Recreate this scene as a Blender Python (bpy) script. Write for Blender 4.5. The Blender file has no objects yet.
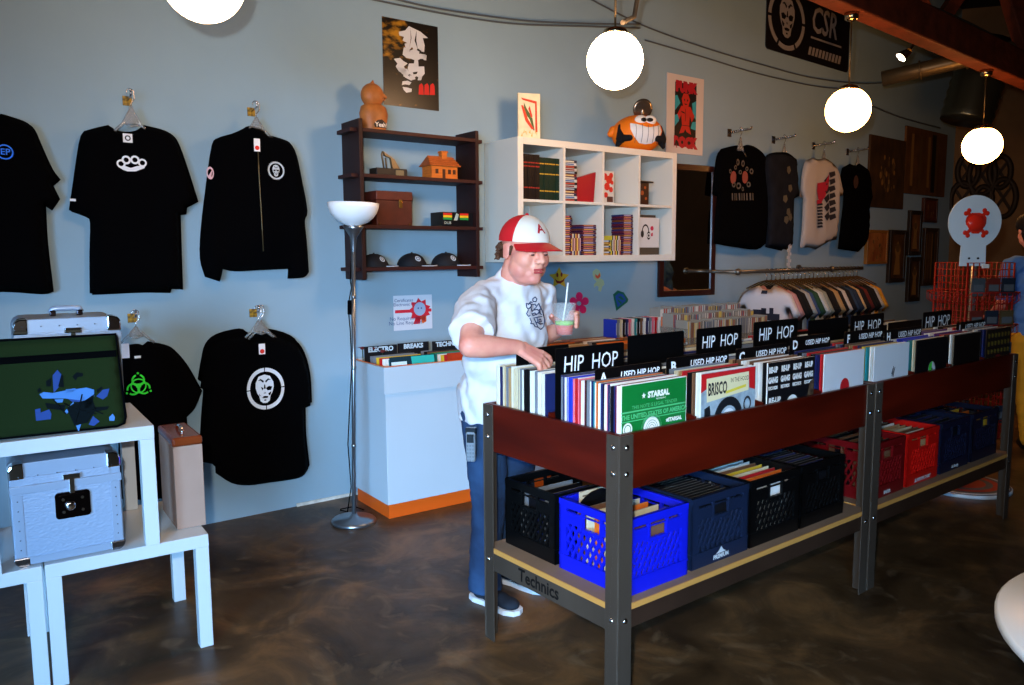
import bpy, bmesh, math, random
from mathutils import Vector, Matrix, noise
from mathutils.geometry import delaunay_2d_cdt
from mathutils.bvhtree import BVHTree
R = random.Random(11)
SC = bpy.context.scene
COL = SC.collection
PI = math.pi

# ------------------------------------------------------------------ camera
FPX = 784.0; CX, CY = 512.0, 342.5; EYE = Vector((0, 0, 1.53))
ROLL = math.atan2(-9, 1626)
_hy = 258 + (CX+106)*math.tan(ROLL)
PITCH = math.atan((CY-_hy)*math.cos(ROLL)/FPX)
FWD = Vector((0, math.cos(PITCH), -math.sin(PITCH)))
UP0 = Vector((0, math.sin(PITCH), math.cos(PITCH))); RT0 = Vector((1, 0, 0))
_c, _s = math.cos(ROLL), math.sin(ROLL)
RT = _c*RT0 + _s*UP0
DN = _s*RT0 - _c*UP0
cam_d = bpy.data.cameras.new('camera'); cam = bpy.data.objects.new('camera', cam_d); COL.objects.link(cam)
cam_d.sensor_fit = 'HORIZONTAL'; cam_d.sensor_width = 36; cam_d.lens = FPX/1024*36; cam_d.clip_start = .05
M_ = Matrix((RT, -DN, -FWD)).transposed().to_4x4(); M_.translation = EYE
cam.matrix_world = M_
SC.camera = cam

# ------------------------------------------------------------------ world, lights, exposure
w = bpy.data.worlds.new('world'); SC.world = w; w.use_nodes = True
w.node_tree.nodes['Background'].inputs[0].default_value = (.30, .45, .75, 1)
w.node_tree.nodes['Background'].inputs[1].default_value = .25
SC.view_settings.view_transform = 'Standard'; SC.view_settings.look = 'None'
SC.view_settings.gamma = 1; SC.view_settings.use_curve_mapping = False
SC.view_settings.exposure = 0.0
def light(name, kind, loc, power, color, size=.1, target=None, size_y=None, spot=None, blend=.5):
    l = bpy.data.lights.new(name, kind); l.energy = power; l.color = color
    if kind == 'AREA':
        l.size = size
        if size_y: l.shape = 'RECTANGLE'; l.size_y = size_y
    else: l.shadow_soft_size = size
    if spot: l.spot_size = spot; l.spot_blend = blend
    o = bpy.data.objects.new(name, l); COL.objects.link(o); o.location = loc
    if target is not None:
        o.rotation_euler = (Vector(target)-Vector(loc)).to_track_quat('-Z', 'Y').to_euler()
    return o
# daylight through the shop windows behind and left of the photographer, and the flash on the camera
light('daylight_side', 'AREA', (-4.6, .3, 1.4), 14, (.42, .68, 1.0), 2.2, (-1.9, 4.3, .7), 1.7)
dl_ = light('daylight_front', 'AREA', (-1.2, -3.7, 1.6), 98, (.27, .58, 1.0), 2.6, (-.35, 4.8, -.3), 1.6); dl_.data.spread = math.radians(48)
light('camera_flash', 'SPOT', (-.10, -.05, 1.68), 365, (1.0, .95, .90), .03, (.05, 3.5, 1.20), spot=math.radians(95), blend=.9)

# ------------------------------------------------------------------ helpers
def ray(px, py):
    return (FWD*FPX + RT*(px-CX) + DN*(py-CY)).normalized()
class Fr:
    def __init__(s, o, a):
        s.o = Vector(o); s.a = a
        s.u = Vector((math.cos(a), math.sin(a), 0)); s.v = Vector((-math.sin(a), math.cos(a), 0))
    def loc(s, p):
        d = Vector(p)-s.o; return Vector((d.dot(s.u), d.dot(s.v), d.z))
    def w(s, x, y, z): return s.o + s.u*x + s.v*y + Vector((0, 0, z))
    def hit(s, px, py, ax, val):
        o = s.loc(EYE); r = ray(px, py); d = Vector((r.dot(s.u), r.dot(s.v), r.z))
        i = 'xyz'.index(ax); t = (val-o[i])/d[i]; return o + d*t
    def sub(s, x, y, z=0, da=0): return Fr(s.w(x, y, z), s.a+da)
def at_z(px, py, z=0):
    r = ray(px, py); return EYE + r*((z-EYE.z)/r.z)
def at_y(px, py, Y):
    r = ray(px, py); return EYE + r*(Y/r.y)
def lin(h):
    h = h.lstrip('#'); v = [int(h[i:i+2], 16)/255 for i in (0, 2, 4)]
    return tuple((c/12.92 if c <= .04045 else ((c+.055)/1.055)**2.4) for c in v) + (1,)
_m = {}
def mat(hexc, rough=.5, metal=0, var=0, scale=8, bump=0, bscale=None, emit=0, spec=.3, trans=0, alpha=1, stretch=None, name=None, c2=None, sheen=0):
    key = (hexc, rough, metal, var, scale, bump, bscale, emit, spec, trans, alpha, stretch, c2, sheen)
    if key in _m: return _m[key]
    m = bpy.data.materials.new(name or 'mat_'+hexc.strip('#')); m.use_nodes = True
    nt = m.node_tree; b = nt.nodes['Principled BSDF']; L = nt.links.new
    c = lin(hexc)
    b.inputs['Base Color'].default_value = c
    b.inputs['Roughness'].default_value = rough; b.inputs['Metallic'].default_value = metal
    b.inputs['Specular IOR Level'].default_value = spec
    if trans: b.inputs['Transmission Weight'].default_value = trans
    if alpha < 1: b.inputs['Alpha'].default_value = alpha
    if sheen: b.inputs['Sheen Weight'].default_value = sheen
    if emit:
        b.inputs['Emission Color'].default_value = c; b.inputs['Emission Strength'].default_value = emit
    if var or bump or c2:
        tc = nt.nodes.new('ShaderNodeTexCoord'); mp = nt.nodes.new('ShaderNodeMapping'); L(tc.outputs['Object'], mp.inputs[0])
        if stretch: mp.inputs['Scale'].default_value = stretch
        if var or c2:
            n = nt.nodes.new('ShaderNodeTexNoise'); n.inputs['Scale'].default_value = scale; n.inputs['Detail'].default_value = 6
            L(mp.outputs[0], n.inputs['Vector'])
            r = nt.nodes.new('ShaderNodeValToRGB'); L(n.outputs[0], r.inputs[0])
            d = lin(c2) if c2 else tuple(x*(1-var) for x in c[:3])+(1,)
            e = c if c2 else tuple(min(1, x*(1+var)) for x in c[:3])+(1,)
            r.color_ramp.elements[0].position = .32; r.color_ramp.elements[0].color = d
            r.color_ramp.elements[1].position = .68; r.color_ramp.elements[1].color = e
            L(r.outputs[0], b.inputs['Base Color'])
        if bump:
            n2 = nt.nodes.new('ShaderNodeTexNoise'); n2.inputs['Scale'].default_value = bscale or 60; n2.inputs['Detail'].default_value = 4
            L(mp.outputs[0], n2.inputs['Vector'])
            bp = nt.nodes.new('ShaderNodeBump'); bp.inputs['Strength'].default_value = bump; bp.inputs['Distance'].default_value = .01
            L(n2.outputs[0], bp.inputs['Height']); L(bp.outputs[0], b.inputs['Normal'])
    _m[key] = m; return m

_txt = {}
def text2d(s, size, bold=0, shear=0):
    k = (s, size, bold, shear)
    if k in _txt: return _txt[k]
    c = bpy.data.curves.new('t', 'FONT'); c.body = s; c.size = size; c.align_x = 'CENTER'; c.align_y = 'CENTER'; c.offset = bold; c.shear = shear
    c.resolution_u = 2
    o = bpy.data.objects.new('t', c); COL.objects.link(o)
    dg = bpy.context.evaluated_depsgraph_get(); dg.update()
    me = bpy.data.meshes.new_from_object(o.evaluated_get(dg))
    r = ([v.co.copy() for v in me.vertices], [list(p.vertices) for p in me.polygons])
    bpy.data.objects.remove(o); bpy.data.meshes.remove(me); bpy.data.curves.remove(c)
    _txt[k] = r; return r

class MB:
    def __init__(s): s.v = []; s.f = []; s.m = []; s.sm = []
    def add(s, vs, fs, m=0, smooth=False):
        b = len(s.v); s.v += [Vector(p) for p in vs]
        for f in fs: s.f.append([i+b for i in f]); s.m.append(m); s.sm.append(smooth)
        return s
    def box(s, x0, x1, y0, y1, z0, z1, m=0, c=0):
        if c:
            return s.cbox(x0, x1, y0, y1, z0, z1, m, c)
        vs = [(x, y, z) for x in (x0, x1) for y in (y0, y1) for z in (z0, z1)]
        return s.add(vs, [(0,1,3,2),(4,6,7,5),(0,4,5,1),(2,3,7,6),(0,2,6,4),(1,5,7,3)], m)
    def cbox(s, x0, x1, y0, y1, z0, z1, m, c):
        # box with small chamfers
        bm = bmesh.new(); bmesh.ops.create_cube(bm, size=1)
        for v in bm.verts: v.co = Vector(((x0+x1)/2+v.co.x*(x1-x0), (y0+y1)/2+v.co.y*(y1-y0), (z0+z1)/2+v.co.z*(z1-z0)))
        bmesh.ops.bevel(bm, geom=list(bm.edges), offset=c, segments=2, affect='EDGES', profile=.5)
        bm.verts.index_update(); s.add([v.co for v in bm.verts], [[v.index for v in f.verts] for f in bm.faces], m); bm.free(); return s
    def obox(s, c, ax, h, m=0):
        c = Vector(c); vs = [c+ax[0]*h[0]*i+ax[1]*h[1]*j+ax[2]*h[2]*k for i in (-1, 1) for j in (-1, 1) for k in (-1, 1)]
        return s.add(vs, [(0,1,3,2),(4,6,7,5),(0,4,5,1),(2,3,7,6),(0,2,6,4),(1,5,7,3)], m)
    def bar(s, a, b, w, h, m=0, up=(0, 0, 1)):
        a, b = Vector(a), Vector(b); d = (b-a); L = d.length; d.normalize()
        sd = d.cross(Vector(up))
        if sd.length < 1e-4: sd = d.cross(Vector((0, 1, 0)))
        sd.normalize(); u = sd.cross(d)
        return s.obox((a+b)/2, (d, sd, u), (L/2, w/2, h/2), m)
    def tube(s, pts, r, n=8, m=0, cap=True):
        pts = [Vector(p) for p in pts]; rs = r if isinstance(r, (list, tuple)) else [r]*len(pts)
        vs = []; prev = None
        for i, p in enumerate(pts):
            d = (pts[min(i+1, len(pts)-1)]-pts[max(i-1, 0)]).normalized()
            if prev is None:
                a = d.cross(Vector((0, 0, 1)))
                if a.length < 1e-3: a = d.cross(Vector((1, 0, 0)))
            else: a = prev - d*prev.dot(d)
            a.normalize(); prev = a; b = d.cross(a)
            vs += [p+(a*math.cos(2*PI*k/n)+b*math.sin(2*PI*k/n))*rs[i] for k in range(n)]
        fs = [(i*n+k, i*n+(k+1)%n, (i+1)*n+(k+1)%n, (i+1)*n+k) for i in range(len(pts)-1) for k in range(n)]
        s.add(vs, fs, m, True)
        if cap: s.add(vs[:n], [list(range(n))[::-1]], m); s.add(vs[-n:], [list(range(n))], m)
        return s
    def lathe(s, prof, c=(0, 0, 0), n=24, m=0, ax='z', smooth=True):
        c = Vector(c); vs = []
        for r, z in prof:
            for k in range(n):
                x, y = r*math.cos(2*PI*k/n), r*math.sin(2*PI*k/n)
                vs.append(c+(Vector((x, y, z)) if ax == 'z' else Vector((x, -z, y)) if ax == 'y' else Vector((z, x, y))))
        fs = [(i*n+k, i*n+(k+1)%n, (i+1)*n+(k+1)%n, (i+1)*n+k) for i in range(len(prof)-1) for k in range(n)]
        s.add(vs, fs, m, smooth)
        return s
    def disc(s, c, r, h, n=24, m=0, ax='z'):
        return s.lathe([(0.0001, 0), (r, 0), (r, h), (.0001, h)], c, n, m, ax, False)
    def ell(s, c, r, rot=None, n=16, m=0):
        c = Vector(c); h = n//2; vs = []
        r = Vector(r) if not isinstance(r, (int, float)) else Vector((r, r, r))
        for i in range(h+1):
            t = PI*i/h
            for k in range(n):
                p = Vector((r.x*math.sin(t)*math.cos(2*PI*k/n), r.y*math.sin(t)*math.sin(2*PI*k/n), r.z*math.cos(t)))
                if i in (0, h): p = Vector((0, 0, r.z*math.cos(t)))
                vs.append(c+(rot @ p if rot else p))
        fs = [(i*n+k, (i+1)*n+k, (i+1)*n+(k+1)%n, i*n+(k+1)%n) for i in range(h) for k in range(n)]
        return s.add(vs, fs, m, True)
    def cap(s, a, b, ra, rb, n=14, m=0):
        # tapered capsule
        a, b = Vector(a), Vector(b); d = (b-a); L = d.length
        if L < 1e-6: return s.ell(a, ra)
        d.normalize(); pts = []; rs = []
        for t in (-.999, -.8, -.45, 0): pts.append(a+d*ra*t); rs.append(ra*math.sqrt(max(0, 1-t*t)))
        for t in (0, .45, .8, .999): pts.append(b+d*rb*t); rs.append(rb*math.sqrt(max(0, 1-t*t)))
        return s.tube(pts, rs, n, m)
    def prism(s, poly, y0, y1, m=0, msides=None):
        n = len(poly); vs = [(x, y0, z) for x, z in poly]+[(x, y1, z) for x, z in poly]
        s.add(vs, [list(range(n)), list(range(2*n-1, n-1, -1))], m)
        return s.add(vs, [(i, i+n, (i+1)%n+n, (i+1)%n) for i in range(n)], m if msides is None else msides)
    def flat(s, poly, fn, m=0):
        # polygon of (x, z) laid on the surface y = fn(x, z)
        return s.add([(x, fn(x, z), z) for x, z in poly], [list(range(len(poly)))], m)
    def text(s, st, size, o, ux=(1, 0, 0), uy=(0, 0, 1), m=0, bold=0, shear=0, fn=None, sx=1):
        vs, fs = text2d(st, size, bold, shear); o = Vector(o); ux = Vector(ux); uy = Vector(uy); out = []
        for v in vs:
            p = o+ux*v.x*sx+uy*v.y
            if fn: p.y = fn(p.x, p.z)
            out.append(p)
        return s.add(out, fs, m)
    def ring(s, cx, cz, r0, r1, fn, m=0, n=32, a0=0, a1=2*PI, ex=1):
        k = n; vs = []
        for i in range(k+1):
            a = a0+(a1-a0)*i/k
            for r in (r0, r1):
                x, z = cx+r*math.cos(a)*ex, cz+r*math.sin(a); vs.append((x, fn(x, z), z))
        return s.add(vs, [(2*i, 2*i+1, 2*i+3, 2*i+2) for i in range(k)], m)
    def dot(s, cx, cz, r, fn, m=0, n=20, ex=1):
        return s.flat([(cx+r*ex*math.cos(2*PI*i/n), cz+r*math.sin(2*PI*i/n)) for i in range(n)], fn, m)
    def mesh(s, name):
        me = bpy.data.meshes.new(name); me.from_pydata([tuple(v) for v in s.v], [], s.f); me.update()
        for p, mi, sm in zip(me.polygons, s.m, s.sm): p.material_index = mi; p.use_smooth = sm
        return me

def props(o, label=None, cat=None, group=None, kind=None):
    if label: o['label'] = label
    if cat: o['category'] = cat
    if group: o['group'] = group
    if kind: o['kind'] = kind
    return o
def obj(name, mb, mats, parent=None, fr=None, bevel=0, fixn=True, **kw):
    me = mb if isinstance(mb, bpy.types.Mesh) else mb.mesh(name)
    if fixn and not isinstance(mb, bpy.types.Mesh):
        bm = bmesh.new(); bm.from_mesh(me)
        if kw.pop('weld', True) is True: bmesh.ops.remove_doubles(bm, verts=bm.verts, dist=1e-6)
        bmesh.ops.recalc_face_normals(bm, faces=bm.faces); bm.to_mesh(me); bm.free()
    kw.pop('weld', None)
    for m in (mats if isinstance(mats, (list, tuple)) else [mats]): me.materials.append(m)
    o = bpy.data.objects.new(name, me); COL.objects.link(o)
    if parent: o.parent = parent
    if fr: o.location = fr.o; o.rotation_euler = (0, 0, fr.a)
    if bevel:
        b = o.modifiers.new('b', 'BEVEL'); b.width = bevel; b.segments = 2; b.limit_method = 'ANGLE'
    return props(o, **kw)
def thing(name, fr, label, cat, group=None):
    o = bpy.data.objects.new(name, None); COL.objects.link(o); o.empty_display_size = .05
    o.location = fr.o; o.rotation_euler = (0, 0, fr.a)
    return props(o, label, cat, group)
def copy_tree(o, parent=None):
    c = o.copy(); COL.objects.link(c)
    if parent: c.parent = parent
    for ch in list(o.children): copy_tree(ch, c)
    return c
def bake(mb, voxel, smooth=4, disp=None, name='b'):
    me = mb.mesh(name); o = bpy.data.objects.new(name, me); COL.objects.link(o)
    r = o.modifiers.new('r', 'REMESH'); r.mode = 'VOXEL'; r.voxel_size = voxel; r.use_smooth_shade = True
    sm = o.modifiers.new('s', 'SMOOTH'); sm.factor = .5; sm.iterations = smooth
    dg = bpy.context.evaluated_depsgraph_get(); dg.update()
    out = bpy.data.meshes.new_from_object(o.evaluated_get(dg)); bpy.data.objects.remove(o)
    if disp:
        ns = [v.normal.copy() for v in out.vertices]
        for v, n in zip(out.vertices, ns): v.co += n*disp(v.co)
    for p in out.polygons: p.use_smooth = True
    out.materials.clear()
    return out
def ordinal(i):
    w_ = ['first','second','third','fourth','fifth','sixth','seventh','eighth','ninth','tenth','eleventh','twelfth','thirteenth','fourteenth','fifteenth','sixteenth','seventeenth','eighteenth','nineteenth','twentieth']
    if i < 20: return w_[i]
    t = {2:'twenty', 3:'thirty', 4:'forty', 5:'fifty', 6:'sixty', 7:'seventy', 8:'eighty', 9:'ninety'}
    i += 1
    if i % 10 == 0: return t[i//10][:-1]+'ieth'
    return t[i//10]+'-'+w_[i % 10-1]
def inflate(outline, step, fn, y_back, edge_y, m=0):
    """closed cushion: front sheet y=fn(x,z,d) inside an outline of (x,z), flat back, thin rim"""
    n = len(outline)
    pts = []
    for i in range(n):
        a, b = Vector(outline[i]), Vector(outline[(i+1) % n]); k = max(1, int((b-a).length/step))
        for j in range(k): pts.append(a+(b-a)*j/k)
    ol = list(pts); no = len(ol)
    xs = [p.x for p in ol]; zs = [p.y for p in ol]
    def dist(p):
        best = 9
        for i in range(no):
            a, b = ol[i], ol[(i+1) % no]; ab = b-a; t = max(0, min(1, (p-a).dot(ab)/max(1e-9, ab.length_squared)))
            best = min(best, (p-a-ab*t).length)
        return best
    x = min(xs)+step/2; r = 0; inner = []
    z = min(zs)+step/2
    while z < max(zs):
        x = min(xs)+step/2*(1+(r % 2))
        while x < max(xs): inner.append(Vector((x, z))); x += step
        z += step*.87; r += 1
    allp = ol+[p for p in inner if dist(p) > step*.45]
    res = delaunay_2d_cdt(allp, [(i, (i+1) % no) for i in range(no)], [], 1, 1e-5)
    V, E_, Fc = res[0], res[1], res[2]
    orig = res[3]; mb = MB()
    ds = [dist(p) for p in V]
    front = [(p.x, (fn(p.x, p.y, d) if d > 1e-4 else edge_y), p.y) for p, d in zip(V, ds)]
    back = [(p.x, (y_back if d > 1e-4 else edge_y), p.y) for p, d in zip(V, ds)]
    nv = len(V)
    mb.add(front, [list(f) for f in Fc], m, True)
    mb.add(back, [list(reversed(f)) for f in Fc], m, True)
    return mb
def crop(ox, oy, sc, pts): return [(ox+x/sc, oy+y/sc) for x, y in pts]

# ------------------------------------------------------------------ setting
A1 = math.radians(36.5); A2 = math.radians(40.5); A3 = math.radians(-18)
WALL = Fr((-1.744, 4.37, 0), A1)
xb = WALL.hit(707, 230, 'y', 0).x                      # where the wall starts to turn
WALL2 = Fr(WALL.w(xb, 0, 0), A2)
xe = WALL2.hit(950, 230, 'y', 0).x                     # far end of the long wall
FAR = Fr(WALL2.w(xe, 0, 0), A3)
HCEIL = 4.6
wl0 = WALL.w(-3.9, 0, 0); wl1 = WALL.w(xb-.25, 0, 0); wl1b = WALL2.w(.3, 0, 0); wl2 = FAR.o.copy(); wl3 = FAR.w(7, 0, 0)
wl1m = (wl1+wl1b)/2 + (WALL.w(xb, 0, 0)-(wl1+wl1b)/2)*.4
fr_ = Vector((9.5, -4.2, 0)); fl_ = Vector((-5.6, -4.2, 0))
m_wall = mat('#8ba4b1', .75, var=.05, scale=1.3, bump=.12, bscale=9, spec=.15)
m_far = mat('#6a5238', .8, var=.22, scale=2.2, bump=.2, bscale=14)
m_shell = mat('#73695d', .8, var=.1, scale=2)
def wall(name, path, z0, z1, m, t=.15, sm=False):
    mb = MB(); n = len(path); out = []
    for i in range(n):
        a, b = path[max(0, i-1)], path[min(n-1, i+1)]; d = (b-a).normalized(); out.append(path[i]+Vector((-d.y, d.x, 0))*t)
    vs = []
    for i in range(n): vs += [path[i]+Vector((0, 0, z0)), path[i]+Vector((0, 0, z1)), out[i]+Vector((0, 0, z0)), out[i]+Vector((0, 0, z1))]
    fs = []
    for i in range(n-1):
        a = 4*i; b = a+4
        fs += [(a, b, b+1, a+1), (a+2, a+3, b+3, b+2), (a+1, b+1, b+3, a+3), (a, a+2, b+2, b)]
    fs += [(0, 1, 3, 2), (4*n-4, 4*n-2, 4*n-1, 4*n-3)]
    mb.add(vs, fs, 0, sm)
    return obj(name, mb, m, kind='structure')
wall('wall_left', [wl0, wl1, wl1m, wl1b, wl2], 0, HCEIL, m_wall)
wall('wall_far', [wl2, wl3], 0, HCEIL, m_far)
wall('wall_right', [wl3, fr_], 0, HCEIL, m_shell)
wall('wall_back', [fr_, fl_], 0, HCEIL, m_shell)
wall('wall_side', [fl_, wl0], 0, HCEIL, m_shell)
hull = [wl0, wl1b, wl2, wl3, fr_, fl_]
def grow(p, k=.12):
    c = Vector((2, 3, 0)); return c+(p-c)*(1+k/(p-c).length*3)
mb = MB(); hp = [grow(p) for p in hull]
mb.add([Vector((p.x, p.y, -.1)) for p in hp]+[Vector((p.x, p.y, 0)) for p in hp], [[5,4,3,2,1,0], [6,7,8,9,10,11]]+[(i, (i+1) % 6, (i+1) % 6+6, i+6) for i in range(6)])
m_floor = bpy.data.materials.new('stained_concrete'); m_floor.use_nodes = True
nt = m_floor.node_tree; b = nt.nodes['Principled BSDF']; L = nt.links.new
tc = nt.nodes.new('ShaderNodeTexCoord')
n1 = nt.nodes.new('ShaderNodeTexNoise'); n1.inputs['Scale'].default_value = 2.4; n1.inputs['Detail'].default_value = 9; n1.inputs['Roughness'].default_value = .62; n1.inputs['Distortion'].default_value = .8
L(tc.outputs['Object'], n1.inputs['Vector'])
r1 = nt.nodes.new('ShaderNodeValToRGB'); L(n1.outputs[0], r1.inputs[0])
e = r1.color_ramp.elements; e[0].position = .3; e[0].color = lin('#261a0e'); e[1].position = .72; e[1].color = lin('#785734')
x_ = r1.color_ramp.elements.new(.5); x_.color = lin('#463420')
n2 = nt.nodes.new('ShaderNodeTexNoise'); n2.inputs['Scale'].default_value = 5; n2.inputs['Detail'].default_value = 8; n2.inputs['Distortion'].default_value = 2
L(tc.outputs['Object'], n2.inputs['Vector'])
r2 = nt.nodes.new('ShaderNodeValToRGB'); L(n2.outputs[0], r2.inputs[0]); r2.color_ramp.elements[0].position = .56; r2.color_ramp.elements[1].position = .8
r2.color_ramp.elements[1].color = (.75, .75, .75, 1)
mx = nt.nodes.new('ShaderNodeMix'); mx.data_type = 'RGBA'; L(r2.outputs[0], mx.inputs[0]); L(r1.outputs[0], mx.inputs[6]); mx.inputs[7].default_value = lin('#746048')
L(mx.outputs[2], b.inputs['Base Color'])
r3 = nt.nodes.new('ShaderNodeMapRange'); r3.inputs[3].default_value = .28; r3.inputs[4].default_value = .55; L(n2.outputs[0], r3.inputs[0]); L(r3.outputs[0], b.inputs['Roughness'])
bp = nt.nodes.new('ShaderNodeBump'); bp.inputs['Strength'].default_value = .08; bp.inputs['Distance'].default_value = .02; L(n1.outputs[0], bp.inputs['Height']); L(bp.outputs[0], b.inputs['Normal'])
b.inputs['Specular IOR Level'].default_value = .25
obj('floor', mb, m_floor, kind='structure')
mb = MB()
mb.add([Vector((p.x, p.y, HCEIL)) for p in hp]+[Vector((p.x, p.y, HCEIL+.1)) for p in hp], [[0,1,2,3,4,5], [11,10,9,8,7,6]]+[(i, (i+1) % 6, (i+1) % 6+6, i+6) for i in range(6)])
obj('ceiling', mb, mat('#1b1815', .9, var=.3, scale=1.5), kind='structure')
# windows behind the photographer
m_white = mat('#e9eef2', .35); m_glass = mat('#d7e8f5', .05, trans=1.0)
for k, (p, a, ww) in enumerate([((-5.2, -1.0, 1.0), 0, 2.6), ((-3.6, -4.12, .9), 0, 3.0)]):
    f = Fr(p, math.atan2((wl0-fl_).y, (wl0-fl_).x) if k == 0 else PI) if k == 0 else Fr(p, 0)
    if k == 0:
        d = (wl0-fl_).normalized(); f = Fr(fl_+d*3.0+Vector((d.y, -d.x, 0))*.04+Vector((0, 0, .8)), math.atan2(d.y, d.x))
    mb = MB()
    for a_, b_ in ((0, .07), (ww-.07, ww), (ww/2-.03, ww/2+.03)): mb.box(a_, b_, -.03, .03, 0, 2.2)
    for a_, b_ in ((0, .07), (2.13, 2.2)): mb.box(.07, ww-.07, -.03, .03, a_, b_)
    wo = obj('window_%d' % (k+1), mb, m_white, fr=f, kind='structure')
    mb = MB(); mb.box(.07, ww-.07, -.005, .005, .07, 2.13); obj('pane', mb, m_glass, wo)
# white skirting debris where the wall meets the floor
mb = MB(); x0 = WALL.hit(296, 506, 'z', 0).x; x1 = WALL.hit(350, 497, 'z', 0).x+.1
mb.box(x0, x1, -.012, 0, 0, .018); obj('trim_1', mb, mat('#c9c4b8', .8, var=.2, scale=30), fr=WALL, kind='structure')

# ------------------------------------------------------------------ lack tables
m_tab = mat('#b3bbc0', .32, var=.02, scale=3)
TA = math.radians(34)
def lack(fr, label, group):
    t = thing('side_table', fr, label, 'table', group)
    mb = MB(); mb.box(0, .55, 0, .55, .405, .455, c=.002); obj('tabletop', mb, m_tab, t)
    for x in (0, .50):
        for y in (0, .50):
            mb = MB(); mb.box(x+.0005, x+.0495, y+.0005, y+.0495, 0, .405, c=.002); obj('leg', mb, m_tab, t)
    return t
c_ = Vector((-1.187, 2.953, 0)); u_ = Vector((math.cos(TA), math.sin(TA), 0)); v_ = Vector((-math.sin(TA), math.cos(TA), 0))
TF1 = Fr(c_-u_*.55, TA); TF2 = Fr(c_-u_*1.108, TA)
lack(TF1, 'white square side table on the floor at the right, carrying the tall tan box', 'white square side tables')
lack(TF2, 'white square side table on the floor, cut by the left edge of the photo', 'white square side tables')
q_ = Vector((-1.325, 2.845, 0)); TF3 = Fr(q_-u_*.55+Vector((0, 0, .456)), TA)
lack(TF3, 'white square side table raised on the two others, carrying the green bag', 'white square side tables')

# ------------------------------------------------------------------ aluminium record cases
m_alu = mat('#8295ac', .38, .25); m_alur = mat('#8b9db4', .3, .3); m_chrome = mat('#e8e8ea', .08, 1.0); m_dkchrome = mat('#3a3236', .15, 1.0)
m_dia = bpy.data.materials.new('checker_plate'); m_dia.use_nodes = True
nt = m_dia.node_tree; b = nt.nodes['Principled BSDF']; b.inputs['Base Color'].default_value = lin('#7f93ac'); b.inputs['Metallic'].default_value = .15; b.inputs['Roughness'].default_value = .4
tc = nt.nodes.new('ShaderNodeTexCoord'); mp = nt.nodes.new('ShaderNodeMapping'); mp.inputs['Rotation'].default_value = (0, math.radians(35), 0); mp.inputs['Scale'].default_value = (1, 1, 2)
vo = nt.nodes.new('ShaderNodeTexVoronoi'); vo.inputs['Scale'].default_value = 75
nt.links.new(tc.outputs['Object'], mp.inputs[0]); nt.links.new(mp.outputs[0], vo.inputs['Vector'])
bp = nt.nodes.new('ShaderNodeBump'); bp.inputs['Strength'].default_value = .3; bp.inputs['Distance'].default_value = .004; nt.links.new(vo.outputs['Distance'], bp.inputs['Height']); nt.links.new(bp.outputs[0], b.inputs['Normal'])
def rrect(x0, x1, z0, z1, r, n=5):
    out = []
    for cx, cz, a in ((x1-r, z0+r, -90), (x1-r, z1-r, 0), (x0+r, z1-r, 90), (x0+r, z0+r, 180)):
        for i in range(n+1):
            t = math.radians(a+90*i/n); out.append((cx+r*math.cos(t), cz+r*math.sin(t)))
    return out
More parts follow.
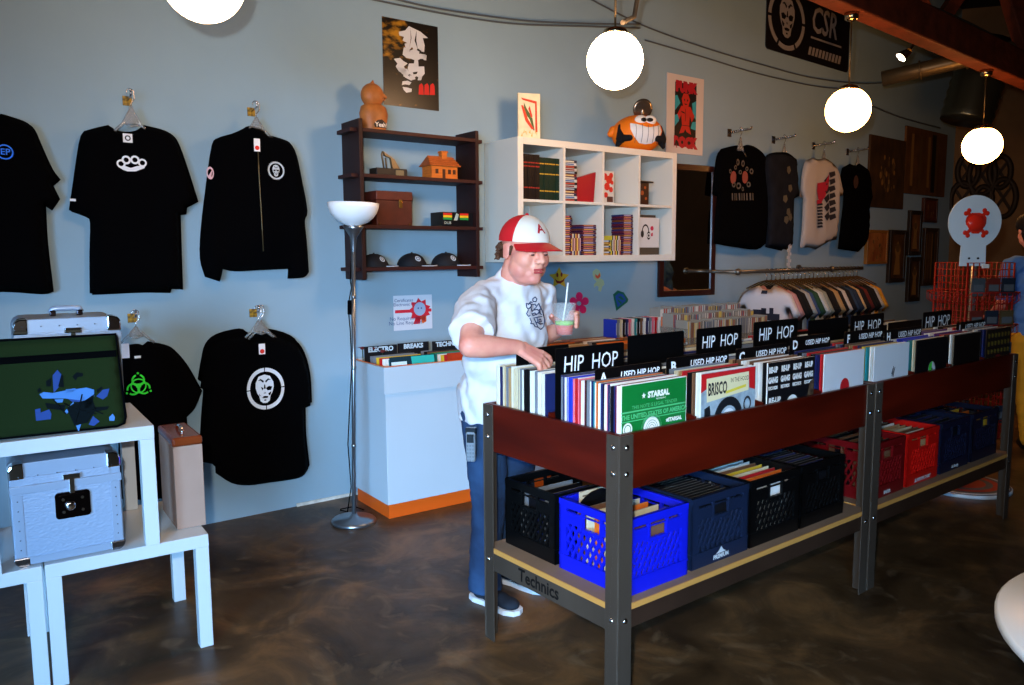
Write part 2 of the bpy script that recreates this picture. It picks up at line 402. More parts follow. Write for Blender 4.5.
def case(fr, W, D, H, label, lid=.25):
    t = thing('record_case', fr, label, 'case')
    hz = H*(1-lid)
    mb = MB(); mb.prism([(x, z) for x, z in rrect(0, W, 0, H, .035)], .004, D, 0, 0)
    obj('body', mb, m_alu, t, bevel=.003)
    mb = MB(); mb.box(.035, W-.035, -.001, .004, .03, hz-.016); obj('front_plate', mb, m_dia, t)
    mb = MB(); mb.box(.035, W-.035, -.001, .004, hz+.014, H-.05); obj('lid_plate', mb, m_dia, t)
    mb = MB()
    mb.box(-.002, W+.002, -.005, .006, hz-.016, hz+.012, c=.002)
    mb.box(.005, .035, -.004, .004, .035, hz-.016); mb.box(W-.035, W-.005, -.004, .004, .035, hz-.016); mb.box(.035, W-.035, -.004, .004, .005, .03)
    obj('edge_profile', mb, m_alur, t)
    for sx in (0, 1):
        for top in (0, 1):
            mb = MB(); h = .055 if top else .03
            x0, x1 = (-.003, .045) if not sx else (W-.045, W+.003)
            z0, z1 = (H-h, H+.003) if top else (-.0, h)
            r_ = .03
            poly = rrect(x0, x1, z0, z1, .008)
            cx = x0 if not sx else x1; cz = z1 if top else z0
            P = [(max(min(x, x1), x0), z) for x, z in poly]
            # round the outer corner
            P = []
            ro_ = .030; xc, zc = (x0+ro_ if not sx else x1-ro_), (z1-ro_ if top else z0+ro_*.9)
            arc = [(xc+(-1 if not sx else 1)*ro_*math.cos(math.radians(q)), zc+(1 if top else -1)*ro_*math.sin(math.radians(q))) for q in range(0, 91, 15)]
            ix, iz = (x1 if not sx else x0), (z0 if top else z1)
            P = [((x0 if not sx else x1), iz)]+arc+[(ix, (z1 if top else z0)), (ix, iz)]
            mb.prism(P, -.006, .05, 0, 0); obj('corner_cap', mb, m_chrome if top else mat('#8a8a90', .2, 1.0), t, bevel=.006)
    # catch
    mb = MB(); cx = W*.54
    mb.prism(rrect(cx-.055, cx+.055, hz-.125, hz-.03, .012), -.008, .0, 0, 0)
    mb.prism(rrect(cx-.045, cx+.045, hz-.115, hz-.04, .008), -.011, -.008, 0, 0)
    for i in range(4): mb.disc((cx+(.03 if i % 2 else -.03), -.010, hz-.055-(i//2)*.045), .005, .004, 10, 1, 'y')
    mb.ell((cx-.008, -.012, hz-.08), (.018, .006, .018), None, 12, 1)
    obj('latch_plate', mb, [m_dkchrome, m_chrome], t)
    mb = MB(); mb.box(cx-.008, cx+.008, -.012, -.004, hz-.035, hz+.03, c=.001); mb.box(cx-.028, cx+.028, -.016, -.004, hz+.016, hz+.036, c=.003); obj('latch', mb, m_chrome, t)
    mr = mat('#4c5560', .3, .9)
    for i in range(6):
        for q in ((.028+(W-.056)*i/5, hz+.045), (.02, .06+i*(hz-.1)/5), (W-.02, .06+i*(hz-.1)/5)):
            mb = MB(); mb.ell((q[0], -.005, q[1]), (.0025, .0015, .0025), None, 8); obj('rivet', mb, mr, t)
    mb = MB(); hy = D/2
    mb.cbox(W*.36, W*.42, hy-.02, hy+.02, H, H+.022, 0, .004); mb.cbox(W*.62, W*.68, hy-.02, hy+.02, H, H+.022, 0, .004)
    mb.tube([(W*.37, hy, H+.012), (W*.39, hy, H+.026), (W*.44, hy, H+.028), (W*.60, hy, H+.028), (W*.65, hy, H+.026), (W*.67, hy, H+.012)], .011, 10, 1)
    obj('handle', mb, [m_dkchrome, m_alur], t)
    return t
zt = .456
TT = Fr(TF1.o+Vector((0, 0, zt)), TA)
pa = TT.hit(8, 553, 'z', 0); pb = TT.hit(118, 533, 'z', 0)
CW = .345
cf = TT.sub(pb.x-CW, .03, 0)
case(cf, CW, .35, .365, 'silver aluminium record case with dark square latch, standing under the upper table')
TU = Fr(TF3.o+Vector((0, 0, .456)), TA)
pc = TU.hit(119, 318, 'y', .22); pd = TU.hit(15, 335, 'y', .22)
case(TU.sub(pc.x-.345, .20, 0), .345, .30, pc.z+.0-.0+.01, 'silver aluminium record case standing behind the green shoulder bag', .18)

# ------------------------------------------------------------------ green messenger bag
m_olive = mat('#17250f', .95, spec=.1, var=.08, scale=300, bump=.3, bscale=500); m_blk = mat('#0b0b0f', .8); m_trim = mat('#030406', 1, spec=.03)
BG = TU.sub(0, .045, 0)
bp_ = crop(0, 300, 4.57, [(-160, 190), (520, 155), (575, 565), (560, 595), (530, 605), (-160, 680)])
bl = [BG.hit(x, y, 'y', 0) for x, y in bp_]
bl = [Vector((p.x, 0, max(p.z, .006))) for p in bl]
bx0, bx1 = bl[0].x, bl[2].x; bz1 = bl[1].z
bag = thing('messenger_bag', BG, 'dark green canvas messenger bag with blue graffiti style print, lying against the silver case', 'bag')
out = [Vector((bx0, .004)), Vector((bx1-.03, .004)), Vector((bx1-.006, .012)), Vector((bx1, .035)), Vector((bl[1].x+.005, bz1)), Vector((bx0, bz1))]
def bagf(x, z, d): return -.02*min(1, d/.012)
body = inflate(out, .03, bagf, .12, -.008); obj('body', body, m_olive, bag)
mb = MB(); pts = [(p.x, -.004+.02, p.y) for p in out[1:5]]
mb.tube([(out[0].x, -.01, .008)]+[(p.x, -.01, p.y) for p in out[1:5]]+[(out[5].x, -.01, out[5].y)], .0045, 8); obj('piping', mb, m_trim, bag)
za = BG.hit(60, 357, 'y', -.02).z; mb = MB(); mb.box(bx0, bl[1].x+.002, -.0235, -.019, za-.012, za+.012); obj('reflective_strap', mb, mat('#030405', 1, spec=.03), bag)
mb = MB(); fn = lambda x, z: -.0225
def B(pts): return [(lambda p: (p.x, p.z))(BG.hit(x, y, 'y', -.022)) for x, y in crop(0, 300, 4.57, pts)]
for poly, mi in [([(240,345),(262,320),(285,345),(280,385),(245,425)],0), ([(180,430),(200,420),(240,425),(290,415),(395,400),(430,410),(430,440),(385,460),(300,450),(240,450),(195,450)],1),
                 ([(310,415),(360,410),(385,430),(380,465),(330,465),(300,445)],0), ([(440,440),(470,410),(500,405),(490,440),(470,455)],0), ([(160,500),(185,495),(185,515),(225,500),(235,520),(232,545),(165,552)],0),
                 ([(405,570),(425,530),(455,555),(430,575)],0), ([(340,560),(372,560),(360,602)],1), ([(295,510),(335,465),(340,475),(305,520)],1),
                 ([(305,495),(340,470),(420,450),(440,500),(400,560),(340,575),(320,530)],2), ([(330,350),(350,330),(380,335),(378,348),(355,352),(345,368)],2), ([(385,460),(430,430),(420,480),(390,500)],2),
                 ([(205,470),(300,480),(290,505),(215,495)],2), ([(430,490),(500,485),(490,500),(440,510)],2), ([(498,535),(515,520),(525,535),(522,552),(500,552)],1), ([(210,370),(235,355),(232,395),(212,395)],2), ([(265,395),(292,400),(288,345),(280,340)],2), ([(300,408),(345,404),(340,418),(300,425)],1), ([(320,520),(350,498),(352,530),(330,545)],0), ([(380,500),(420,470),(425,500),(390,520)],0), ([(170,410),(182,400),(190,415),(175,425)],2), ([(440,410),(465,395),(470,402),(445,425)],2), ([(250,455),(290,452),(285,468),(255,470)],1), ([(360,440),(385,445),(372,470)],1)]:
    mb.flat(B(poly), (lambda x, z, k=mi: -.0222-.0004*k), mi)
for a_ in [((345,560),(360,500),(375,430)), ((290,470),(350,500),(440,520)), ((240,450),(300,520)), ((420,500),(470,520))]:
    mb.tube([(x, -.0235, z) for x, z in B(a_)], .0022, 5, 2)
obj('print', mb, [mat('#26407c', .8, spec=.1), mat('#4474b0', .8, spec=.1), mat('#080f12', .9, spec=.05)], bag, fixn=False)
# white card tag by the bag
tg = Fr(at_y(124, 352, 3.05), TA); mb = MB(); mb.prism([(-.016, 0), (.014, .022), (.02, .0), (.0, -.03), (-.016, -.032)], 0, .001)
# ------------------------------------------------------------------ tall tan box with brown lid
p0 = TT.hit(177.5, 530, 'z', 0); p1 = TT.hit(204, 522, 'z', 0)
tbw = (p1.x-p0.x); TB = TT.sub(p0.x, p0.y, 0)
zt_ = TB.hit(170, 448, 'y', 0).z
tb = thing('carrying_box', TB, 'tall tan cardboard coloured box with glossy brown lid, standing on the lower right table', 'box')
mb = MB(); mb.box(0, tbw, 0, .30, 0, zt_, c=.002); obj('body', mb, mat('#94796a', .7, var=.04, scale=12), tb)
mb = MB(); mb.cbox(-.003, tbw+.003, -.003, .303, zt_, zt_+.035, 0, .01); obj('lid', mb, mat('#6b2f14', .18), tb)
mb = MB(); mb.tube([(tbw/2, .09, zt_+.03), (tbw/2, .10, zt_+.05), (tbw/2, .15, zt_+.055), (tbw/2, .19, zt_+.05), (tbw/2, .20, zt_+.03)], .006, 8); obj('handle', mb, m_chrome, tb)

# ------------------------------------------------------------------ hooks, hangers, shirts
m_hook = mat('#b9b9be', .2, 1.0); m_stk = mat('#c99a2a', .5, c2='#2c2a1a', scale=60)
m_plastic = mat('#cfd3d2', .12, trans=.75)
m_black = mat('#020203', 1.0, spec=.04); m_wprint = mat('#d6dbe0', .8)
def wframe(px, py, off=0):
    W = WALL if px < 707 else WALL2
    p = W.hit(px, py, 'y', -off); return Fr(W.w(p.x, -off, p.z), W.a)
def hook(px, py, label, group, arm=.09):
    f = wframe(px, py); t = thing('wall_hook', f, label, 'hook', group)
    mb = MB(); mb.cbox(-.022, .022, -.006, 0, -.024, .024, 0, .002); obj('plate', mb, m_stk if px < 400 else m_hook, t)
    mb = MB(); mb.tube([(0, -.004, 0), (0, -arm, .012), (0, -arm-.01, .018), (0, -arm-.012, .035)], .005, 8); mb.ell((0, -arm-.012, .038), .008, None, 10); obj('arm', mb, m_hook, t)
    return f
def hanger(f, w_, drop, y, label, group, fold=0):
    """clear hanger: origin frame f at the hook, shoulders drop below"""
    t = thing('clothes_hanger', f, label, 'hanger', group)
    mb = MB(); pts = []
    for i in range(10):
        a = math.radians(-20+i*25); pts.append((.018*math.cos(a), y, .006+.018*math.sin(a)-.006))
    mb.tube(pts[::-1]+[(.018, y, -.03), (0, y, -.055), (0, y, -.075)], .0022, 6); obj('hook', mb, m_hook, t)
    mb = MB(); z0 = -.07
    mb.tube([(-w_/2, y, -drop-.03), (-w_/4, y, -drop+.01), (0, y, z0), (w_/4, y, -drop+.01), (w_/2, y, -drop-.03)], .007, 8)
    mb.tube([(-.035, y, -drop+.012), (0, y, -drop), (.035, y, -drop+.012)], .005, 6)
    mb.prism([(-.035, -drop+.012), (.035, -drop+.012), (.008, z0), (-.008, z0)], y-.003, y+.003)
    obj('shoulder_bar', mb, m_plastic, t)
    return t
def folds(seed, amp=.012):
    def f(x, z):
        n = noise.noise(Vector((x*9+seed, seed*1.3, z*1.6)))*amp + noise.noise(Vector((x*22+seed, 3.1, z*4)))*amp*.4
        return n
    return f
def shirt(name, pts, off, label, cat='t-shirt', group=None, seed=0, thick=.045, m=None, step=.03, amp=.012, base=(None, None)):
    """outline given in photo pixels, unprojected on the plane that hangs `off` before the wall"""
    cx = sum(p[0] for p in pts)/len(pts); by = max(p[1] for p in pts)
    W = WALL if cx < 707 else WALL2
    p = W.hit(cx, by, 'y', -off); f = Fr(W.w(p.x, -off, p.z), W.a)
    o2 = [f.hit(x, y, 'y', 0) for x, y in smooth_pts(pts, 3)]; o2 = [Vector((q.x, q.z)) for q in o2]
    fo = folds(seed, amp)
    zt0 = max(q.y for q in o2); 
    def fn(x, z, d=1.0):
        k = min(1, d/.05); k = k*(2-k)
        return -thick*k - fo(x, z)*k*min(1, .25+(zt0-z)/.5)
    mb = inflate(o2, step, fn, .004, 0)
    t = obj(name, mb, m or m_black, fr=f, label=label)
    props(t, None, cat, group)
    return t, f, fn
def printer(f, fn, eps=.004):
    def P(pts): return [(q.x, q.z) for q in (f.hit(x, y, 'y', -.045) for x, y in pts)]
    return P, (lambda x, z: fn(x, z, 1.0)-eps)
def smooth_pts(pts, n=3):
    # Catmull-Rom through a closed outline, for soft cloth edges
    out = []; k = len(pts)
    sharp = []
    for i in range(k):
        a, b_, c_q = Vector(pts[i-1]), Vector(pts[i]), Vector(pts[(i+1) % k]); sharp.append((b_-a).angle(c_q-b_, 0) > .75)
    for i in range(k):
        p0, p1, p2, p3 = [Vector(pts[(i+j-1) % k]) for j in range(4)]
        for s_ in range(n):
            t = s_/n
            if sharp[i] and sharp[(i+1) % k]:
                q = p1+(p2-p1)*t; out.append((q.x, q.y)); continue
            if sharp[i]: p0 = p1-(p2-p1)
            if sharp[(i+1) % k]: p3 = p2+(p2-p1)
            q = .5*((2*p1)+(p2-p0)*t+(2*p0-5*p1+4*p2-p3)*t*t+(3*p1-p0-3*p2+p3)*t**3); out.append((q.x, q.y))
    return out
cA = lambda p: crop(0, 80, 2.979, p)
cB = lambda p: crop(0, 290, 2.979, p)
def shift(pts, dx, dy): return [(x+dx, y+dy) for x, y in pts]
o_kn = cA([(322,134),(285,142),(250,152),(234,190),(205,388),(228,396),(256,408),(268,426),(266,520),(267,636),(330,633),(420,629),(500,630),(504,618),(538,620),(534,500),(531,398),(548,396),(550,376),(584,358),(556,270),(528,190),(508,160),(478,146),(428,134),(405,150),(375,154),(345,148)])
o_ep = cA([(-20,118),(2,100),(30,108),(75,124),(98,145),(122,200),(150,260),(174,292),(152,310),(172,350),(148,384),(130,372),(136,480),(153,625),(118,633),(0,626),(-190,630),(-186,480),(-176,376),(-200,384),(-222,300),(-170,200),(-140,145),(-80,118)])
o_jk = cA([(722,146),(690,160),(650,172),(630,196),(612,320),(598,440),(595,530),(610,586),(655,601),(664,563),(700,570),(780,566),(858,562),(856,592),(905,588),(920,572),(914,480),(908,420),(916,390),(900,300),(884,225),(868,192),(848,178),(795,162),(788,146),(760,138),(736,138)])
o_sk = cB([(720,138),(650,155),(618,185),(606,230),(596,290),(612,310),(606,400),(600,512),(640,520),(642,545),(690,575),(740,582),(800,574),(860,566),(900,556),(918,532),(908,440),(906,352),(925,345),(920,260),(902,195),(872,158),(802,138),(770,150),(745,150)])
o_bh = cB([(404,160),(356,172),(330,210),(300,300),(330,322),(356,340),(352,480),(352,622),(415,625),(500,620),(562,610),(562,480),(556,378),(580,352),(602,300),(560,225),(520,178),(490,162),(440,152),(425,164)])
# each front shirt and the ones hung behind it
def hung(cfg):
    pass
G1 = 'black garments hung on the wall at the left'
for (pts, dx, dy, off, lab, sd) in [
    (o_kn, 2.5, 1.5, .03, 'black t-shirt hanging close behind the one with the white knuckle print', 3.3),
    (o_ep, 2.5, 1.8, .03, 'black t-shirt hanging close behind the one with the blue oval logo', 5.1),
    (o_sk, -2.5, -8, .03, 'black t-shirt nearest the wall behind the white ring and face print', 7.7),
    (o_sk, 1.5, -3.5, .052, 'black t-shirt sandwiched right behind the one with the white ring and face print', 9.1)]:
    shirt('hanging_shirt', shift(pts, dx, dy), off, lab, 't-shirt', G1, sd, .015, step=.04)
t_ep, f, fn = shirt('hanging_shirt', o_ep, .075, 'black t-shirt with blue oval chest logo, cut by the left edge of the photo', group=G1, seed=1)
P, pf = printer(f, fn); mb = MB()
cc = P(cA([(14, 215)]))[0]; ww = abs(P(cA([(40, 215)]))[0][0]-cc[0])
mb.ring(cc[0], cc[1], ww*.82, ww, pf, 0, 32)
mb.text('EP', ww*1.15, (cc[0]+ww*.05, 0, cc[1]), m=0, bold=.0006, fn=pf)
obj('print', mb, mat('#1d6fe0', .6), t_ep, fixn=False)
t_kn, f, fn = shirt('hanging_shirt', o_kn, .075, 'black t-shirt with white brass knuckle print on the chest, on a clear hanger', group=G1, seed=2)
P, pf = printer(f, fn); mb = MB()
sc_ = abs(P(cA([(100, 250)]))[0][0]-P(cA([(0, 250)]))[0][0])/100
for x, y, r in [(361,249,15.5),(376,238,16),(402,238,16),(424,247,15.5)]:
    c = P(cA([(x, y)]))[0]; mb.ring(c[0], c[1], 9*sc_, r*sc_, pf, 0, 24)
mb.flat(P(cA([(352,258),(372,256),(390,262),(410,256),(432,257),(430,263),(415,268),(405,272),(380,272),(368,268)])), pf)
obj('print', mb, m_wprint, t_kn, fixn=False)
mb = MB(); c = P(cA([(379, 174)]))[0]; mb.box(c[0]-.022, c[0]+.022, -.058, -.056, c[1]-.022, c[1]+.022, 0); mb.ring(c[0], c[1], .008, .014, lambda x, z: -.0585, 1, 16)
obj('neck_label', mb, [m_wprint, mat('#222222', .7)], t_kn)
mb = MB(); c = P(cA([(217, 357)]))[0]; mb.box(c[0]-.012, c[0]+.014, -.04, -.037, c[1]-.006, c[1]+.006); obj('sleeve_tag', mb, m_wprint, t_kn)
# jacket
jk, f, fn = shirt('zip_jacket', o_jk, .075, 'black zip-up track jacket with round skull badge and long sleeves', 'jacket', G1, 4)
P, pf = printer(f, fn); mb = MB()
zp = P(cA([(768,215),(770,270),(775,350),(780,430),(784,510)]))
mb.tube([(x, pf(x, z)+.001, z) for x, z in zp], .0035, 6); obj('zip', mb, mat('#5a5038', .4, .6), jk)
mb = MB(); c = P(cA([(822,270)]))[0]; r = .052
mb.ring(c[0], c[1], r*.78, r, pf, 0, 28); mb.ring(c[0], c[1], r*.95, r*.99, lambda x, z: pf(x, z)-.001, 1, 28)
def skullface(mb, cx, cz, w_, h_, pf, mw, mk):
    o = [(0, 1), (.6, .88), (.95, .45), (.98, .1), (.8, -.3), (.6, -.5), (.5, -.85), (.2, -1), (-.2, -1), (-.5, -.85), (-.6, -.5), (-.8, -.3), (-.98, .1), (-.95, .45), (-.6, .88)]
    mb.flat([(cx+x*w_, cz+z*h_) for x, z in o], pf, mw); p2 = lambda x, z: pf(x, z)-.0015
    for s_ in (-1, 1):
        mb.flat([(cx+s_*x*w_, cz+z*h_) for x, z in [(.12, .05), (.45, .18), (.8, .12), (.68, -.12), (.3, -.14)]], p2, mk)
        mb.flat([(cx+s_*x*w_, cz+z*h_) for x, z in [(.06, .55), (.4, .72), (.7, .6), (.42, .6), (.15, .42)]], p2, mk)
        mb.flat([(cx+s_*x*w_, cz+z*h_) for x, z in [(.35, -.35), (.7, -.2), (.6, -.45), (.42, -.5)]], p2, mk)
        mb.flat([(cx+s_*x*w_, cz+z*h_) for x, z in [(.03, -.22), (.13, -.3), (.05, -.36)]], p2, mk)
    mb.flat([(cx+x*w_, cz+z*h_) for x, z in [(-.35, -.55), (0, -.5), (.35, -.55), (.25, -.66), (-.25, -.66)]], p2, mk)
    mb.flat([(cx+x*w_, cz+z*h_) for x, z in [(-.12, -.76), (.12, -.76), (.1, -.84), (-.1, -.84)]], p2, mk)
    mb.flat([(cx+x*w_, cz+z*h_) for x, z in [(-.05, .3), (.05, .3), (.1, .0), (-.1, .0)]], p2, mk)
skullface(mb, c[0], c[1], r*.42, r*.62, pf, 0, 1)
obj('badge', mb, [mat('#b9c2c8', .7), m_black], jk, fixn=False)
mb = MB(); c = P(cA([(626,277)]))[0]; pe = lambda x, z: fn(x, z, .03)-.006
mb.ring(c[0], c[1], .022, .034, pe, 0, 20, ex=.6); mb.flat([(c[0]-.012, c[1]-.02), (c[0]+.012, c[1]+.02), (c[0]+.004, c[1]-.028)], pe, 0)
obj('sleeve_badge', mb, [mat('#c4a0a8', .7)], jk, fixn=False)
def swing(px, py, f, off, w_, h_, label, dot_=True):
    q = f.hit(px, py, 'y', -off); g = f.sub(q.x, -off, q.z)
    t = MB(); t.box(-w_/2, w_/2, -.001, .001, -h_/2, h_/2, 0)
    if dot_: t.disc((0, -.001, -h_*.22), w_*.36, .0012, 16, 1, 'y')
    obj('price_tag', t, [mat('#eceaea', .5), mat('#e02a1c', .5)], fr=g, label=label); props(bpy.data.objects[-1] if False else COL.objects[-1], None, 'tag')
def last(): return COL.objects[-1]
mb = MB(); mb.v = []
swing(257, 145, f, .062, .034, .07, 'white price tag with red dot hanging at the collar of the black jacket')
# skull ring shirt
sk, f, fn = shirt('hanging_shirt', o_sk, .085, 'black t-shirt with large white ring and white face print, front of its layered hook', group=G1, seed=6)
P, pf = printer(f, fn); mb = MB(); c = P(cB([(791, 294)]))[0]; r = abs(P(cB([(847, 294)]))[0][0]-c[0]); rz = abs(P(cB([(791, 356)]))[0][1]-c[1])
for k in range(4):
    a0 = PI/4+k*PI/2+.04-PI/4; 
    n = 16; vs = []
    for i in range(n+1):
        a = a0+(PI/2-.05)*i/n
        for q in (.82, 1.0): x, z = c[0]+r*q*math.cos(a), c[1]+rz*q*math.sin(a); vs.append((x, pf(x, z), z))
    mb.add(vs, [(2*i, 2*i+1, 2*i+3, 2*i+2) for i in range(n)], 0)
skullface(mb, c[0]-.004, c[1], r*.48, rz*.68, pf, 0, 1)
obj('print', mb, [m_wprint, m_black], sk, fixn=False)
swing(262, 349, f, .07, .036, .06, 'white price tag with red dot at the neck of the ring print t-shirt')
# biohazard shirt
bh, f, fn = shirt('hanging_shirt', o_bh, .075, 'black t-shirt with bright green biohazard symbol, half hidden behind the green bag', group=G1, seed=8)
swing(124, 351, f, .07, .05, .075, 'white paper tag hanging at the left shoulder of the green biohazard t-shirt', False)
P, pf = printer(f, fn); mb = MB(); c = P(cB([(412, 285)]))[0]; r = abs(P(cB([(452, 285)]))[0][0]-c[0])
for k in range(3):
    a = PI/2+k*2*PI/3; cx, cz = c[0]+r*.46*math.cos(a), c[1]+r*.46*math.sin(a)
    mb.ring(cx, cz, r*.36, r*.5, pf, 0, 20, a+.35, a+2*PI-.35)
    mb.dot(c[0]+r*1.02*math.cos(a), c[1]+r*1.02*math.sin(a), r*.09, pf, 0, 10)
mb.ring(c[0], c[1], r*.5, r*.6, lambda x, z: pf(x, z)-.001, 0, 30); mb.ring(c[0], c[1], r*.1, r*.2, pf, 0, 16)
obj('print', mb, mat('#2fd02c', .7), bh, fixn=False)
mb = MB(); c = P(cB([(408, 199)]))[0]; mb.box(c[0]-.014, c[0]+.016, -.058, -.056, c[1]-.006, c[1]+.006); obj('neck_label', mb, m_wprint, bh)
GH = 'hooks for the shirts on the left wall'
for px, py, what, hd in [(127, 101, 'the white knuckle print t-shirt', .17), (251, 112, 'the black zip jacket', .15), (132, 318, 'the green biohazard t-shirt', .13), (253, 313, 'the ring and face print t-shirt', .14)]:
    f = hook(px, py, 'chrome wall hook with gold sticker plate above '+what, GH)
    g = Fr(f.w(.0, 0, .03), f.a); 
    hanger(g, .17, hd, -.085, 'clear plastic hanger holding '+what, 'clear plastic hangers on the left wall')
g = wframe(255, 313); hanger(Fr(g.w(.014, 0, .03), g.a), .17, .15, -.06, 'clear plastic hanger of the rear t-shirt behind the ring and face print', 'clear plastic hangers on the left wall')

# ------------------------------------------------------------------ floor lamp
LF = Fr(at_z(354, 522), 0); lamp = thing('floor_lamp', LF, 'grey metal floor lamp with a white bowl shade, standing against the blue wall', 'lamp')
m_lm = mat('#8b939a', .28, .9)
hb = LF.hit(352, 226, 'y', 0).z; ht = LF.hit(352, 203, 'y', 0).z
rb = .128
mb = MB(); mb.lathe([(.0001, 0), (rb, 0), (rb, .012), (rb-.01, .022), (.03, .03), (.014, .05), (.0001, .05)], n=40); obj('base', mb, m_lm, lamp)
mb = MB(); mb.tube([(0, 0, .03), (0, 0, hb-.13)], .0115, 14)
for z in (.45, .9, 1.3): mb.lathe([(.0115, z-.01), (.014, z-.008), (.014, z+.008), (.0115, z+.01)], n=14)
obj('pole', mb, m_lm, lamp)
mb = MB(); mb.lathe([(.0115, hb-.14), (.014, hb-.12), (.02, hb-.06), (.045, hb-.02), (.06, hb+.0), (.0001, hb+.004)], n=24); obj('neck', mb, m_lm, lamp)
mb = MB(); rs = (at_y(378, 205, LF.o.y)-at_y(327, 205, LF.o.y)).length/2; hh = ht-hb
prof = [(.03, hb+.001)]+[(rs*math.sin(math.radians(a)), hb+hh*(1-math.cos(math.radians(a)))) for a in (20, 35, 50, 65, 78, 90)]
prof += [(rs-.006, ht+.002)]+[((rs-.008)*math.sin(math.radians(a)), hb+.008+(hh-.006)*(1-math.cos(math.radians(a)))) for a in (85, 65, 45, 25)]+[(.0001, hb+.012)]
mb.lathe(prof, n=40); obj('lamp_shade', mb, mat('#eef2f4', .3), lamp)
mb = MB(); mb.tube([(-.012, .012, hb-.14), (-.022, .02, hb-.3), (-.014, .012, 1.35), (-.035, .02, 1.25), (-.02, .01, 1.1), (-.014, .012, .9), (-.03, .02, .62), (-.04, .03, .45), (-.02, .02, .2), (-.05, .06, .04), (-.10, .10, .035), (-.12, .2, .008), (-.05, .26, .006), (0.02, .2, .006)], .0035, 6); mb.cbox(-.035, -.012, .002, .022, 1.2, 1.28, 0, .003); obj('power_cord', mb, m_black, lamp); lamp.rotation_euler.y = .026

# ------------------------------------------------------------------ white record cabinet
KF = Fr(Vector((-.725, 4.42, 0)), math.radians(35))
wl = lambda s: WALL.loc(KF.w(s, 0, 0)).y
KD = .46; KW = 1.22; KH = .895
m_cab = mat('#b6c1c8', .4, var=.02, scale=2); m_org = mat('#d8560f', .5)
cab = thing('record_cabinet', KF, 'white record cabinet with orange plinth and orange lined bin top', 'cabinet')
mb = MB(); mb.box(.0, KW, 0, KD, .085, .74, c=.002); obj('body', mb, m_cab, cab)
mb = MB(); mb.box(.012, KW-.012, .012, KD-.005, 0, .085); obj('plinth', mb, m_org, cab)
mb = MB(); t_ = .018
mb.box(-.012, KW+.012, -.012, t_-.012, .742, KH, 0); mb.box(-.012, KW+.012, KD-.006, KD+.012, .742, KH, 0); mb.box(-.012, .006, .006, KD-.006, .742, KH, 0); mb.box(KW-.006, KW+.012, .006, KD-.006, .742, KH, 0)
obj('bin_rim', mb, m_cab, cab)
mb = MB(); mb.box(.007, .011, .01, KD-.01, .75, KH+.003); mb.box(.007, KW-.012, .0065, .012, .75, KH+.003); mb.box(.40, .41, .013, KD-.01, .75, KH-.02); mb.box(.80, .81, .013, KD-.01, .75, KH-.02); obj('bin_lining', mb, m_org, cab)

def sleeve_faces(mb, W, H, D, design):
    """record sleeve: cover on the y=0 side, spine on x=0; faces with material 0 edge, 1 cover"""
    mb.box(0, W, 0, D, 0, H, 0)
RW = .322
m_cache = {}
def record(fr, hexc, label, group, D=.004, lean=0, W=RW, H=RW, spine=None, name='record_sleeve', turn=0):
    key = (hexc, D, spine, W, H)
    if key not in m_cache:
        mb = MB(); mb.box(0, W, 0, D, 0, H, 0)
        # lighter card edge along the open top
        mb.box(.001, W-.001, D*.35, D*.65, H, H+.0006, 1)
        me = mb.mesh(name); me.materials.append(mat(hexc, .45, var=.06, scale=20)); me.materials.append(mat(spine or '#77726a', .7)); m_cache[key] = me
    o = bpy.data.objects.new(name, m_cache[key]); COL.objects.link(o)
    o.location = fr.o; o.rotation_euler = Matrix.Rotation(fr.a+turn, 4, 'Z').to_euler(); o.rotation_euler.x = lean
    return props(o, label, 'record', group)
COLS = {'white': '#d9dbd6', 'cream': '#c9bf9f', 'black': '#0c0c10', 'navy': '#1a2352', 'blue': '#2038b8', 'grey': '#6d747c', 'red': '#b01c22', 'pink': '#d86a7c', 'brown': '#6a4a34', 'maroon': '#701428', 'green': '#1f7d40', 'tan': '#a98a60', 'orange': '#cc641e', 'teal': '#1f7f86', 'yellow': '#c9a92c', 'purple': '#4c2c6e'}
GC = 'record sleeves in the white orange lined cabinet'
seq = ['grey','tan','orange','yellow','red','cream','white','teal']
for col in range(3):
    x0 = .04+col*.385
    if col == 0: x0 = .055
    names = [['teal','white','white','red','yellow','grey','grey','black'], ['red','yellow','white','teal','green','brown','black','grey'], ['orange','red','orange','white','grey','black','navy','brown']][col]
    for i, c in enumerate(names):
        record(KF.sub(x0, .03+i*.042, .76-.13+.11), COLS[c], '%s record sleeve, %s from the front in the %s stack of the white cabinet' % (c, ordinal(i), ordinal(col)), GC, lean=math.radians(-9), W=.30, H=.185 if i else .19, D=.005)
def on_front(name, fr, draw, mats, **kw):
    pass
# the teal cover in front: landscape with a title
mb = MB(); f_ = KF.sub(.055, .022, .745)
mb.box(0, .30, 0, .003, 0, .20, 0); mb.flat([(.01,.13),(.11,.13),(.11,.17),(.01,.17)], lambda x, z: -.0006, 1); mb.flat([(.15,.08),(.19,.12),(.24,.14),(.295,.12),(.295,.195),(.14,.195)], lambda x, z: -.0005, 2)
mb.text('Paris', .085, (.15, -.0008, .055), m=1)
o = obj('record_sleeve', mb, [mat('#12303a', .4), mat('#c8dede', .5), mat('#2aa99a', .5)], fr=f_, fixn=False, label='teal and black record cover with large white title in the white cabinet', group=GC); props(o, cat='record'); o.rotation_euler.x = math.radians(-9)
mb = MB(); f_ = KF.sub(.44, .022, .745); mb.box(0, .30, 0, .003, 0, .195, 0)
mb.flat([(.07,.05),(.12,.06),(.19,.085),(.17,.06),(.12,.045)], lambda x, z: -.0006, 1)
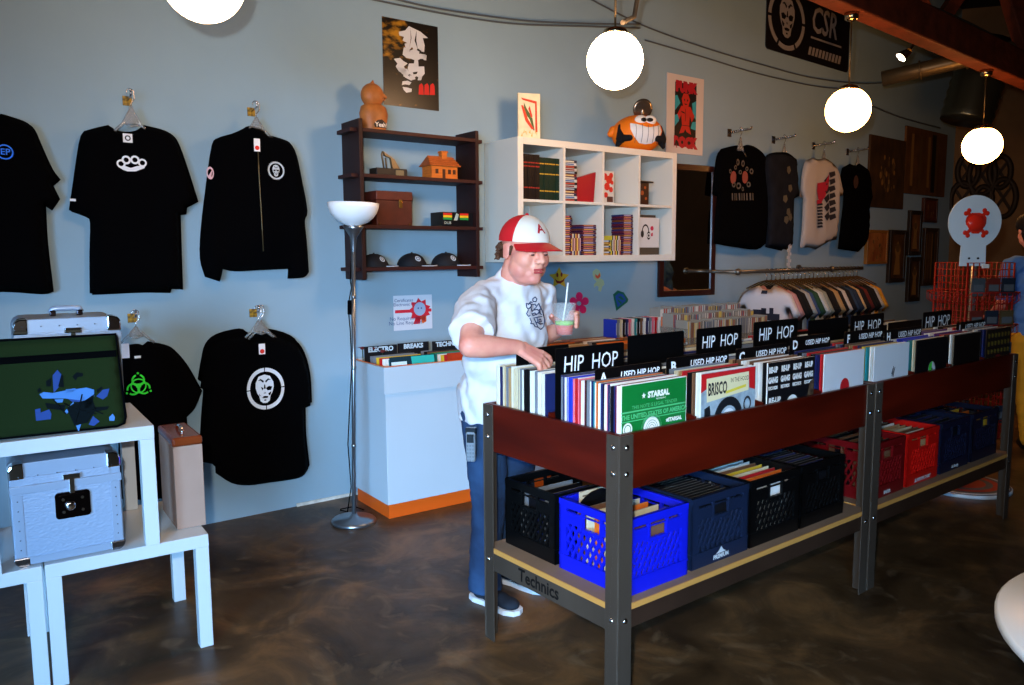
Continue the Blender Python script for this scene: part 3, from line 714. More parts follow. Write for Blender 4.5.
o = obj('record_sleeve', mb, [mat('#a23012', .5, var=.2, scale=15), mat('#e8d8c8', .5)], fr=f_, label='rust red record cover with a pale streak in the white cabinet', group=GC, fixn=False); props(o, cat='record'); o.rotation_euler.x = math.radians(-9)
mb = MB(); f_ = KF.sub(.83, .022, .745); mb.box(0, .29, 0, .003, 0, .195, 0)
for k in range(3): mb.flat([(.02,.08+k*.035),(.26,.085+k*.035),(.26,.105+k*.035),(.02,.10+k*.035)], lambda x, z: -.0006, 1)
o = obj('record_sleeve', mb, [mat('#7d2410', .5), mat('#e8701c', .5)], fr=f_, label='dark red record cover with orange bars in the white cabinet', group=GC, fixn=False); props(o, cat='record'); o.rotation_euler.x = math.radians(-9)
m_ltr = mat('#b9cbd3', .7)
for i, (x, y, s_) in enumerate([(.03, .34, 'ELECTRO'), (.27, .37, 'BREAKS'), (.50, .34, 'TECHNO'), (.72, .30, 'House'), (.95, .36, 'TRANCE')]):
    f_ = KF.sub(x, y, .745); mb = MB(); mb.box(0, .22, 0, .003, 0, .235 if i != 3 else .25, 0); mb.text(s_, .04, (.11, -.0006, .212), m=1, bold=.002)
    o = obj('divider_card', mb, [mat('#101216', .5), m_ltr], fr=f_, fixn=False, label='small black genre divider card, %s from the left in the white cabinet' % ordinal(i), group='divider cards in the white cabinet'); props(o, cat='divider card')
# flowers in the cabinet corner
fl = KF.sub(.045, .40, .79)
for k, (dx, dy, hh) in enumerate([(0, 0, .21), (.05, -.05, .21), (.10, -.07, .19)]):
    t = thing('artificial_flower', fl.sub(dx, dy, -.04), 'dark red flower on a green stem, %s from the lamp pole' % ['nearest', 'second', 'farthest'][k], 'flower', 'flowers at the cabinet corner')
    mb = MB(); mb.tube([(0, 0, 0), (.004, 0, hh*.5), (0, 0, hh)], .003, 6)
    mb.flat([(0, .03), (.02, .07), (.03, .12), (.008, .08)], lambda x, z: 0); mb.flat([(0, .05), (-.02, .09), (-.025, .14), (-.006, .1)], lambda x, z: .002)
    obj('stem', mb, mat('#26442c', .7), t, fixn=False)
    mb = MB()
    for a in range(9):
        an = a*2*PI/9; mb.add([(0, 0, hh), (.02*math.cos(an-.3), .02*math.sin(an-.3), hh+.012), (.042*math.cos(an), .042*math.sin(an), hh+.008), (.02*math.cos(an+.3), .02*math.sin(an+.3), hh+.012)], [(0, 1, 2, 3)])
    mb.ell((0, 0, hh+.005), (.014, .014, .01), None, 10); obj('bloom', mb, mat('#6a1f1c', .7), t, fixn=False)

# ------------------------------------------------------------------ ribbon poster on the wall
def poster(name, quad, label, cat='poster', off=.004, border=None):
    cx = sum(q[0] for q in quad)/4; W = WALL if cx < 707 else WALL2
    p = W.hit(quad[3][0], quad[3][1], 'y', -off); f = Fr(W.w(p.x, -off, p.z), W.a)
    L_ = [f.hit(x, y, 'y', 0) for x, y in quad]; w_ = ((L_[1].x-L_[0].x)+(L_[2].x-L_[3].x))/2; h_ = ((L_[0].z-L_[3].z)+(L_[1].z-L_[2].z))/2
    return f, w_, h_
def F0(x, z): return -.0006
def F1(x, z): return -.0012
def F2(x, z): return -.0018
def rect(x0, x1, z0, z1): return [(x0, z0), (x1, z0), (x1, z1), (x0, z1)]
f, w_, h_ = poster('p', [(393, 296), (432, 294), (432, 328), (394, 331)], '')
mb = MB(); mb.box(0, w_, 0, .002, 0, h_, 0)
mb.flat(rect(.01, w_-.005, h_*.5, h_*.59), F0, 1)
c = (w_*.67, h_*.55)
for k in range(9):
    a = k*2*PI/9+.3; mb.flat([(c[0], c[1]), (c[0]+.06*math.cos(a-.35), c[1]+.06*math.sin(a-.35)), (c[0]+.085*math.cos(a), c[1]+.085*math.sin(a)), (c[0]+.06*math.cos(a+.35), c[1]+.06*math.sin(a+.35))], F1, 1)
mb.flat([(c[0]-.05, h_*.16), (c[0], h_*.16), (c[0]+.01, c[1]-.04), (c[0]-.03, c[1]-.04)], F1, 1); mb.flat([(c[0]+.02, h_*.16), (c[0]+.05, h_*.22), (c[0]+.05, c[1]-.04), (c[0]+.0, c[1]-.04)], F1, 3)
mb.dot(c[0], c[1]+.01, .045, F2, 2); mb.dot(c[0]-.012, c[1]+.015, .006, lambda x, z: -.0024, 4, 8); mb.dot(c[0]+.012, c[1]+.015, .006, lambda x, z: -.0024, 4, 8)
for k in range(2): mb.text(['No Requirement', 'No Line Required'][k], .034, (w_*.30, -.0012, h_*(.34-.13*k)), m=4)
mb.text('Electronic Gift', .03, (w_*.3, -.0012, h_*.74), m=4); mb.text('Certificates', .03, (w_*.26, -.0012, h_*.86), m=4)
obj('ribbon_poster', mb, [mat('#c9ced6', .7), mat('#c92032', .6), mat('#8fa6c0', .6), mat('#d8622c', .6), mat('#39507c', .7)], fr=f, fixn=False, label='white paper poster with printed red ribbon and bow, taped to the wall above the white cabinet', kind=None); props(COL.objects[-1], None, 'poster')
POST = [o for o in COL.objects if o.name.startswith('ribbon_poster')][0]; props(POST, 'white paper poster with printed red ribbon and bow on the blue wall', 'poster')

# ------------------------------------------------------------------ dark wood wall shelf
m_mah = mat('#260b08', .6, var=.35, scale=5, stretch=(1, 1, .25)); m_mahs = mat('#300d09', .6, var=.3, scale=5, stretch=(.25, 1, 1))
SD = .24
bl_ = WALL.hit(345.5, 279, 'y', -.0); SF = Fr(WALL.w(bl_.x, -.002, 0), WALL.a)
zb = bl_.z; zt = SF.hit(345.5, 124, 'y', 0).z
xr = SF.hit(480, 278, 'y', -SD).x
shelf = thing('wall_shelf', Fr(SF.w(0, 0, zb), SF.a), 'dark mahogany wall shelf of four boards slotted through two upright panels', 'shelf')
for x in (0, xr-.025):
    mb = MB(); mb.box(x, x+.025, -SD, 0, 0, zt-zb, c=.002); obj('side_panel', mb, m_mah, shelf)
SFz = Fr(SF.w(0, 0, zb), SF.a)
szs = []
for k, (px, py) in enumerate([(420, 135), (420, 178.5), (420, 227.5), (420, 268.5)]):
    z = SFz.hit(px, py, 'y', -SD+.0).z; szs.append(z)
    mb = MB(); e_ = .045
    mb.box(-e_, -.001, -SD+.025, -.03, z-.011, z+.011, c=.002); mb.box(xr+.001, xr+e_, -SD+.025, -.03, z-.011, z+.011, c=.002); mb.box(.0255, xr-.0255, -SD+.0, -.0, z-.011, z+.011, c=.002)
    obj('shelf_board', mb, m_mahs, shelf)
sz = [z+.011 for z in szs]
def on_shelf(px, k, y=-.13):
    p = SFz.hit(px, [131, 178, 227, 268][k], 'y', y); return Fr(SFz.w(p.x, y, sz[k]+.0005), SF.a)
mpx = lambda f, d: d*(f.o-EYE).dot(FWD)/FPX       # metres for d photo pixels at f
# carved wooden bust
f = on_shelf(374, 0); s_ = mpx(f, 1); bust = thing('wooden_bust', f, 'orange brown carved wooden figure with round head on top of the dark shelf', 'figurine')
m_w = mat('#a5622c', .5, var=.25, scale=14)
mb = MB(); mb.lathe([(.0001, 0), (12*s_, 0), (12.5*s_, 2*s_), (14*s_, 10*s_), (15*s_, 17*s_), (13*s_, 24*s_), (8*s_, 27*s_), (.0001, 28*s_)], n=28); 
for v in mb.v: v.y *= .7
obj('body', mb, m_w, bust)
mb = MB(); mb.ell((-1*s_, 0, 35*s_), (12*s_, 9*s_, 12*s_), None, 24); mb.cap((-1*s_, 0, 44*s_), (0, 0, 49*s_), 4*s_, 1*s_); 
mb.cap((9*s_, -4*s_, 36*s_), (11.5*s_, -4*s_, 34*s_), 1.6*s_, 1.6*s_); mb.ell((9.5*s_, -3*s_, 31.5*s_), (2*s_, 2*s_, 1*s_), None, 10)
obj('head', mb, m_w, bust)
mb = MB(); mb.lathe([(.0001, 22*s_), (7*s_, 23*s_), (13.5*s_, 19*s_), (14*s_, 16*s_)], n=20)
mb = MB(); pf = lambda x, z: -14*.7*s_*math.sqrt(max(0, 1-(x/(15*s_))**2))-.004
mb.flat([(-4*s_, 3*s_), (-5*s_, 6*s_), (-1*s_, 10*s_), (4*s_, 11*s_), (9*s_, 8*s_), (10*s_, 3*s_)], pf, 0); mb.text('Yeah!', 6*s_, (3*s_, 0, 5.5*s_), m=1, bold=.001, fn=lambda x, z: pf(x, z)-.003)
obj('plaque', mb, [mat('#241815', .5), mat('#e6dcd0', .6)], bust, fixn=False)
# crane-like metal sculpture on black box
f = on_shelf(388.5, 1); s_ = mpx(f, 1); t = thing('desk_sculpture', f, 'small bent metal sculpture on a black base, second shelf of the dark wall shelf', 'ornament')
mb = MB(); mb.box(-17*s_, 17*s_, -8*s_, 8*s_, 0, 7.5*s_, c=.003); obj('base', mb, mat('#131215', .35), t)
mb = MB(); P_ = [(-6,8),(-8,21),(-7,24)]; mb.tube([(x*s_, -2*s_, z*s_) for x, z in P_], .006, 8); mb.tube([(-3*s_, -2*s_, 8*s_), (-4*s_, -2*s_, 18*s_)], .006, 8)
mb.prism([(-7*s_, 24*s_), (-5*s_, 20*s_), (1*s_, 18*s_), (3*s_, 8*s_), (11*s_, 8*s_), (5*s_, 17*s_), (-2*s_, 21*s_)], -4*s_, 0, 0); obj('figure', mb, mat('#6f6047', .4, .5), t)
mb = MB(); mb.prism(rect(4*s_, 13*s_, 1*s_, 6*s_), -8.4*s_, -8.05*s_, 0); obj('label', mb, mat('#7a6a4a', .6), t)
# wooden house
f = on_shelf(440, 1); s_ = mpx(f, 1); t = thing('toy_house', f, 'orange wooden toy house with chimney and small windows on the dark wall shelf', 'toy house')
mw = mat('#c2661c', .55, var=.2, scale=25, stretch=(.3, 1, 3)); mw2 = mat('#a34d14', .55, var=.2, scale=25)
mb = MB(); mb.box(-15*s_, 15*s_, -9*s_, 9*s_, 0, 13*s_); obj('walls', mb, mw, t)
mb = MB(); mb.add([(x*s_, y*s_, z*s_) for x, y, z in [(-18,-11,12.5),(18,-11,12.5),(18,11,12.5),(-18,11,12.5),(-14,0,23),(14,0,23)]], [(0,1,5,4),(2,3,4,5),(0,4,3),(1,2,5),(3,2,1,0)])
for k in range(5):
    q = k/5; mb.box((-17.5+3.2*q)*s_, (17.5-3.2*q)*s_, (-11.4+11*q)*s_, (-10.6+11*q)*s_, (12.6+10.5*q)*s_, (13.8+10.5*q)*s_)
obj('roof', mb, mw2, t)
mb = MB(); mb.box(0*s_, 6*s_, -4*s_, 2*s_, 18*s_, 27.5*s_); mb.box(-.7*s_, 6.7*s_, -4.7*s_, 2.7*s_, 26*s_, 28*s_); obj('chimney', mb, mw, t)
for x in (-9, -1, 5.5, 11):
    mb = MB(); mb.box((x-1.6)*s_, (x+1.6)*s_, -9.5*s_, -9.05*s_, (0 if x == -1 else 5)*s_, 9.5*s_); obj('door' if x == -1 else 'window', mb, mat('#3f1d0c', .5), t)
# brown latched box
f = on_shelf(392, 2, -.12); s_ = mpx(f, 1); t = thing('storage_box', f, 'reddish brown leather storage box with gold latch on the third board', 'box')
x0 = SFz.hit(376, 220, 'y', -.2).x-SFz.loc(f.o).x; x1 = SFz.hit(411.5, 220, 'y', -.2).x-SFz.loc(f.o).x
mb = MB(); mb.box(x0, x1, -.09, .08, 0, 24*s_, c=.004); obj('body', mb, mat('#4d1f14', .5, var=.15, scale=20), t)
mb = MB(); mb.box(x0-.003, x1+.003, -.094, .084, 24*s_+.001, 33*s_, c=.005); obj('lid', mb, mat('#57241a', .45, var=.15, scale=20), t)
mb = MB(); mb.box(0, .022, -.1, -.095, 17*s_, 25*s_, c=.001); mb.disc((.006, -.1, 19*s_), .006, .004, 10, 0, 'y'); obj('latch', mb, mat('#c9a45a', .25, 1), t)
for x in (x0+.012, x1-.024):
    mb = MB(); mb.box(x, x+.012, -.0925, -.0905, .002, .014); obj('corner_stud', mb, mat('#8f7444', .3, 1), t)
# black box with rasta stripes and a flat black thing
f = on_shelf(455, 2, -.12); s_ = mpx(f, 1)
t = thing('gadget_box', f, 'black box with red, yellow and green stripes on the dark wall shelf', 'box')
mb = MB(); mb.box(-22*s_, 14*s_, -.08, .07, 0, 14*s_, c=.003); obj('body', mb, mat('#0b0c10', .35), t)
mb = MB()
for k, cc in enumerate((0, 1, 2)):
    z = (13.0-2.2*k)*s_
    for a, b in ((-21, -11), (-2, 8)): mb.flat(rect(a*s_, b*s_, z-2*s_, z), lambda x, zz: -.0806, cc)
mb.flat([(-9*s_, 6*s_), (-6*s_, 13*s_), (-3*s_, 12*s_), (-5*s_, 6*s_)], lambda x, z: -.0806, 3); mb.text('DUB', 4*s_, (-16*s_, -.0806, 3.5*s_), m=3)
obj('label', mb, [mat('#c7261c', .5), mat('#e0b91e', .5), mat('#1f8a3c', .5), mat('#a9b4a8', .6)], t, fixn=False)
# caps
def cap_mesh(R0, m0=0, m1=1, mb=None, front=None):
    pass
def ball_cap(f, R0, label, group, turn=0, badge=True):
    g = Fr(f.o, f.a+turn); t = thing('baseball_cap', g, label, 'cap', group)
    mb = MB(); prof = [(R0*math.cos(math.radians(a)), R0*.98*math.sin(math.radians(a))) for a in (0, 15, 30, 45, 60, 75, 89.9)]
    mb.lathe(prof+[(R0*.97*math.cos(math.radians(a)), R0*.95*math.sin(math.radians(a))) for a in (89, 60, 30, 0)], n=28); mb.ell((0, 0, R0*.98), R0*.07, None, 8)
    for v in mb.v:
        v.x *= 1.12
        if v.x > 0: v.z *= 1-.18*(v.x/R0)**2*(v.z < R0*.6)
    obj('crown', mb, mat('#0d0e13', .75), t)
    mb = MB(); n = 14; vs = []
    for i in range(n+1):
        a = -1.15+2.3*i/n
        for j in range(5):
            r = j/4; x = R0*(1.02*math.cos(a)+.12)+r*R0*.72*math.cos(a*.8)**.6*(1 if abs(a) < 1.14 else .25); y = R0*math.sin(a)*(1-.08*r); z = R0*.16-.55*y*y/R0-r*R0*.10
            vs.append((x, y, max(.003, z)))
    top = [(i*5+j, (i+1)*5+j, (i+1)*5+j+1, i*5+j+1) for i in range(n) for j in range(4)]
    mb.add(vs, top, 0, True); mb.add([(x, y, z-.003) for x, y, z in vs], [f_[::-1] for f_ in top], 0, True)
    obj('brim', mb, mat('#0d0e13', .75), t)
    mb = MB(); mb.tube([vs[i*5+4] for i in range(n+1)], .0035, 6); obj('brim_piping', mb, mat('#b9bec6', .6), t)
    if badge:
        mb = MB(); a0 = -PI/2+.45; rr = R0*1.02
        def sp(u, v):
            a = a0+u; return (rr*1.12*math.cos(a)*math.cos(.62+v), rr*math.sin(a)*math.cos(.62+v), rr*.98*math.sin(.62+v))
        k = 20; vs2 = []
        for i in range(k+1):
            an = 2*PI*i/k
            for q in (.15, .24): vs2.append(sp(q*math.cos(an), q*math.sin(an)))
        mb.add(vs2, [(2*i, 2*i+1, 2*i+3, 2*i+2) for i in range(k)]); mb.add([sp(.1*math.cos(2*PI*i/8), .1*math.sin(2*PI*i/8)) for i in range(8)], [list(range(8))])
        obj('badge', mb, mat('#aab8c4', .6), t, fixn=False)
    return t
GB = 'black caps on the bottom board of the dark wall shelf'
for px, ty, lab in [(374, .15, 'black baseball cap with white piping nearest the left upright, bottom board'), (412, -.15, 'black baseball cap with white piping in the middle of the bottom board'), (446, -.05, 'black baseball cap with round white badge nearest the right upright, bottom board')]:
    f = on_shelf(px, 3, -.115); f = Fr(f.o+Vector((0, 0, .001)), f.a); ball_cap(f, mpx(f, 13.5), lab, GB, ty-.3)

# ------------------------------------------------------------------ face poster
f, w_, h_ = poster('face', [(382.3, 16), (438, 26), (439, 110), (384, 104.5)], '')
cP = lambda pts: [(lambda q: (q.x, q.z))(f.hit(x, y, 'y', 0)) for x, y in crop(320, 0, 3.938, pts)]
mb = MB(); mb.box(0, w_, 0, .003, 0, h_, 0)
whites = [[(310,125),(335,120),(350,103),(375,115),(395,125),(425,150),(405,150),(412,180),(398,175),(405,205),(385,190),(375,205),(362,185),(350,200),(345,170),(325,160),(330,145),(312,140)],
 [(330,185),(345,195),(360,210),(385,210),(415,215),(418,232),(395,232),(380,240),(360,232),(340,228),(325,215)], [(290,232),(315,228),(328,240),(345,250),(330,262),(340,280),(325,290),(310,280),(298,262),(305,250)],
 [(350,250),(372,250),(388,262),(410,262),(412,290),(395,310),(380,300),(372,305),(350,290),(345,268)], [(330,285),(342,290),(350,300),(365,305),(360,318),(340,308),(328,300)], [(325,320),(345,318),(360,325),(352,335),(335,332),(322,335)], [(325,342),(345,345),(362,350),(360,362),(340,365),(330,355)], [(333,172),(350,168),(352,200),(340,205)], [(395,170),(412,178),(410,205),(398,202)], [(352,200),(372,192),(392,204),(388,214),(360,214)], [(300,262),(326,268),(344,272),(352,292),(338,300),(322,290)], [(372,232),(386,234),(388,262),(376,264),(370,250)], [(352,296),(372,300),(376,312),(360,316)], [(404,214),(420,218),(418,238),(408,236)], [(388,300),(404,296),(398,316),(384,316)]]
for p in whites: mb.flat(cP(p), F0, 1)
for p in [[(335,235),(350,230),(358,240),(345,248)],[(385,238),(402,236),(405,246),(390,250)],[(355,110),(360,150),(352,190),(357,150)],[(380,120),(372,160),(385,195),(379,160)],[(365,285),(385,282),(380,292),(368,293)]]: mb.flat(cP(p), F1, 0)
for k in range(3): mb.flat(cP([(388+k*22,372-k*-1),(390+k*22,335),(400+k*22,328),(406+k*22,338),(408+k*22,374)]), F1, 2)
m_pb = bpy.data.materials.new('poster_black_gold'); m_pb.use_nodes = True; nt = m_pb.node_tree; b = nt.nodes['Principled BSDF']; b.inputs['Roughness'].default_value = .35
tc = nt.nodes.new('ShaderNodeTexCoord'); n_ = nt.nodes.new('ShaderNodeTexNoise'); n_.inputs['Scale'].default_value = 14; n_.inputs['Detail'].default_value = 8; mp = nt.nodes.new('ShaderNodeMapping'); mp.inputs['Scale'].default_value = (1, 1, 2)
nt.links.new(tc.outputs['Object'], mp.inputs[0]); nt.links.new(mp.outputs[0], n_.inputs['Vector'])
sx_ = nt.nodes.new('ShaderNodeSeparateXYZ'); nt.links.new(tc.outputs['Object'], sx_.inputs[0])
ma = nt.nodes.new('ShaderNodeMath'); ma.operation = 'DISTANCE' if False else 'SUBTRACT'
va = nt.nodes.new('ShaderNodeVectorMath'); va.operation = 'DISTANCE'; nt.links.new(tc.outputs['Object'], va.inputs[0]); va.inputs[1].default_value = (w_*.15, 0, h_*.85)
mr = nt.nodes.new('ShaderNodeMapRange'); mr.inputs[1].default_value = 0; mr.inputs[2].default_value = .3; mr.inputs[3].default_value = .3; mr.inputs[4].default_value = 0; nt.links.new(va.outputs['Value'], mr.inputs[0])
ad = nt.nodes.new('ShaderNodeMath'); ad.operation = 'ADD'; nt.links.new(mr.outputs[0], ad.inputs[0]); nt.links.new(n_.outputs[0], ad.inputs[1])
rp = nt.nodes.new('ShaderNodeValToRGB'); nt.links.new(ad.outputs[0], rp.inputs[0]); rp.color_ramp.elements[0].position = .66; rp.color_ramp.elements[0].color = lin('#080605'); rp.color_ramp.elements[1].position = .9; rp.color_ramp.elements[1].color = lin('#b07a1c'); nt.links.new(rp.outputs[0], b.inputs['Base Color'])
obj('face_poster', mb, [m_pb, mat('#c9c9c9', .5), mat('#c21a1a', .5)], fr=f, fixn=False, label='black and gold poster of a stencilled white face, above the dark shelf'); props(COL.objects['face_poster'], None, 'poster')

# ------------------------------------------------------------------ white cube shelf
CFB = WALL.hit(484, 143, 'y', 0); CDp = .385
CF0 = Fr(WALL.w(CFB.x, -CDp-.002, 0), WALL.a)
z1 = CF0.hit(525, 137, 'y', 0).z; z0 = CF0.hit(524, 260, 'y', 0).z-.016
Lw = CF0.hit(677, 157, 'y', 0).x; CH = z1-z0
CF = Fr(CF0.w(0, 0, z0), WALL.a)
m_cub = mat('#d5d2c6', .4, var=.02, scale=2)
cube = thing('cube_shelf', CF, 'white wall mounted shelf unit with eight open cubes', 'shelf')
T = .045
mb = MB(); mb.box(0, T, 0, CDp, 0, CH, c=.002); obj('side_panel', mb, m_cub, cube)
mb = MB(); mb.box(Lw-T, Lw, 0, CDp, 0, CH, c=.002); obj('side_panel', mb, m_cub, cube)
mb = MB(); mb.box(T, Lw-T, 0, CDp, CH-T, CH, c=.002); obj('top_panel', mb, m_cub, cube)
mb = MB(); mb.box(T, Lw-T, 0, CDp, 0, T, c=.002); obj('bottom_panel', mb, m_cub, cube)
cw = (Lw-2*T-3*.018)/4; ch = (CH-2*T-.018)/2
for k in range(3):
    x = T+cw*(k+1)+.018*k; mb = MB(); mb.box(x, x+.018, .002, CDp, T, CH-T); obj('upright_divider', mb, m_cub, cube)
for k in range(4):
    x = T+(cw+.018)*k; mb = MB(); mb.box(x, x+cw, .002, CDp, T+ch, T+ch+.018); obj('shelf_board', mb, m_cub, cube)
mb = MB(); mb.box(T, Lw-T, CDp-.003, CDp+.001, T, CH-T); obj('back_panel', mb, mat('#b9c8ce', .5), cube)
def cell(col, row, x=0, y=0): return CF.sub(T+(cw+.018)*col+x, y, (T if row == 0 else T+ch+.018)+.0006)
# bound volumes, top left
for i in range(17):
    dark = i < 8; w_ = .0188; f = cell(0, 1, .006+i*.0196, .03+R.uniform(0, .006))
    t = thing('book', f, '%s bound book with gold bands, %s from the left in the top left cube' % ('black' if dark else 'dark green', ordinal(i)), 'book', 'bound volumes in the cube shelf')
    mb = MB(); hgt = ch*.84 if dark else ch*.80; mb.box(0, w_, 0, .2, 0, hgt, 0, c=.0015); 
    for z in ((.8, .72, .25) if dark else (.84, .6, .2)): mb.box(.0005, w_-.0005, -.0006, 0, hgt*z, hgt*z+.008, 1)
    obj('cover', mb, [mat('#15100f' if dark else '#10271c', .4), mat('#8a2a20' if dark else '#b08c2e', .4)], t)
def cdstack(f, n, w_, d_, hh, pal, word, grp, cat='cd case', name='cd_case'):
    for i in range(n):
        g = Fr(f.w(R.uniform(-.003, .003), R.uniform(-.003, .003), i*hh), f.a); mb = MB(); c1, c2 = pal[i % len(pal)]
        mb.box(0, w_, 0, d_, 0, hh-.0012, 0); mb.box(w_*.12, w_*.8, -.0006, 0, hh*.2, hh*.7, 1)
        props(obj(name, mb, [mat(c1, .3), mat(c2, .4)], fr=g, label='%s, %s from the bottom' % (word, ordinal(i)), group=grp), None, cat)
pal1 = [('#1c1c22', '#b04a3a'), ('#c8c8c2', '#4a6a9a'), ('#2a3448', '#d8d0b8'), ('#6a2222', '#c9b27a'), ('#101014', '#9aa6b0'), ('#b8b8b0', '#7a2a2a')]
pal2 = [('#5a1e2c', '#c98a5a'), ('#2c2c5c', '#b0a0c0'), ('#6a3a1a', '#d0a050'), ('#3a1a3c', '#c06a6a')]
f = cell(1, 1, .008, .035); cdstack(f, 15, .125, .14, .0135*ch/.33*1.3, pal1, 'flat disc case in the tall pile of the upper second cube', 'disc cases piled in the upper second cube')
f = cell(1, 1, .15, .05); mb = MB(); mb.prism([(0, 0), (.155, 0), (.175, .215), (0, .165)], 0, .045, 0); mb.box(.004, .15, .005, .04, .0, .001, 1)
props(obj('red_folder', mb, [mat('#9c1420', .4), mat('#d0c8c0', .6)], fr=f, label='slanted red box folder in the upper second cube', bevel=.002), None, 'folder')
f = cell(2, 1, .03, .06); mb = MB(); mb.box(0, .12, 0, .05, 0, .23, 0, c=.001); 
for x, z, r in [(.03,.19,.025),(.07,.17,.03),(.09,.2,.02),(.05,.12,.028),(.09,.1,.02),(.04,.06,.02),(.1,.15,.015)]: mb.dot(x, z, r, F0, 1)
mb.flat(rect(.05, .11, .01, .05), F1, 2); mb.flat([(.0, .0), (.015, 0), (.012, .23), (0, .23)], F1, 3)
props(obj('toy_package', mb, [mat('#c9c5bc', .5), mat('#c8281e', .5), mat('#4c2c24', .5), mat('#d8b424', .5)], fr=f, fixn=False, label='upright package with red flower print in the upper third cube'), None, 'package')
f = cell(3, 1, .0, .06); t = thing('trinket_box', f, 'small dark red box with flat lid and gold speckles in the upper right cube', 'box')
mb = MB(); mb.box(.012, .15, 0, .12, 0, .165, 0, c=.002); 
for x, z, r in [(.04,.04,.014),(.08,.09,.018),(.12,.05,.012),(.05,.12,.01),(.11,.13,.012)]: mb.dot(x, z, r, F0, 1, 8)
obj('body', mb, [mat('#2a0f0e', .4), mat('#9a4a22', .5)], t, fixn=False); mb = MB(); mb.box(.0, .185, -.015, .135, .167, .178, 0, c=.002); obj('lid', mb, mat('#150c0c', .4), t)
f = cell(1, 0, .004, .035); cdstack(f, 20, .08, .13, .0135*1.02, pal2, 'dark tape case in the tall pile, lower second cube', 'tape cases piled in the lower second cube')
for i in range(7):
    f = cell(1, 0, .092+i*.0135, .05); mb = MB(); c1, c2 = [('#8a2a22','#e0c050'),('#c8c4b0','#8a2a2a'),('#3a3a5a','#d0a0a0'),('#c8a050','#5a1a1a')][i % 4]; mb.box(0, .0125, 0, .1, 0, .15, 0); mb.box(.002, .0105, -.0006, 0, .03, .12, 1)
    props(obj('cd_case', mb, [mat(c1, .3), mat(c2, .5)], fr=f, label='upright slim case, %s from the left between the two piles in the lower second cube' % ordinal(i), group='upright cases in the lower second cube'), None, 'cd case')
f = cell(1, 0, .195, .05); cdstack(f, 16, .135, .12, .0135, pal2[::-1], 'tape case in the low wide pile of the lower second cube', 'low pile in the lower second cube')
f = cell(2, 0, .01, .05); cdstack(f, 8, .10, .12, .0135, [('#8a5a2a','#d8b060'),('#2a4a6a','#c8d0d8'),('#c8b050','#503018')], 'disc case in the low pile of the lower third cube', 'low pile in the lower third cube')
for i in range(8):
    f = cell(2, 0, .115+i*.0125, .05); mb = MB(); c1, c2 = [('#c8b43a','#303030'),('#20242c','#b8b8b8'),('#c8c8c0','#a04030'),('#9a3a2a','#d8c890')][i % 4]; mb.box(0, .0115, 0, .1, 0, .14, 0); mb.box(.002, .0095, -.0006, 0, .03, .11, 1)
    props(obj('cd_case', mb, [mat(c1, .3), mat(c2, .5)], fr=f, label='upright slim case, %s from the left in the lower third cube' % ordinal(i), group='upright cases in the lower third cube'), None, 'cd case')
f = cell(2, 0, .222, .04); cdstack(f, 22, .105, .12, .0135, pal2, 'dark tape case in the tall pile of the lower third cube', 'tall pile in the lower third cube')
f = cell(2, 0, .15, .16)
f = cell(3, 0, .01, .06); t = thing('headphone_box', f, 'white box with black headphones picture standing in the lower right cube', 'box')
mb = MB(); mb.box(0, .26, 0, .10, .055, .28, 0, c=.001); pc2 = (.11, .175)
mb.ring(pc2[0], pc2[1], .042, .055, F0, 1, 24, 0, PI, ex=.7); mb.dot(pc2[0]-.034, pc2[1]-.018, .028, F1, 1, 16, .6); mb.dot(pc2[0]+.034, pc2[1]-.03, .032, F1, 1, 16, .6); mb.ring(pc2[0]+.034, pc2[1]-.03, .01, .018, F2, 0, 12)
mb.dot(.18, .2, .018, F0, 2, 12); mb.flat([(.17,.14),(.19,.14),(.19,.17),(.17,.16)], F0, 2)
obj('body', mb, [mat('#d0cdc8', .4), mat('#16161a', .5), mat('#c02040', .5)], t, fixn=False)
mb = MB(); mb.box(.0, .26, -.002, .1, 0, .054, 0, c=.001); obj('lower_band', mb, mat('#4c4438', .5), t)
mb = MB(); mb.box(.0, .23, .01, .1, .281, .30, 0, c=.001); obj('top_band', mb, mat('#3b332c', .5), t)
# small painting on top
f0 = CF.sub(0, .12, CH+.0006); p = f0.hit(523, 137, 'y', 0); p2 = f0.hit(534, 137, 'y', 0); f = Fr(f0.w(p.x-.055, -.02, 0), math.radians(17))
t = thing('small_painting', f, 'small cream painting with red and green strokes leaning on top of the white cube shelf', 'painting')
wq, hq = .155, .30; mb = MB(); mb.box(0, wq, 0, .02, 0, hq, 0, c=.001)
mb.flat([(.02,.27),(.13,.25),(.135,.05),(.12,.05),(.118,.235),(.03,.255)], F0, 1); mb.flat([(.02,.22),(.035,.22),(.07,.13),(.11,.07),(.095,.065),(.05,.12)], F1, 1); mb.flat([(.04,.24),(.06,.2),(.1,.14),(.115,.06),(.105,.06),(.08,.13),(.04,.18)], F0, 2); mb.flat([(.08,.22),(.1,.15),(.09,.14),(.07,.2)], F2, 1)
for k in range(8): mb.flat([(.02+k*.014, .02+(k*7 % 5)*.008), (.03+k*.014, .02+(k*3 % 5)*.008), (.028+k*.014, .045+(k*5 % 3)*.01)], F0, 3)
obj('canvas', mb, [mat('#d8cba8', .7, var=.1, scale=20), mat('#c2381c', .6), mat('#4a5a2c', .6), mat('#c8962c', .6)], t, fixn=False)
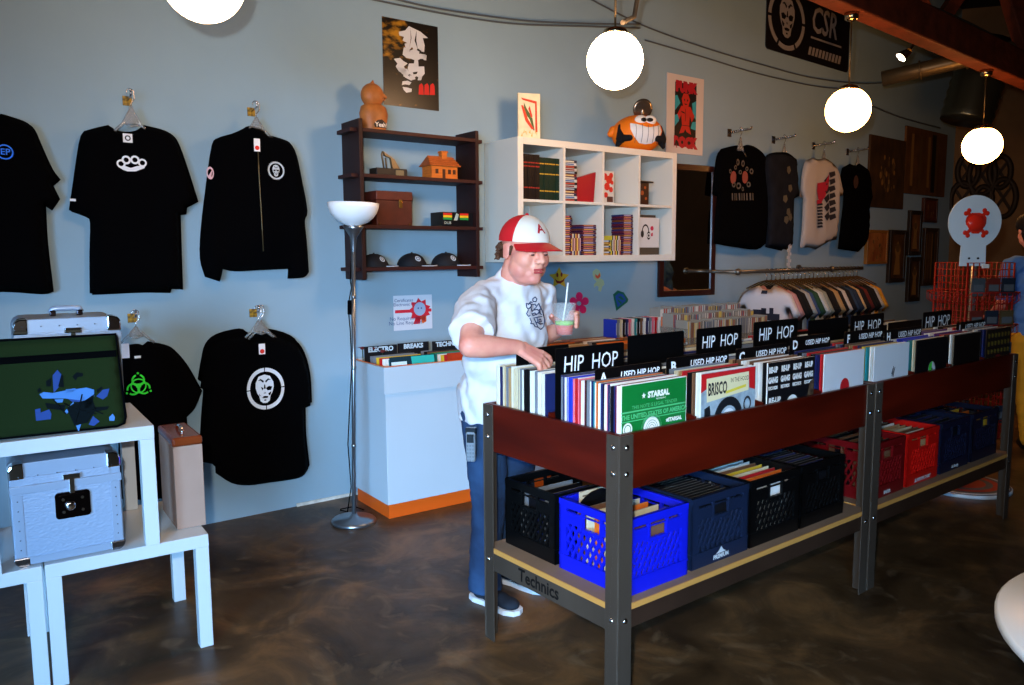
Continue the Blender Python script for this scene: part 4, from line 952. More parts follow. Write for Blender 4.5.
# orange grinning toy
f0 = CF.sub(0, .16, CH+.0006); p = f0.hit(637, 149, 'y', 0); f = f0.sub(p.x, 0); s_ = mpx(f, 1); ft = Fr(f.o, math.radians(12))
toy = thing('grinning_toy', ft, 'round orange plush toy with huge white grin, on top of the white cube shelf', 'toy')
m_or = mat('#e8780f', .6); rx, ry, rz = 26*s_, 22*s_, 18.5*s_; cz = rz*.97
mb = MB(); mb.ell((0, 0, cz), (rx, ry, rz), None, 32); mb.v = [Vector((v.x, v.y, max(v.z, .001))) for v in mb.v]; mb.cap((-24*s_, 2*s_, 21*s_), (-27*s_, 2*s_, 18*s_), 5*s_, 3.5*s_); obj('body', mb, m_or, toy)
es = lambda e: (lambda x, z: -ry*math.sqrt(max(.02, 1-(x/rx)**2-((z-cz)/rz)**2))-e)
def grid_flat(mb, poly, fn, m):
    # subdivide a polygon so that it follows a curved surface
    V = [Vector(p) for p in poly]; xs = [v.x for v in V]; zs = [v.y for v in V]; pts = []; st = (max(xs)-min(xs))/14
    x = min(xs)
    while x < max(xs):
        z = min(zs)
        while z < max(zs): pts.append(Vector((x, z))); z += st
        x += st
    res = delaunay_2d_cdt(V+pts, [(i, (i+1) % len(V)) for i in range(len(V))], [], 1, 1e-6)
    mb.add([(p.x, fn(p.x, p.y), p.y) for p in res[0]], [list(q) for q in res[2]], m, True)
mb = MB(); gr = [(-14, 26), (-7, 24.5), (3, 21.5), (13, 23.5), (19, 26), (20, 19), (17, 12), (9, 7), (2, 6), (-5, 7), (-11, 13), (-14.5, 20)]
grid_flat(mb, [(x*s_*.98+.0, z*s_) for x, z in gr], es(.004), 0)
for x in (-9, -3, 3, 9, 15): mb.tube([(x*s_, es(.005)(x*s_, z*s_), z*s_) for z in [q*(1-k/6)+7.5*k/6 for k in range(7) for q in (23.5 if abs(x-3) < 5 else 24.5,)]], .0018, 5, 1)
obj('grin', mb, [mat('#dfe0e2', .4), mat('#5a5a60', .5)], toy, fixn=False)
for k, x in enumerate((-2.5, 7)):
    mb = MB(); mb.ell((x*s_, -ry*.72, 29*s_), (6.5*s_, 5*s_, 5*s_), None, 16, 0); mb.ell(((x+(1.2 if k == 0 else -1.2))*s_, -ry*.72-3.6*s_, 29*s_), (3.6*s_, 2*s_, 2.2*s_), None, 12, 1); obj('eye', mb, [mat('#e8e8e8', .4), mat('#0c0c0c', .4)], toy)
for k, s2 in enumerate((-1, 1)):
    mb = MB(); x = 21*s2
    mb.cap((x*s_, -8*s_, 24*s_), (x*s_, -11*s_, 12*s_), 2*s_, 5*s_); mb.cap((x*s_, -12*s_, 12*s_), ((x-s2*7)*s_, -17*s_, 12*s_), 3.6*s_, 3*s_); mb.cap((x*s_, -9*s_, 11*s_), ((x+s2*3)*s_, -9*s_, 5*s_), 4*s_, 2*s_); obj('side_tuft', mb, mat('#0a0a10', .9), toy)
mb = MB(); mb.lathe([(.0001, -.006), (10*s_, -.006), (10*s_, 0), (8*s_, .003), (.0001, .004)], n=28, ax='y'); q = Matrix.Rotation(math.radians(20), 3, 'X'); mb.v = [q @ v+Vector((4*s_, -4*s_, 42*s_)) for v in mb.v]; mb.cap((4*s_, -1*s_, 34*s_), (4*s_, -3*s_, 41*s_), 1.5*s_, 1.5*s_)
obj('head_mirror', mb, mat('#8a8076', .25, .9), toy)

# ------------------------------------------------------------------ wall stickers
def sticker(name, cx, cy, polys, mats, label):
    f = wframe(cx, cy, .002); mb = MB()
    for k, (pts, mi) in enumerate(polys):
        q = [f.hit(x, y, 'y', 0) for x, y in crop(550, 260, 4.876, pts)]; P_ = [(p.x, p.z) for p in q]
        if k == 0: mb.prism(P_, 0, .002, mi)
        else: mb.flat(P_, lambda x, z, k=k: -.0004*k, mi)
    props(obj(name, mb, mats, fr=f, fixn=False, label=label), None, 'sticker')
def circ(cx, cy, r, n=14, ry=None): return [(cx+r*math.cos(2*PI*i/n), cy+(ry or r)*math.sin(2*PI*i/n)) for i in range(n)]
star = []
for i in range(10):
    a = -PI/2+i*PI/5; r = 54 if i % 2 == 0 else 27; star.append((45+r*math.cos(a)*.95, 88+r*math.sin(a)))
smile = [(22,88),(34,100),(48,103),(62,97),(72,84),(68,102),(50,115),(32,112)]
sticker('star_sticker', 559, 278, [(star, 0), (circ(36, 73, 5, 10, 11), 1), (circ(56, 71, 5, 10, 11), 1), (smile, 1)], [mat('#c99a2c', .5), mat('#7a1f1c', .5)], 'yellow star sticker with a smiling face on the blue wall')
fl_p = []
for i in range(80):
    a = 2*PI*i/80; r = 20+33*math.sqrt(abs(math.cos(2.5*(a-PI/2)))); fl_p.append((143+r*math.cos(a)*.9, 212-r*math.sin(a)*1.05))
sticker('flower_sticker', 579, 303, [(fl_p, 0), (circ(141, 212, 11), 1)], [mat('#cc1f5c', .5), mat('#7f9cae', .6)], 'pink five petal flower sticker on the blue wall')
sticker('diamond_sticker', 621, 300, [([(308,168),(330,148),(360,158),(382,192),(378,205),(324,248)], 0), ([(318,176),(335,162),(356,168),(370,192),(368,200),(330,230)], 1), ([(330,180),(345,175),(362,192),(352,196)], 0), ([(328,190),(350,206),(345,216),(330,200)], 0)], [mat('#12624a', .5), mat('#1f4c9a', .5)], 'green and blue five cornered gem sticker on the wall')
sticker('pale_sticker', 597, 280, [([(210,55),(225,42),(240,50),(250,70),(245,88),(262,100),(266,120),(255,130),(248,155),(236,150),(238,130),(225,125),(216,135),(214,120),(228,105),(215,92),(208,72)], 0), ([(220,68),(232,78),(242,62),(246,80),(234,92),(222,84)], 1)], [mat('#a9b38a', .6), mat('#d8502c', .6)], 'pale green flame haired figure sticker on the blue wall')

# ------------------------------------------------------------------ mirror and tall poster
f, w_, h_ = poster('m', [(658, 162), (709, 165.5), (707, 294), (656, 297)], '')
mb0 = WALL.hit(656, 297, 'y', 0); x_right = WALL.hit(709, 230, 'y', 0).x
MF = Fr(WALL.w(mb0.x, -.03, mb0.z), WALL.a-.065); mw_ = x_right-mb0.x; mh = MF.hit(683, 164, 'y', 0).z
mir = thing('wall_mirror', MF, 'tall dark wood framed mirror on the wall, partly behind the cube shelf', 'mirror')
mf = mat('#30140f', .3, var=.2, scale=10); fw = .05
for a, b, c, d in ((0, fw, 0, mh), (mw_-fw, mw_, 0, mh), (fw, mw_-fw, 0, fw), (fw, mw_-fw, mh-fw, mh)):
    mb = MB(); mb.box(a, b, -.008, .022, c, d, 0, c=.003); obj('frame_rail', mb, mf, mir)
mb = MB(); mb.box(fw-.002, mw_-fw+.002, .004, .008, fw-.002, mh-fw+.002); obj('glass', mb, mat('#c9cdd0', .03, 1.0), mir)
f, w_, h_ = poster('pk', [(665, 74), (702, 80), (700, 158), (664, 152)], '')
f = Fr(WALL.w(WALL.hit(664, 152, 'y', .012).x, -.012, f.o.z), WALL.a)
t = thing('framed_print', f, 'white bordered red and turquoise poster of a muscular red figure, right of the grinning toy', 'poster')
mb = MB(); mb.box(0, w_, 0, .008, 0, h_, 0); obj('border', mb, mat('#c9bdb4', .4), t)
mb = MB(); bx = .07*w_/.5+.03; mb.flat(rect(bx, w_-bx, .06, h_-.06), lambda x, z: -.001, 0)
G = lambda a, b: (bx+(w_-2*bx)*a, .06+(h_-.12)*b)
for p in [[(.0,.55),(.25,.68),(.1,.8),(.0,.78)], [(.8,.7),(1,.75),(1,.45),(.85,.5)], [(0,.3),(.2,.4),(.15,.5),(0,.48)], [(.75,.3),(1,.28),(1,.42),(.82,.4)]]: mb.flat([G(*q) for q in p], lambda x, z: -.0015, 1)
for p in [[(.3,.75),(.4,.84),(.6,.84),(.7,.75),(.62,.64),(.38,.64)], [(.12,.5),(.3,.64),(.72,.64),(.92,.5),(.8,.4),(.7,.5),(.68,.34),(.34,.34),(.3,.5),(.22,.42)], [(.34,.33),(.68,.33),(.78,.2),(.56,.24),(.5,.28),(.42,.22),(.22,.2)], [(.3,.84),(.24,.93),(.4,.84)], [(.6,.84),(.78,.93),(.7,.84)]]: mb.flat([G(*q) for q in p], lambda x, z: -.002, 2)
for p in [[(.4,.74),(.46,.76),(.45,.71)], [(.55,.76),(.62,.74),(.56,.71)], [(.4,.68),(.6,.68),(.5,.66)], [(.48,.6),(.5,.6),(.5,.4),(.48,.4)], [(.3,.56),(.46,.54),(.46,.52),(.3,.54)]]: mb.flat([G(*q) for q in p], lambda x, z: -.0025, 0)
mb.text('PUNK', h_*.16, (w_*.5, -.0022, h_*.85), m=3, bold=.012, sx=.9); mb.text('ROCK', h_*.17, (w_*.5, -.0022, h_*.14), m=3, bold=.012, sx=.9)
obj('artwork', mb, [mat('#120c10', .5), mat('#2f93a0', .5), mat('#b3261c', .5), mat('#a31524', .5)], t, fixn=False)

# ------------------------------------------------------------------ right part of the long wall: arms with shirts
cC = lambda p: crop(700, 120, 3.806, p)
GR = 'shirts on the pegs of the far wall'
def wshirt(pts, off, lab, m, seed, ln=None, amp=.018):
    return shirt('hanging_shirt', cC(pts), off, lab, group=GR, seed=seed, m=m, step=.05, amp=amp, thick=.03)
oA = [(142,96),(110,102),(80,110),(62,140),(50,230),(46,284),(64,290),(56,380),(52,470),(120,482),(214,493),(250,470),(258,380),(262,290),(264,262),(262,200),(250,140),(216,106),(182,94),(160,100)]
oB = [(262,128),(250,150),(248,200),(258,300),(256,480),(330,494),(354,470),(358,300),(378,288),(372,220),(368,150),(346,132),(330,124),(300,122),(280,124)]
oW = [(430,142),(400,155),(388,200),(380,290),(392,298),(388,400),(380,486),(412,484),(442,492),(490,462),(520,454),(526,380),(530,292),(550,282),(534,220),(520,180),(496,156),(472,142),(450,150)]
oD = [(570,166),(540,182),(530,240),(545,290),(534,400),(524,490),(602,502),(640,452),(646,340),(656,290),(648,230),(640,188),(606,164),(588,172)]
sA, fA, fnA = wshirt(oA, .10, 'black t-shirt with faded red and grey print, left of the grey shirts', mat('#030304', 1, spec=.04), 11)
P = lambda f, pts: [(q.x, q.z) for q in (f.hit(x, y, 'y', -.05) for x, y in cC(pts))]
mb = MB(); pf = lambda x, z: fnA(x, z, 1)-.008
for cx, cy in ((133, 218), (178, 217)):
    c = P(fA, [(cx, cy)])[0]; mb.dot(c[0], c[1], .055, pf, 0, 12, .8)
for cx, cy, r in [(150,160,.03),(170,165,.03),(140,180,.02),(185,185,.02),(155,250,.03),(160,198,.02),(120,195,.02),(200,195,.025),(135,245,.025),(190,245,.025),(170,262,.02)]:
    c = P(fA, [(cx, cy)])[0]; mb.ring(c[0], c[1], r*.5, r, pf, 1, 10)
for k in range(9): mb.flat(P(fA, [(128+k*9,278),(132+k*9,278),(132+k*9,305),(128+k*9,305)]), pf, 1)
obj('print', mb, [mat('#8a4438', .8), mat('#575048', .8)], sA, fixn=False)
sB, fB, fnB = wshirt(oB, .13, 'dark grey washed t-shirt with faint print, between the black and white shirts', mat('#1b1d22', 1, var=.2, scale=9, spec=.05), 12)
wshirt([(x-8 if x < 310 else x-20, y+4) for x, y in oB], .05, 'slate grey t-shirt hanging behind the dark grey washed one', mat('#20242c', 1, spec=.05), 13)
mb = MB(); pf = lambda x, z: fnB(x, z, 1)-.008
for x, y in [(345,190),(350,260),(342,350),(335,380),(350,370),(330,300)]: mb.flat(P(fB, [(x-8,y-12),(x+3,y-15),(x+7,y+2),(x,y+16),(x-9,y+6)]), pf, 0)
obj('print', mb, mat('#565040', .8), sB, fixn=False)
sW, fW, fnW = wshirt(oW, .12, 'white t-shirt with red and black vertical graffiti print on the far wall', mat('#aaa5a0', .85), 14)
mb = MB(); pf = lambda x, z: fnW(x, z, 1)-.010
for p in [[(450,240),(480,235),(496,205),(492,250),(480,290),(468,310),(455,300),(446,270)], [(448,305),(470,300),(468,316),(450,320)]]: mb.flat(P(fW, p), pf, 0)
for k in range(7): y = 200+k*27; mb.flat(P(fW, [(494+(k % 2)*4,y),(518,y-6),(522,y+10),(500,y+20)]), pf, 1)
for k in range(8): y = 318+k*12; mb.flat(P(fW, [(450,y),(470,y-2),(472,y+6),(452,y+8)]), pf, 1)
for k in range(5): y = 230+k*34; mb.flat(P(fW, [(476,y),(492,y-18),(498,y+2),(484,y+18)]), pf, 1)
obj('print', mb, [mat('#a41e36', .8), mat('#25232a', .8)], sW, fixn=False)
sD, fD, fnD = wshirt(oD, .12, 'black t-shirt with small dim face print, rightmost on the far wall pegs', mat('#020203', 1, spec=.04), 15)
mb = MB(); c = P(fD, [(598, 235)])[0]; mb.dot(c[0], c[1], .07, lambda x, z: fnD(x, z, 1)-.008, 0, 12, .7); obj('print', mb, mat('#3a241a', .8), sD, fixn=False)
for (px, py, ex, lab, hx) in [(729, 133, 749, 'the black t-shirt with red print', 741), (773, 140, 793, 'the dark grey washed t-shirt', 779), (813, 146, 831, 'the white graffiti t-shirt', 822), (847, 152, 864, 'the rightmost black t-shirt', 855)]:
    p = WALL2.hit(px, py, 'y', 0); f = Fr(WALL2.w(p.x, 0, p.z), A2); L_ = .22
    # the arm points out of the wall
    t = thing('wall_peg', f, 'chrome display peg on the far wall carrying '+lab, 'hook', 'display pegs on the far wall')
    mb = MB(); mb.cbox(-.03, .03, -.008, 0, -.035, .035, 0, .003); obj('plate', mb, m_hook, t)
    mb = MB(); mb.tube([(0, -.004, 0), (0, -L_, .012), (0, -L_-.008, .03)], .009, 8)
    for k in range(8): mb.ell((0, -.03-k*.022, .004+.001*k), (.012, .006, .012), None, 8)
    obj('arm', mb, m_hook, t)
    hanger(Fr(f.w(0, 0, .018), A2), .18, .20, -.12, 'hanger on the far wall peg holding '+lab, 'hangers on the far wall pegs')
# white hanging strip under the grey shirts
q = WALL2.hit(789, 258, 'y', -.15); f = WALL2.sub(q.x, -.15, q.z); mb = MB(); 
for k in range(9): mb.box(-.035+(k % 2)*.02, .02+(k % 2)*.02, 0, .002, -.14+k*.033, -.112+k*.033)
mb.box(-.012, .012, .0, .003, -.15, .17)
props(obj('sticker_strip', mb, mat('#c8ccd0', .5), fr=f, label='narrow white lettered strip hanging below the grey washed t-shirts'), None, 'strip')

# ------------------------------------------------------------------ CSR banner
W2 = lambda px, py, off=0: (lambda p: Fr(WALL2.w(p.x, -off, p.z), A2))(WALL2.hit(px, py, 'y', -off))
f = W2(766, 48, .012); q1 = f.hit(848, 73, 'y', 0); q2 = f.hit(766, 0, 'y', 0)
wS = q1.x; hS = 1.12*f.hit(846, 10, 'y', 0).z - q1.z*.0; z0 = (q1.z)/2; hS = f.hit(806, -14, 'y', 0).z-z0
mb = MB(); mb.prism([(x, z+z0) for x, z in rrect(0, wS, 0, hS, .04)], 0, .01, 0)
cS = lambda pts: [(q.x, q.z) for q in (f.hit(x, y, 'y', 0) for x, y in crop(700, 0, 3.16, pts))]
c = cS([(275, 62)])[0]; re = cS([(332, 62)])[0][0]-c[0]; rz_ = c[1]-cS([(275, 160)])[0][1]
rz_ = abs(rz_)
for k in range(6):
    a0 = k*PI/3+.06; n = 10; vs = []
    for i in range(n+1):
        a = a0+(PI/3-.1)*i/n
        for q in (.84, 1): vs.append((c[0]+re*q*math.cos(a), -.0006, c[1]+rz_*q*math.sin(a)))
    mb.add(vs, [(2*i, 2*i+1, 2*i+3, 2*i+2) for i in range(n)], 1)
skullface(mb, c[0], c[1]+.02, re*.42, rz_*.66, lambda x, z: -.0006, 1, 0)
tc_ = cS([(396, 88)])[0]; hw = cS([(450, 88)])[0][0]-cS([(342, 88)])[0][0]
mb.text('CSR', rz_*1.25, (tc_[0]-.02, -.0008, tc_[1]+.03), m=1, bold=.006, shear=.15, sx=.82)
b0, b1 = cS([(342, 140), (446, 172)])
a_ = cS([(350,124),(446,156),(446,160),(350,128)]); mb.flat([(a_[0][0], a_[1][1]+.03), (a_[1][0], a_[1][1]+.03), (a_[1][0], a_[1][1]+.01), (a_[0][0], a_[1][1]+.01)], F0, 1)
for k in range(10):
    x = b0[0]+(b1[0]-b0[0])*k/10; mb.flat([(x, z0+.06), (x+.045, z0+.06), (x+.07, z0+.14), (x+.025, z0+.14)], F0, 1)
props(obj('banner_sign', mb, [mat('#0e0b10', .5), mat('#8f8a8a', .6)], fr=f, fixn=False, label='black lettered sign with ring skull emblem and striped bar, high on the wall'), None, 'sign')

# ------------------------------------------------------------------ paintings and frames at the far end
m_gild = mat('#4a3216', .4, .5)
def art(quad, label, c1, c2, frame, name='painting', kind='blob', border=.04, thick=.03):
    (x0, y0), (x1, y1), (x2, y2), (x3, y3) = quad
    f = W2(x3, y3, thick); L_ = [f.hit(x, y, 'y', 0) for x, y in quad]; w_ = (L_[1].x+L_[2].x-L_[3].x-L_[0].x)/2; h_ = (L_[0].z-L_[3].z+L_[1].z-L_[2].z)/2
    f = Fr(f.w(0, 0, (L_[2].z)/2), A2)
    t = thing(name, f, label, 'painting' if name == 'painting' else 'picture', 'pictures at the far end of the wall')
    m_art = mat(c1, .6, c2=c2, scale=9, stretch=(1, 1, .45))
    if frame:
        for a, b, c, d in ((0, border, 0, h_), (w_-border, w_, 0, h_), (border, w_-border, 0, border), (border, w_-border, h_-border, h_)):
            mb = MB(); mb.box(a, b, -.01, thick, c, d, c=.003); obj('frame_rail', mb, mat(frame, .4), t)
    mb = MB(); b = border if frame else 0; mb.box(b, w_-b, 0, thick-.005, b, h_-b)
    r = random.Random(int(x0)); k = 1
    if kind == 'blob':
        for i in range(26): mb.dot(w_*(.5+r.uniform(-.22, .22)), h_*(.5+r.uniform(-.32, .32)), r.uniform(.02, .07)*h_, lambda x, z, i=i: -.0005-i*.0001, 1+(i % 2), 9, r.uniform(.4, .9))
    elif kind == 'bars':
        for i in range(4): x = w_*(.12+.2*i); mb.flat(rect(x, x+w_*.06, h_*.12, h_*.9), F0, 1+(i % 2))
        mb.flat(rect(w_*.62, w_*.72, h_*.05, h_*.95), F1, 3)
    else:
        mb.flat([(w_*.3, h_*.15), (w_*.7, h_*.15), (w_*.62, h_*.5), (w_*.7, h_*.62), (w_*.5, h_*.8), (w_*.32, h_*.62), (w_*.4, h_*.5)], F0, 1); mb.dot(w_*.5, h_*.66, w_*.12, F1, 2, 12)
    obj('canvas', mb, [m_art, mat('#8a6230', .6), mat('#5c421e', .6), mat('#140e0a', .6)], t, fixn=False)
    return t
art([(867, 133), (903, 141), (902.5, 209), (868, 207)], 'dark brown painting with pale mottled figure, left of the large copper one', '#2c1e12', '#4a3218', None, kind='blob')
art([(904, 124), (945, 135), (944, 198), (904, 192)], 'largest copper brown painting with vertical bars at the far end', '#4a2e14', '#6a4420', None, kind='bars')
art([(868, 229), (888, 231), (887, 264), (866, 264)], 'small framed picture with orange scribbled print, lowest left of the far pictures', '#7a3c18', '#a86a34', '#8a5a22', 'framed_picture', 'blob', .03)
art([(889, 229), (905, 231), (904, 282), (888, 283)], 'narrow framed dark print of a figure with a white edge, second of the low row', '#33200f', '#5a3a1c', '#241a14', 'framed_picture', 'fig', .05)
art([(909, 209), (921, 212), (920, 256), (908, 255)], 'narrow upper picture with a light edge, hung above a dark twin', '#3a2412', '#7a4a22', '#1c1410', 'framed_picture', 'fig', .05)
art([(908, 257), (920, 257), (919, 301), (907, 302)], 'narrow lower picture directly below its light edged twin', '#2c1c10', '#4c3018', '#1c1410', 'framed_picture', 'fig', .05)
art([(923, 197), (937, 199), (936, 223), (923, 222)], 'small dark red picture right above the brown vertical one', '#4a1c10', '#6a2c1a', '#3a1a10', 'framed_picture', 'blob', .03)
art([(923, 227), (937, 229), (936, 286), (922, 285)], 'brown vertical picture under the small dark red one', '#3a2412', '#5a3a1c', '#2a1a0e', 'framed_picture', 'bars', .04)
# round rings on the far wall
FC = FAR.loc
for k, (px, py, r) in enumerate([(968, 171, .20), (982, 175, .25), (1000, 172, .20), (962, 200, .22), (1003, 198, .24), (983, 200, .17)]):
    p = FAR.hit(px, py, 'y', -.03); f = Fr(FAR.w(p.x, -.03, p.z), FAR.a); mb = MB()
    mb.tube([(r*.6*math.cos(2*PI*i/24), 0, r*math.sin(2*PI*i/24)) for i in range(25)], .035, 8, cap=False)
    for a in (PI/4, 3*PI/4): mb.bar((r*.6*math.cos(a), 0, r*math.sin(a)), (-r*.6*math.cos(a), 0, -r*math.sin(a)), .03, .03)
    props(obj('wall_ring', mb, mat('#21170e', .6), fr=f, label='dark oval ring ornament on the far brown wall, %s' % ['top left of the cluster', 'in the top middle of the cluster', 'top right of the cluster', 'lower left of the cluster', 'lower right of the cluster', 'just above the white round sign'][k], group='ring ornaments on the far wall'), None, 'ornament')

# ------------------------------------------------------------------ clothes rail
ro = .36; q = WALL2.hit(738, 272, 'y', -ro); RF = Fr(WALL2.w(q.x, 0, q.z), A2)
xe_ = RF.hit(862, 271, 'y', -ro).x
rail = thing('clothes_rail', RF, 'grey wall mounted clothes rail with many shirts hanging from it', 'clothes rail')
m_rail = mat('#6f6a60', .35, .8)
mb = MB(); mb.tube([(0, -ro, 0), (xe_, -ro, 0)], .017, 10); obj('bar', mb, m_rail, rail)
for x in (.0, xe_*.72):
    mb = MB(); mb.tube([(x, 0, 0), (x, -ro, 0)], .014, 8); mb.disc((x, 0, 0), .04, .02, 16, 0, 'y'); mb.ell((x, -ro, .0), .03, None, 10); obj('bracket', mb, m_rail, rail)
pal = [('white','#cdcdd3'),('pink','#b98a8a'),('black','#101014'),('black','#0e1012'),('grey','#9fa3a2'),('blue','#35507c'),('dark green','#234632'),('white','#b8c0be'),('grey','#8a9288'),('black','#0d0d10'),('black','#141416'),('tan','#a5885c'),('black','#0c0c0f'),('white','#c0bcb6'),('black','#0f1016'),('navy','#26405c'),('dark blue','#1c2c40'),('cream','#b9a47c'),('black','#121014'),('dark red','#5a1e1c'),('black','#0c0e10'),('black','#0e0f12'),('grey','#a3a5a4'),('yellow','#c08a2a')]
x0s = RF.hit(767, 272, 'y', -ro).x; dx = (xe_-.03-x0s)/len(pal)
def side_shirt(f, m, seed, wide=.27, ln=.66, prn=None):
    # a shirt seen from its front, local y across the rail (front faces -x)
    out = [(-.07,-.06),(-.15,-.085),(-.24,-.13),(-.33,-.30),(-.27,-.36),(-.225,-.27),(-.23,-.6),(-.235,-ln-.1),(.235,-ln-.1),(.23,-.6),(.225,-.27),(.27,-.36),(.33,-.30),(.24,-.13),(.15,-.085),(.07,-.06),(.04,-.09),(0,-.10),(-.04,-.09)]
    r = folds(seed, .012); th = min(dx*.42, .03)
    mb = inflate([Vector(p) for p in out], .06, lambda x, z, d: -th*min(1, d/.05)-(r(x, z)*min(1, d/.06) if prn else r(x, z)*.3*min(1, d/.06)), .008, 0)
    mb.v = [Vector((v.y, -v.x, v.z)) for v in mb.v]
    return mb
GS = 'shirts on the clothes rail'
for i, (cn, c) in enumerate(pal):
    f = RF.sub(x0s+dx*i, -ro, -.018); lab = '%s shirt on the clothes rail, %s from the left end' % (cn, ordinal(i))
    if i == 0: lab = 'white t-shirt with small dark print facing out at the left end of the rail'
    o = obj('hanging_shirt', side_shirt(f, None, i+30, prn=(i == 0)), mat(c, .85), fr=Fr(f.w(0, 0, -.05), f.a+R.uniform(-.06, .06)), label=lab, group=GS); props(o, None, 't-shirt')
    if i == 0:
        mb = MB(); xx = -.044
        for a, b, cc, d in [(-.16, .16, -.36, -.30), (-.10, .02, -.30, -.27), (-.02, .03, -.34, -.255), (.06, .10, -.30, -.25)]: mb.add([(xx, -a, cc), (xx, -b, cc), (xx, -b, d), (xx, -a, d)], [(0, 1, 2, 3)])
        mb.add([(xx+.004, .03, -.13), (xx+.004, -.03, -.13), (xx+.004, -.035, -.10), (xx+.004, .02, -.10)], [(0, 1, 2, 3)])
        obj('print', mb, mat('#23283a', .8), o, fixn=False)
    t = MB(); t.tube([(.0, .02*math.cos(math.radians(a)), .02*math.sin(math.radians(a))+.018-.0) for a in range(0, 200, 25)][::-1]+[(0, .015, -.005), (0, 0, -.02), (0, 0, -.06)], .003, 5, 1)
    t.tube([(0, -.2, -.14), (0, -.08, -.085), (0, 0, -.062), (0, .08, -.085), (0, .2, -.14)], .006, 6, 0)
    props(obj('wooden_hanger', t, [mat('#4a3010', .4), m_hook], fr=f, label='wooden hanger of the %s shirt, %s from the left end of the rail' % (cn, ordinal(i)), group='wooden hangers on the clothes rail'), None, 'hanger')
# ------------------------------------------------------------------ counters behind the man: wooden record counter and disc counter
CB = KF.sub(KW+.05, 0, 0)
def counter(fr, L_, H_, D_, label, m1, m2):
    t = thing('display_counter', fr, label, 'counter')
    mb = MB(); mb.box(.01, L_-.01, .01, D_, .08, H_-.16, c=.002); obj('body', mb, m1, t)
    mb = MB(); mb.box(.03, L_-.03, .03, D_-.02, 0, .08); obj('plinth', mb, mat('#2a1c14', .6), t)
    mb = MB(); mb.box(0, L_, 0, .02, H_-.16, H_); mb.box(0, L_, D_-.02, D_, H_-.16, H_); mb.box(0, .02, .02, D_-.02, H_-.16, H_); mb.box(L_-.02, L_, .02, D_-.02, H_-.16, H_); mb.box(.02, L_-.02, .02, D_-.02, H_-.158, H_-.145)
    obj('bin_rim', mb, m2, t)
    return t
m_ply = mat('#8a4c1e', .4, var=.25, scale=6, stretch=(.3, 1, 1))
counter(CB, 1.20, .90, .46, 'orange brown wooden record counter along the wall, right of the man', mat('#9aa4ac', .5), m_ply)
for i in range(3):
    f = CB.sub(.03+i*.39, .03, .76); 
    for j in range(7):
        c = ['tan', 'cream', 'brown', 'orange', 'black', 'grey', 'white'][(i*3+j) % 7]
        record(f.sub(0, .03+j*.05), COLS[c], '%s sleeve, %s from the front in the %s bay of the wooden wall counter' % (c, ordinal(j), ordinal(i)), 'sleeves in the wooden wall counter', lean=math.radians(-18), H=.155, W=.31, D=.006)
# row of small singles standing on the counter back
for i in range(18):
    c = ['blue','grey','cream','black','navy','pink','white','teal','black','brown','white','navy','grey','pink','red','white','orange','red'][i]
    s0 = CB.hit(616+i*2.9, 326, 'y', .30); f = CB.sub(s0.x, .30, .9046)
    mb = MB(); mb.box(0, .010, 0, .14, 0, .135, 0); mb.box(.0015, .0085, -.0006, 0, .02, .11, 1)
    o = obj('single_sleeve', mb, [mat(COLS[c], .4), mat('#9fa6ac', .5)], fr=Fr(f.o, f.a-.0), label='%s small record sleeve, %s from the left in the row on the wooden counter' % (c, ordinal(i)), group='small sleeves on the wooden counter')
    props(o, None, 'record')
mb = MB(); mb.box(0, 1.20, 0, .16, 0, .004)
bx_ = CB.sub(.0, .29, .9002)
props(obj('sleeve_ledge', mb, m_ply, fr=bx_, label='narrow wooden ledge carrying the row of small sleeves', bevel=.002), None, 'ledge')
CD = KF.sub(KW+.05+1.22, -.0, 0)
m_acr = mat('#b9c0bc', .15, trans=.6, alpha=.45)
counter(CD, 1.0, .84, .46, 'long disc counter along the wall under the clothes rail', mat('#3a3d42', .5), m_ply)
# ribbed rack holding discs
zc = CD.hit(655, 312, 'y', .10)
dpal = ['#b9bdb8','#8a7a5a','#6a7078','#a3362a','#c8b04a','#4a5a78','#cfcfc8','#7a4a32','#2c3038','#9a9c98']
for row in range(3):
    rk = CD.sub(.03+row*.0, .03+row*.14, .845); n = 24
    t = thing('disc_rack', CD.sub(.03, .03+row*.14, .845), 'clear plastic rack of upright discs on the disc counter, %s row' % ['front', 'middle', 'back'][row], 'rack', 'clear disc racks')
    mb = MB(); mb.box(0, .965, -.006, -.002, 0, .05+.03*row); mb.box(0, .965, .128, .132, 0, .12); mb.box(-.004, 0, -.006, .132, 0, .12); mb.box(.965, .969, -.006, .132, 0, .12); obj('tray', mb, m_acr, t)
    for i in range(n):
        f = CD.sub(.033+i*.04, .034+row*.14, .846); c = dpal[(i*7+row*3) % 10]; c2 = dpal[(i*3+row+4) % 10]; mb = MB(); hh = .17+.045*row+R.uniform(-.006, .01)
        mb.box(0, .036, 0, .115, 0, hh, 0)
        for k in range(3): mb.box(.002+k*.0115, .011+k*.0115, -.0006, 0, .004, hh-.006, 1+k % 2)
        props(obj('disc_case', mb, [mat('#8f948f', .25), mat(c, .35), mat(c2, .35)], fr=f, label='pale upright disc case, %s from the left in the %s rack row' % (ordinal(i), ['front', 'middle', 'back'][row]), group='discs in the clear racks'), None, 'cd case')
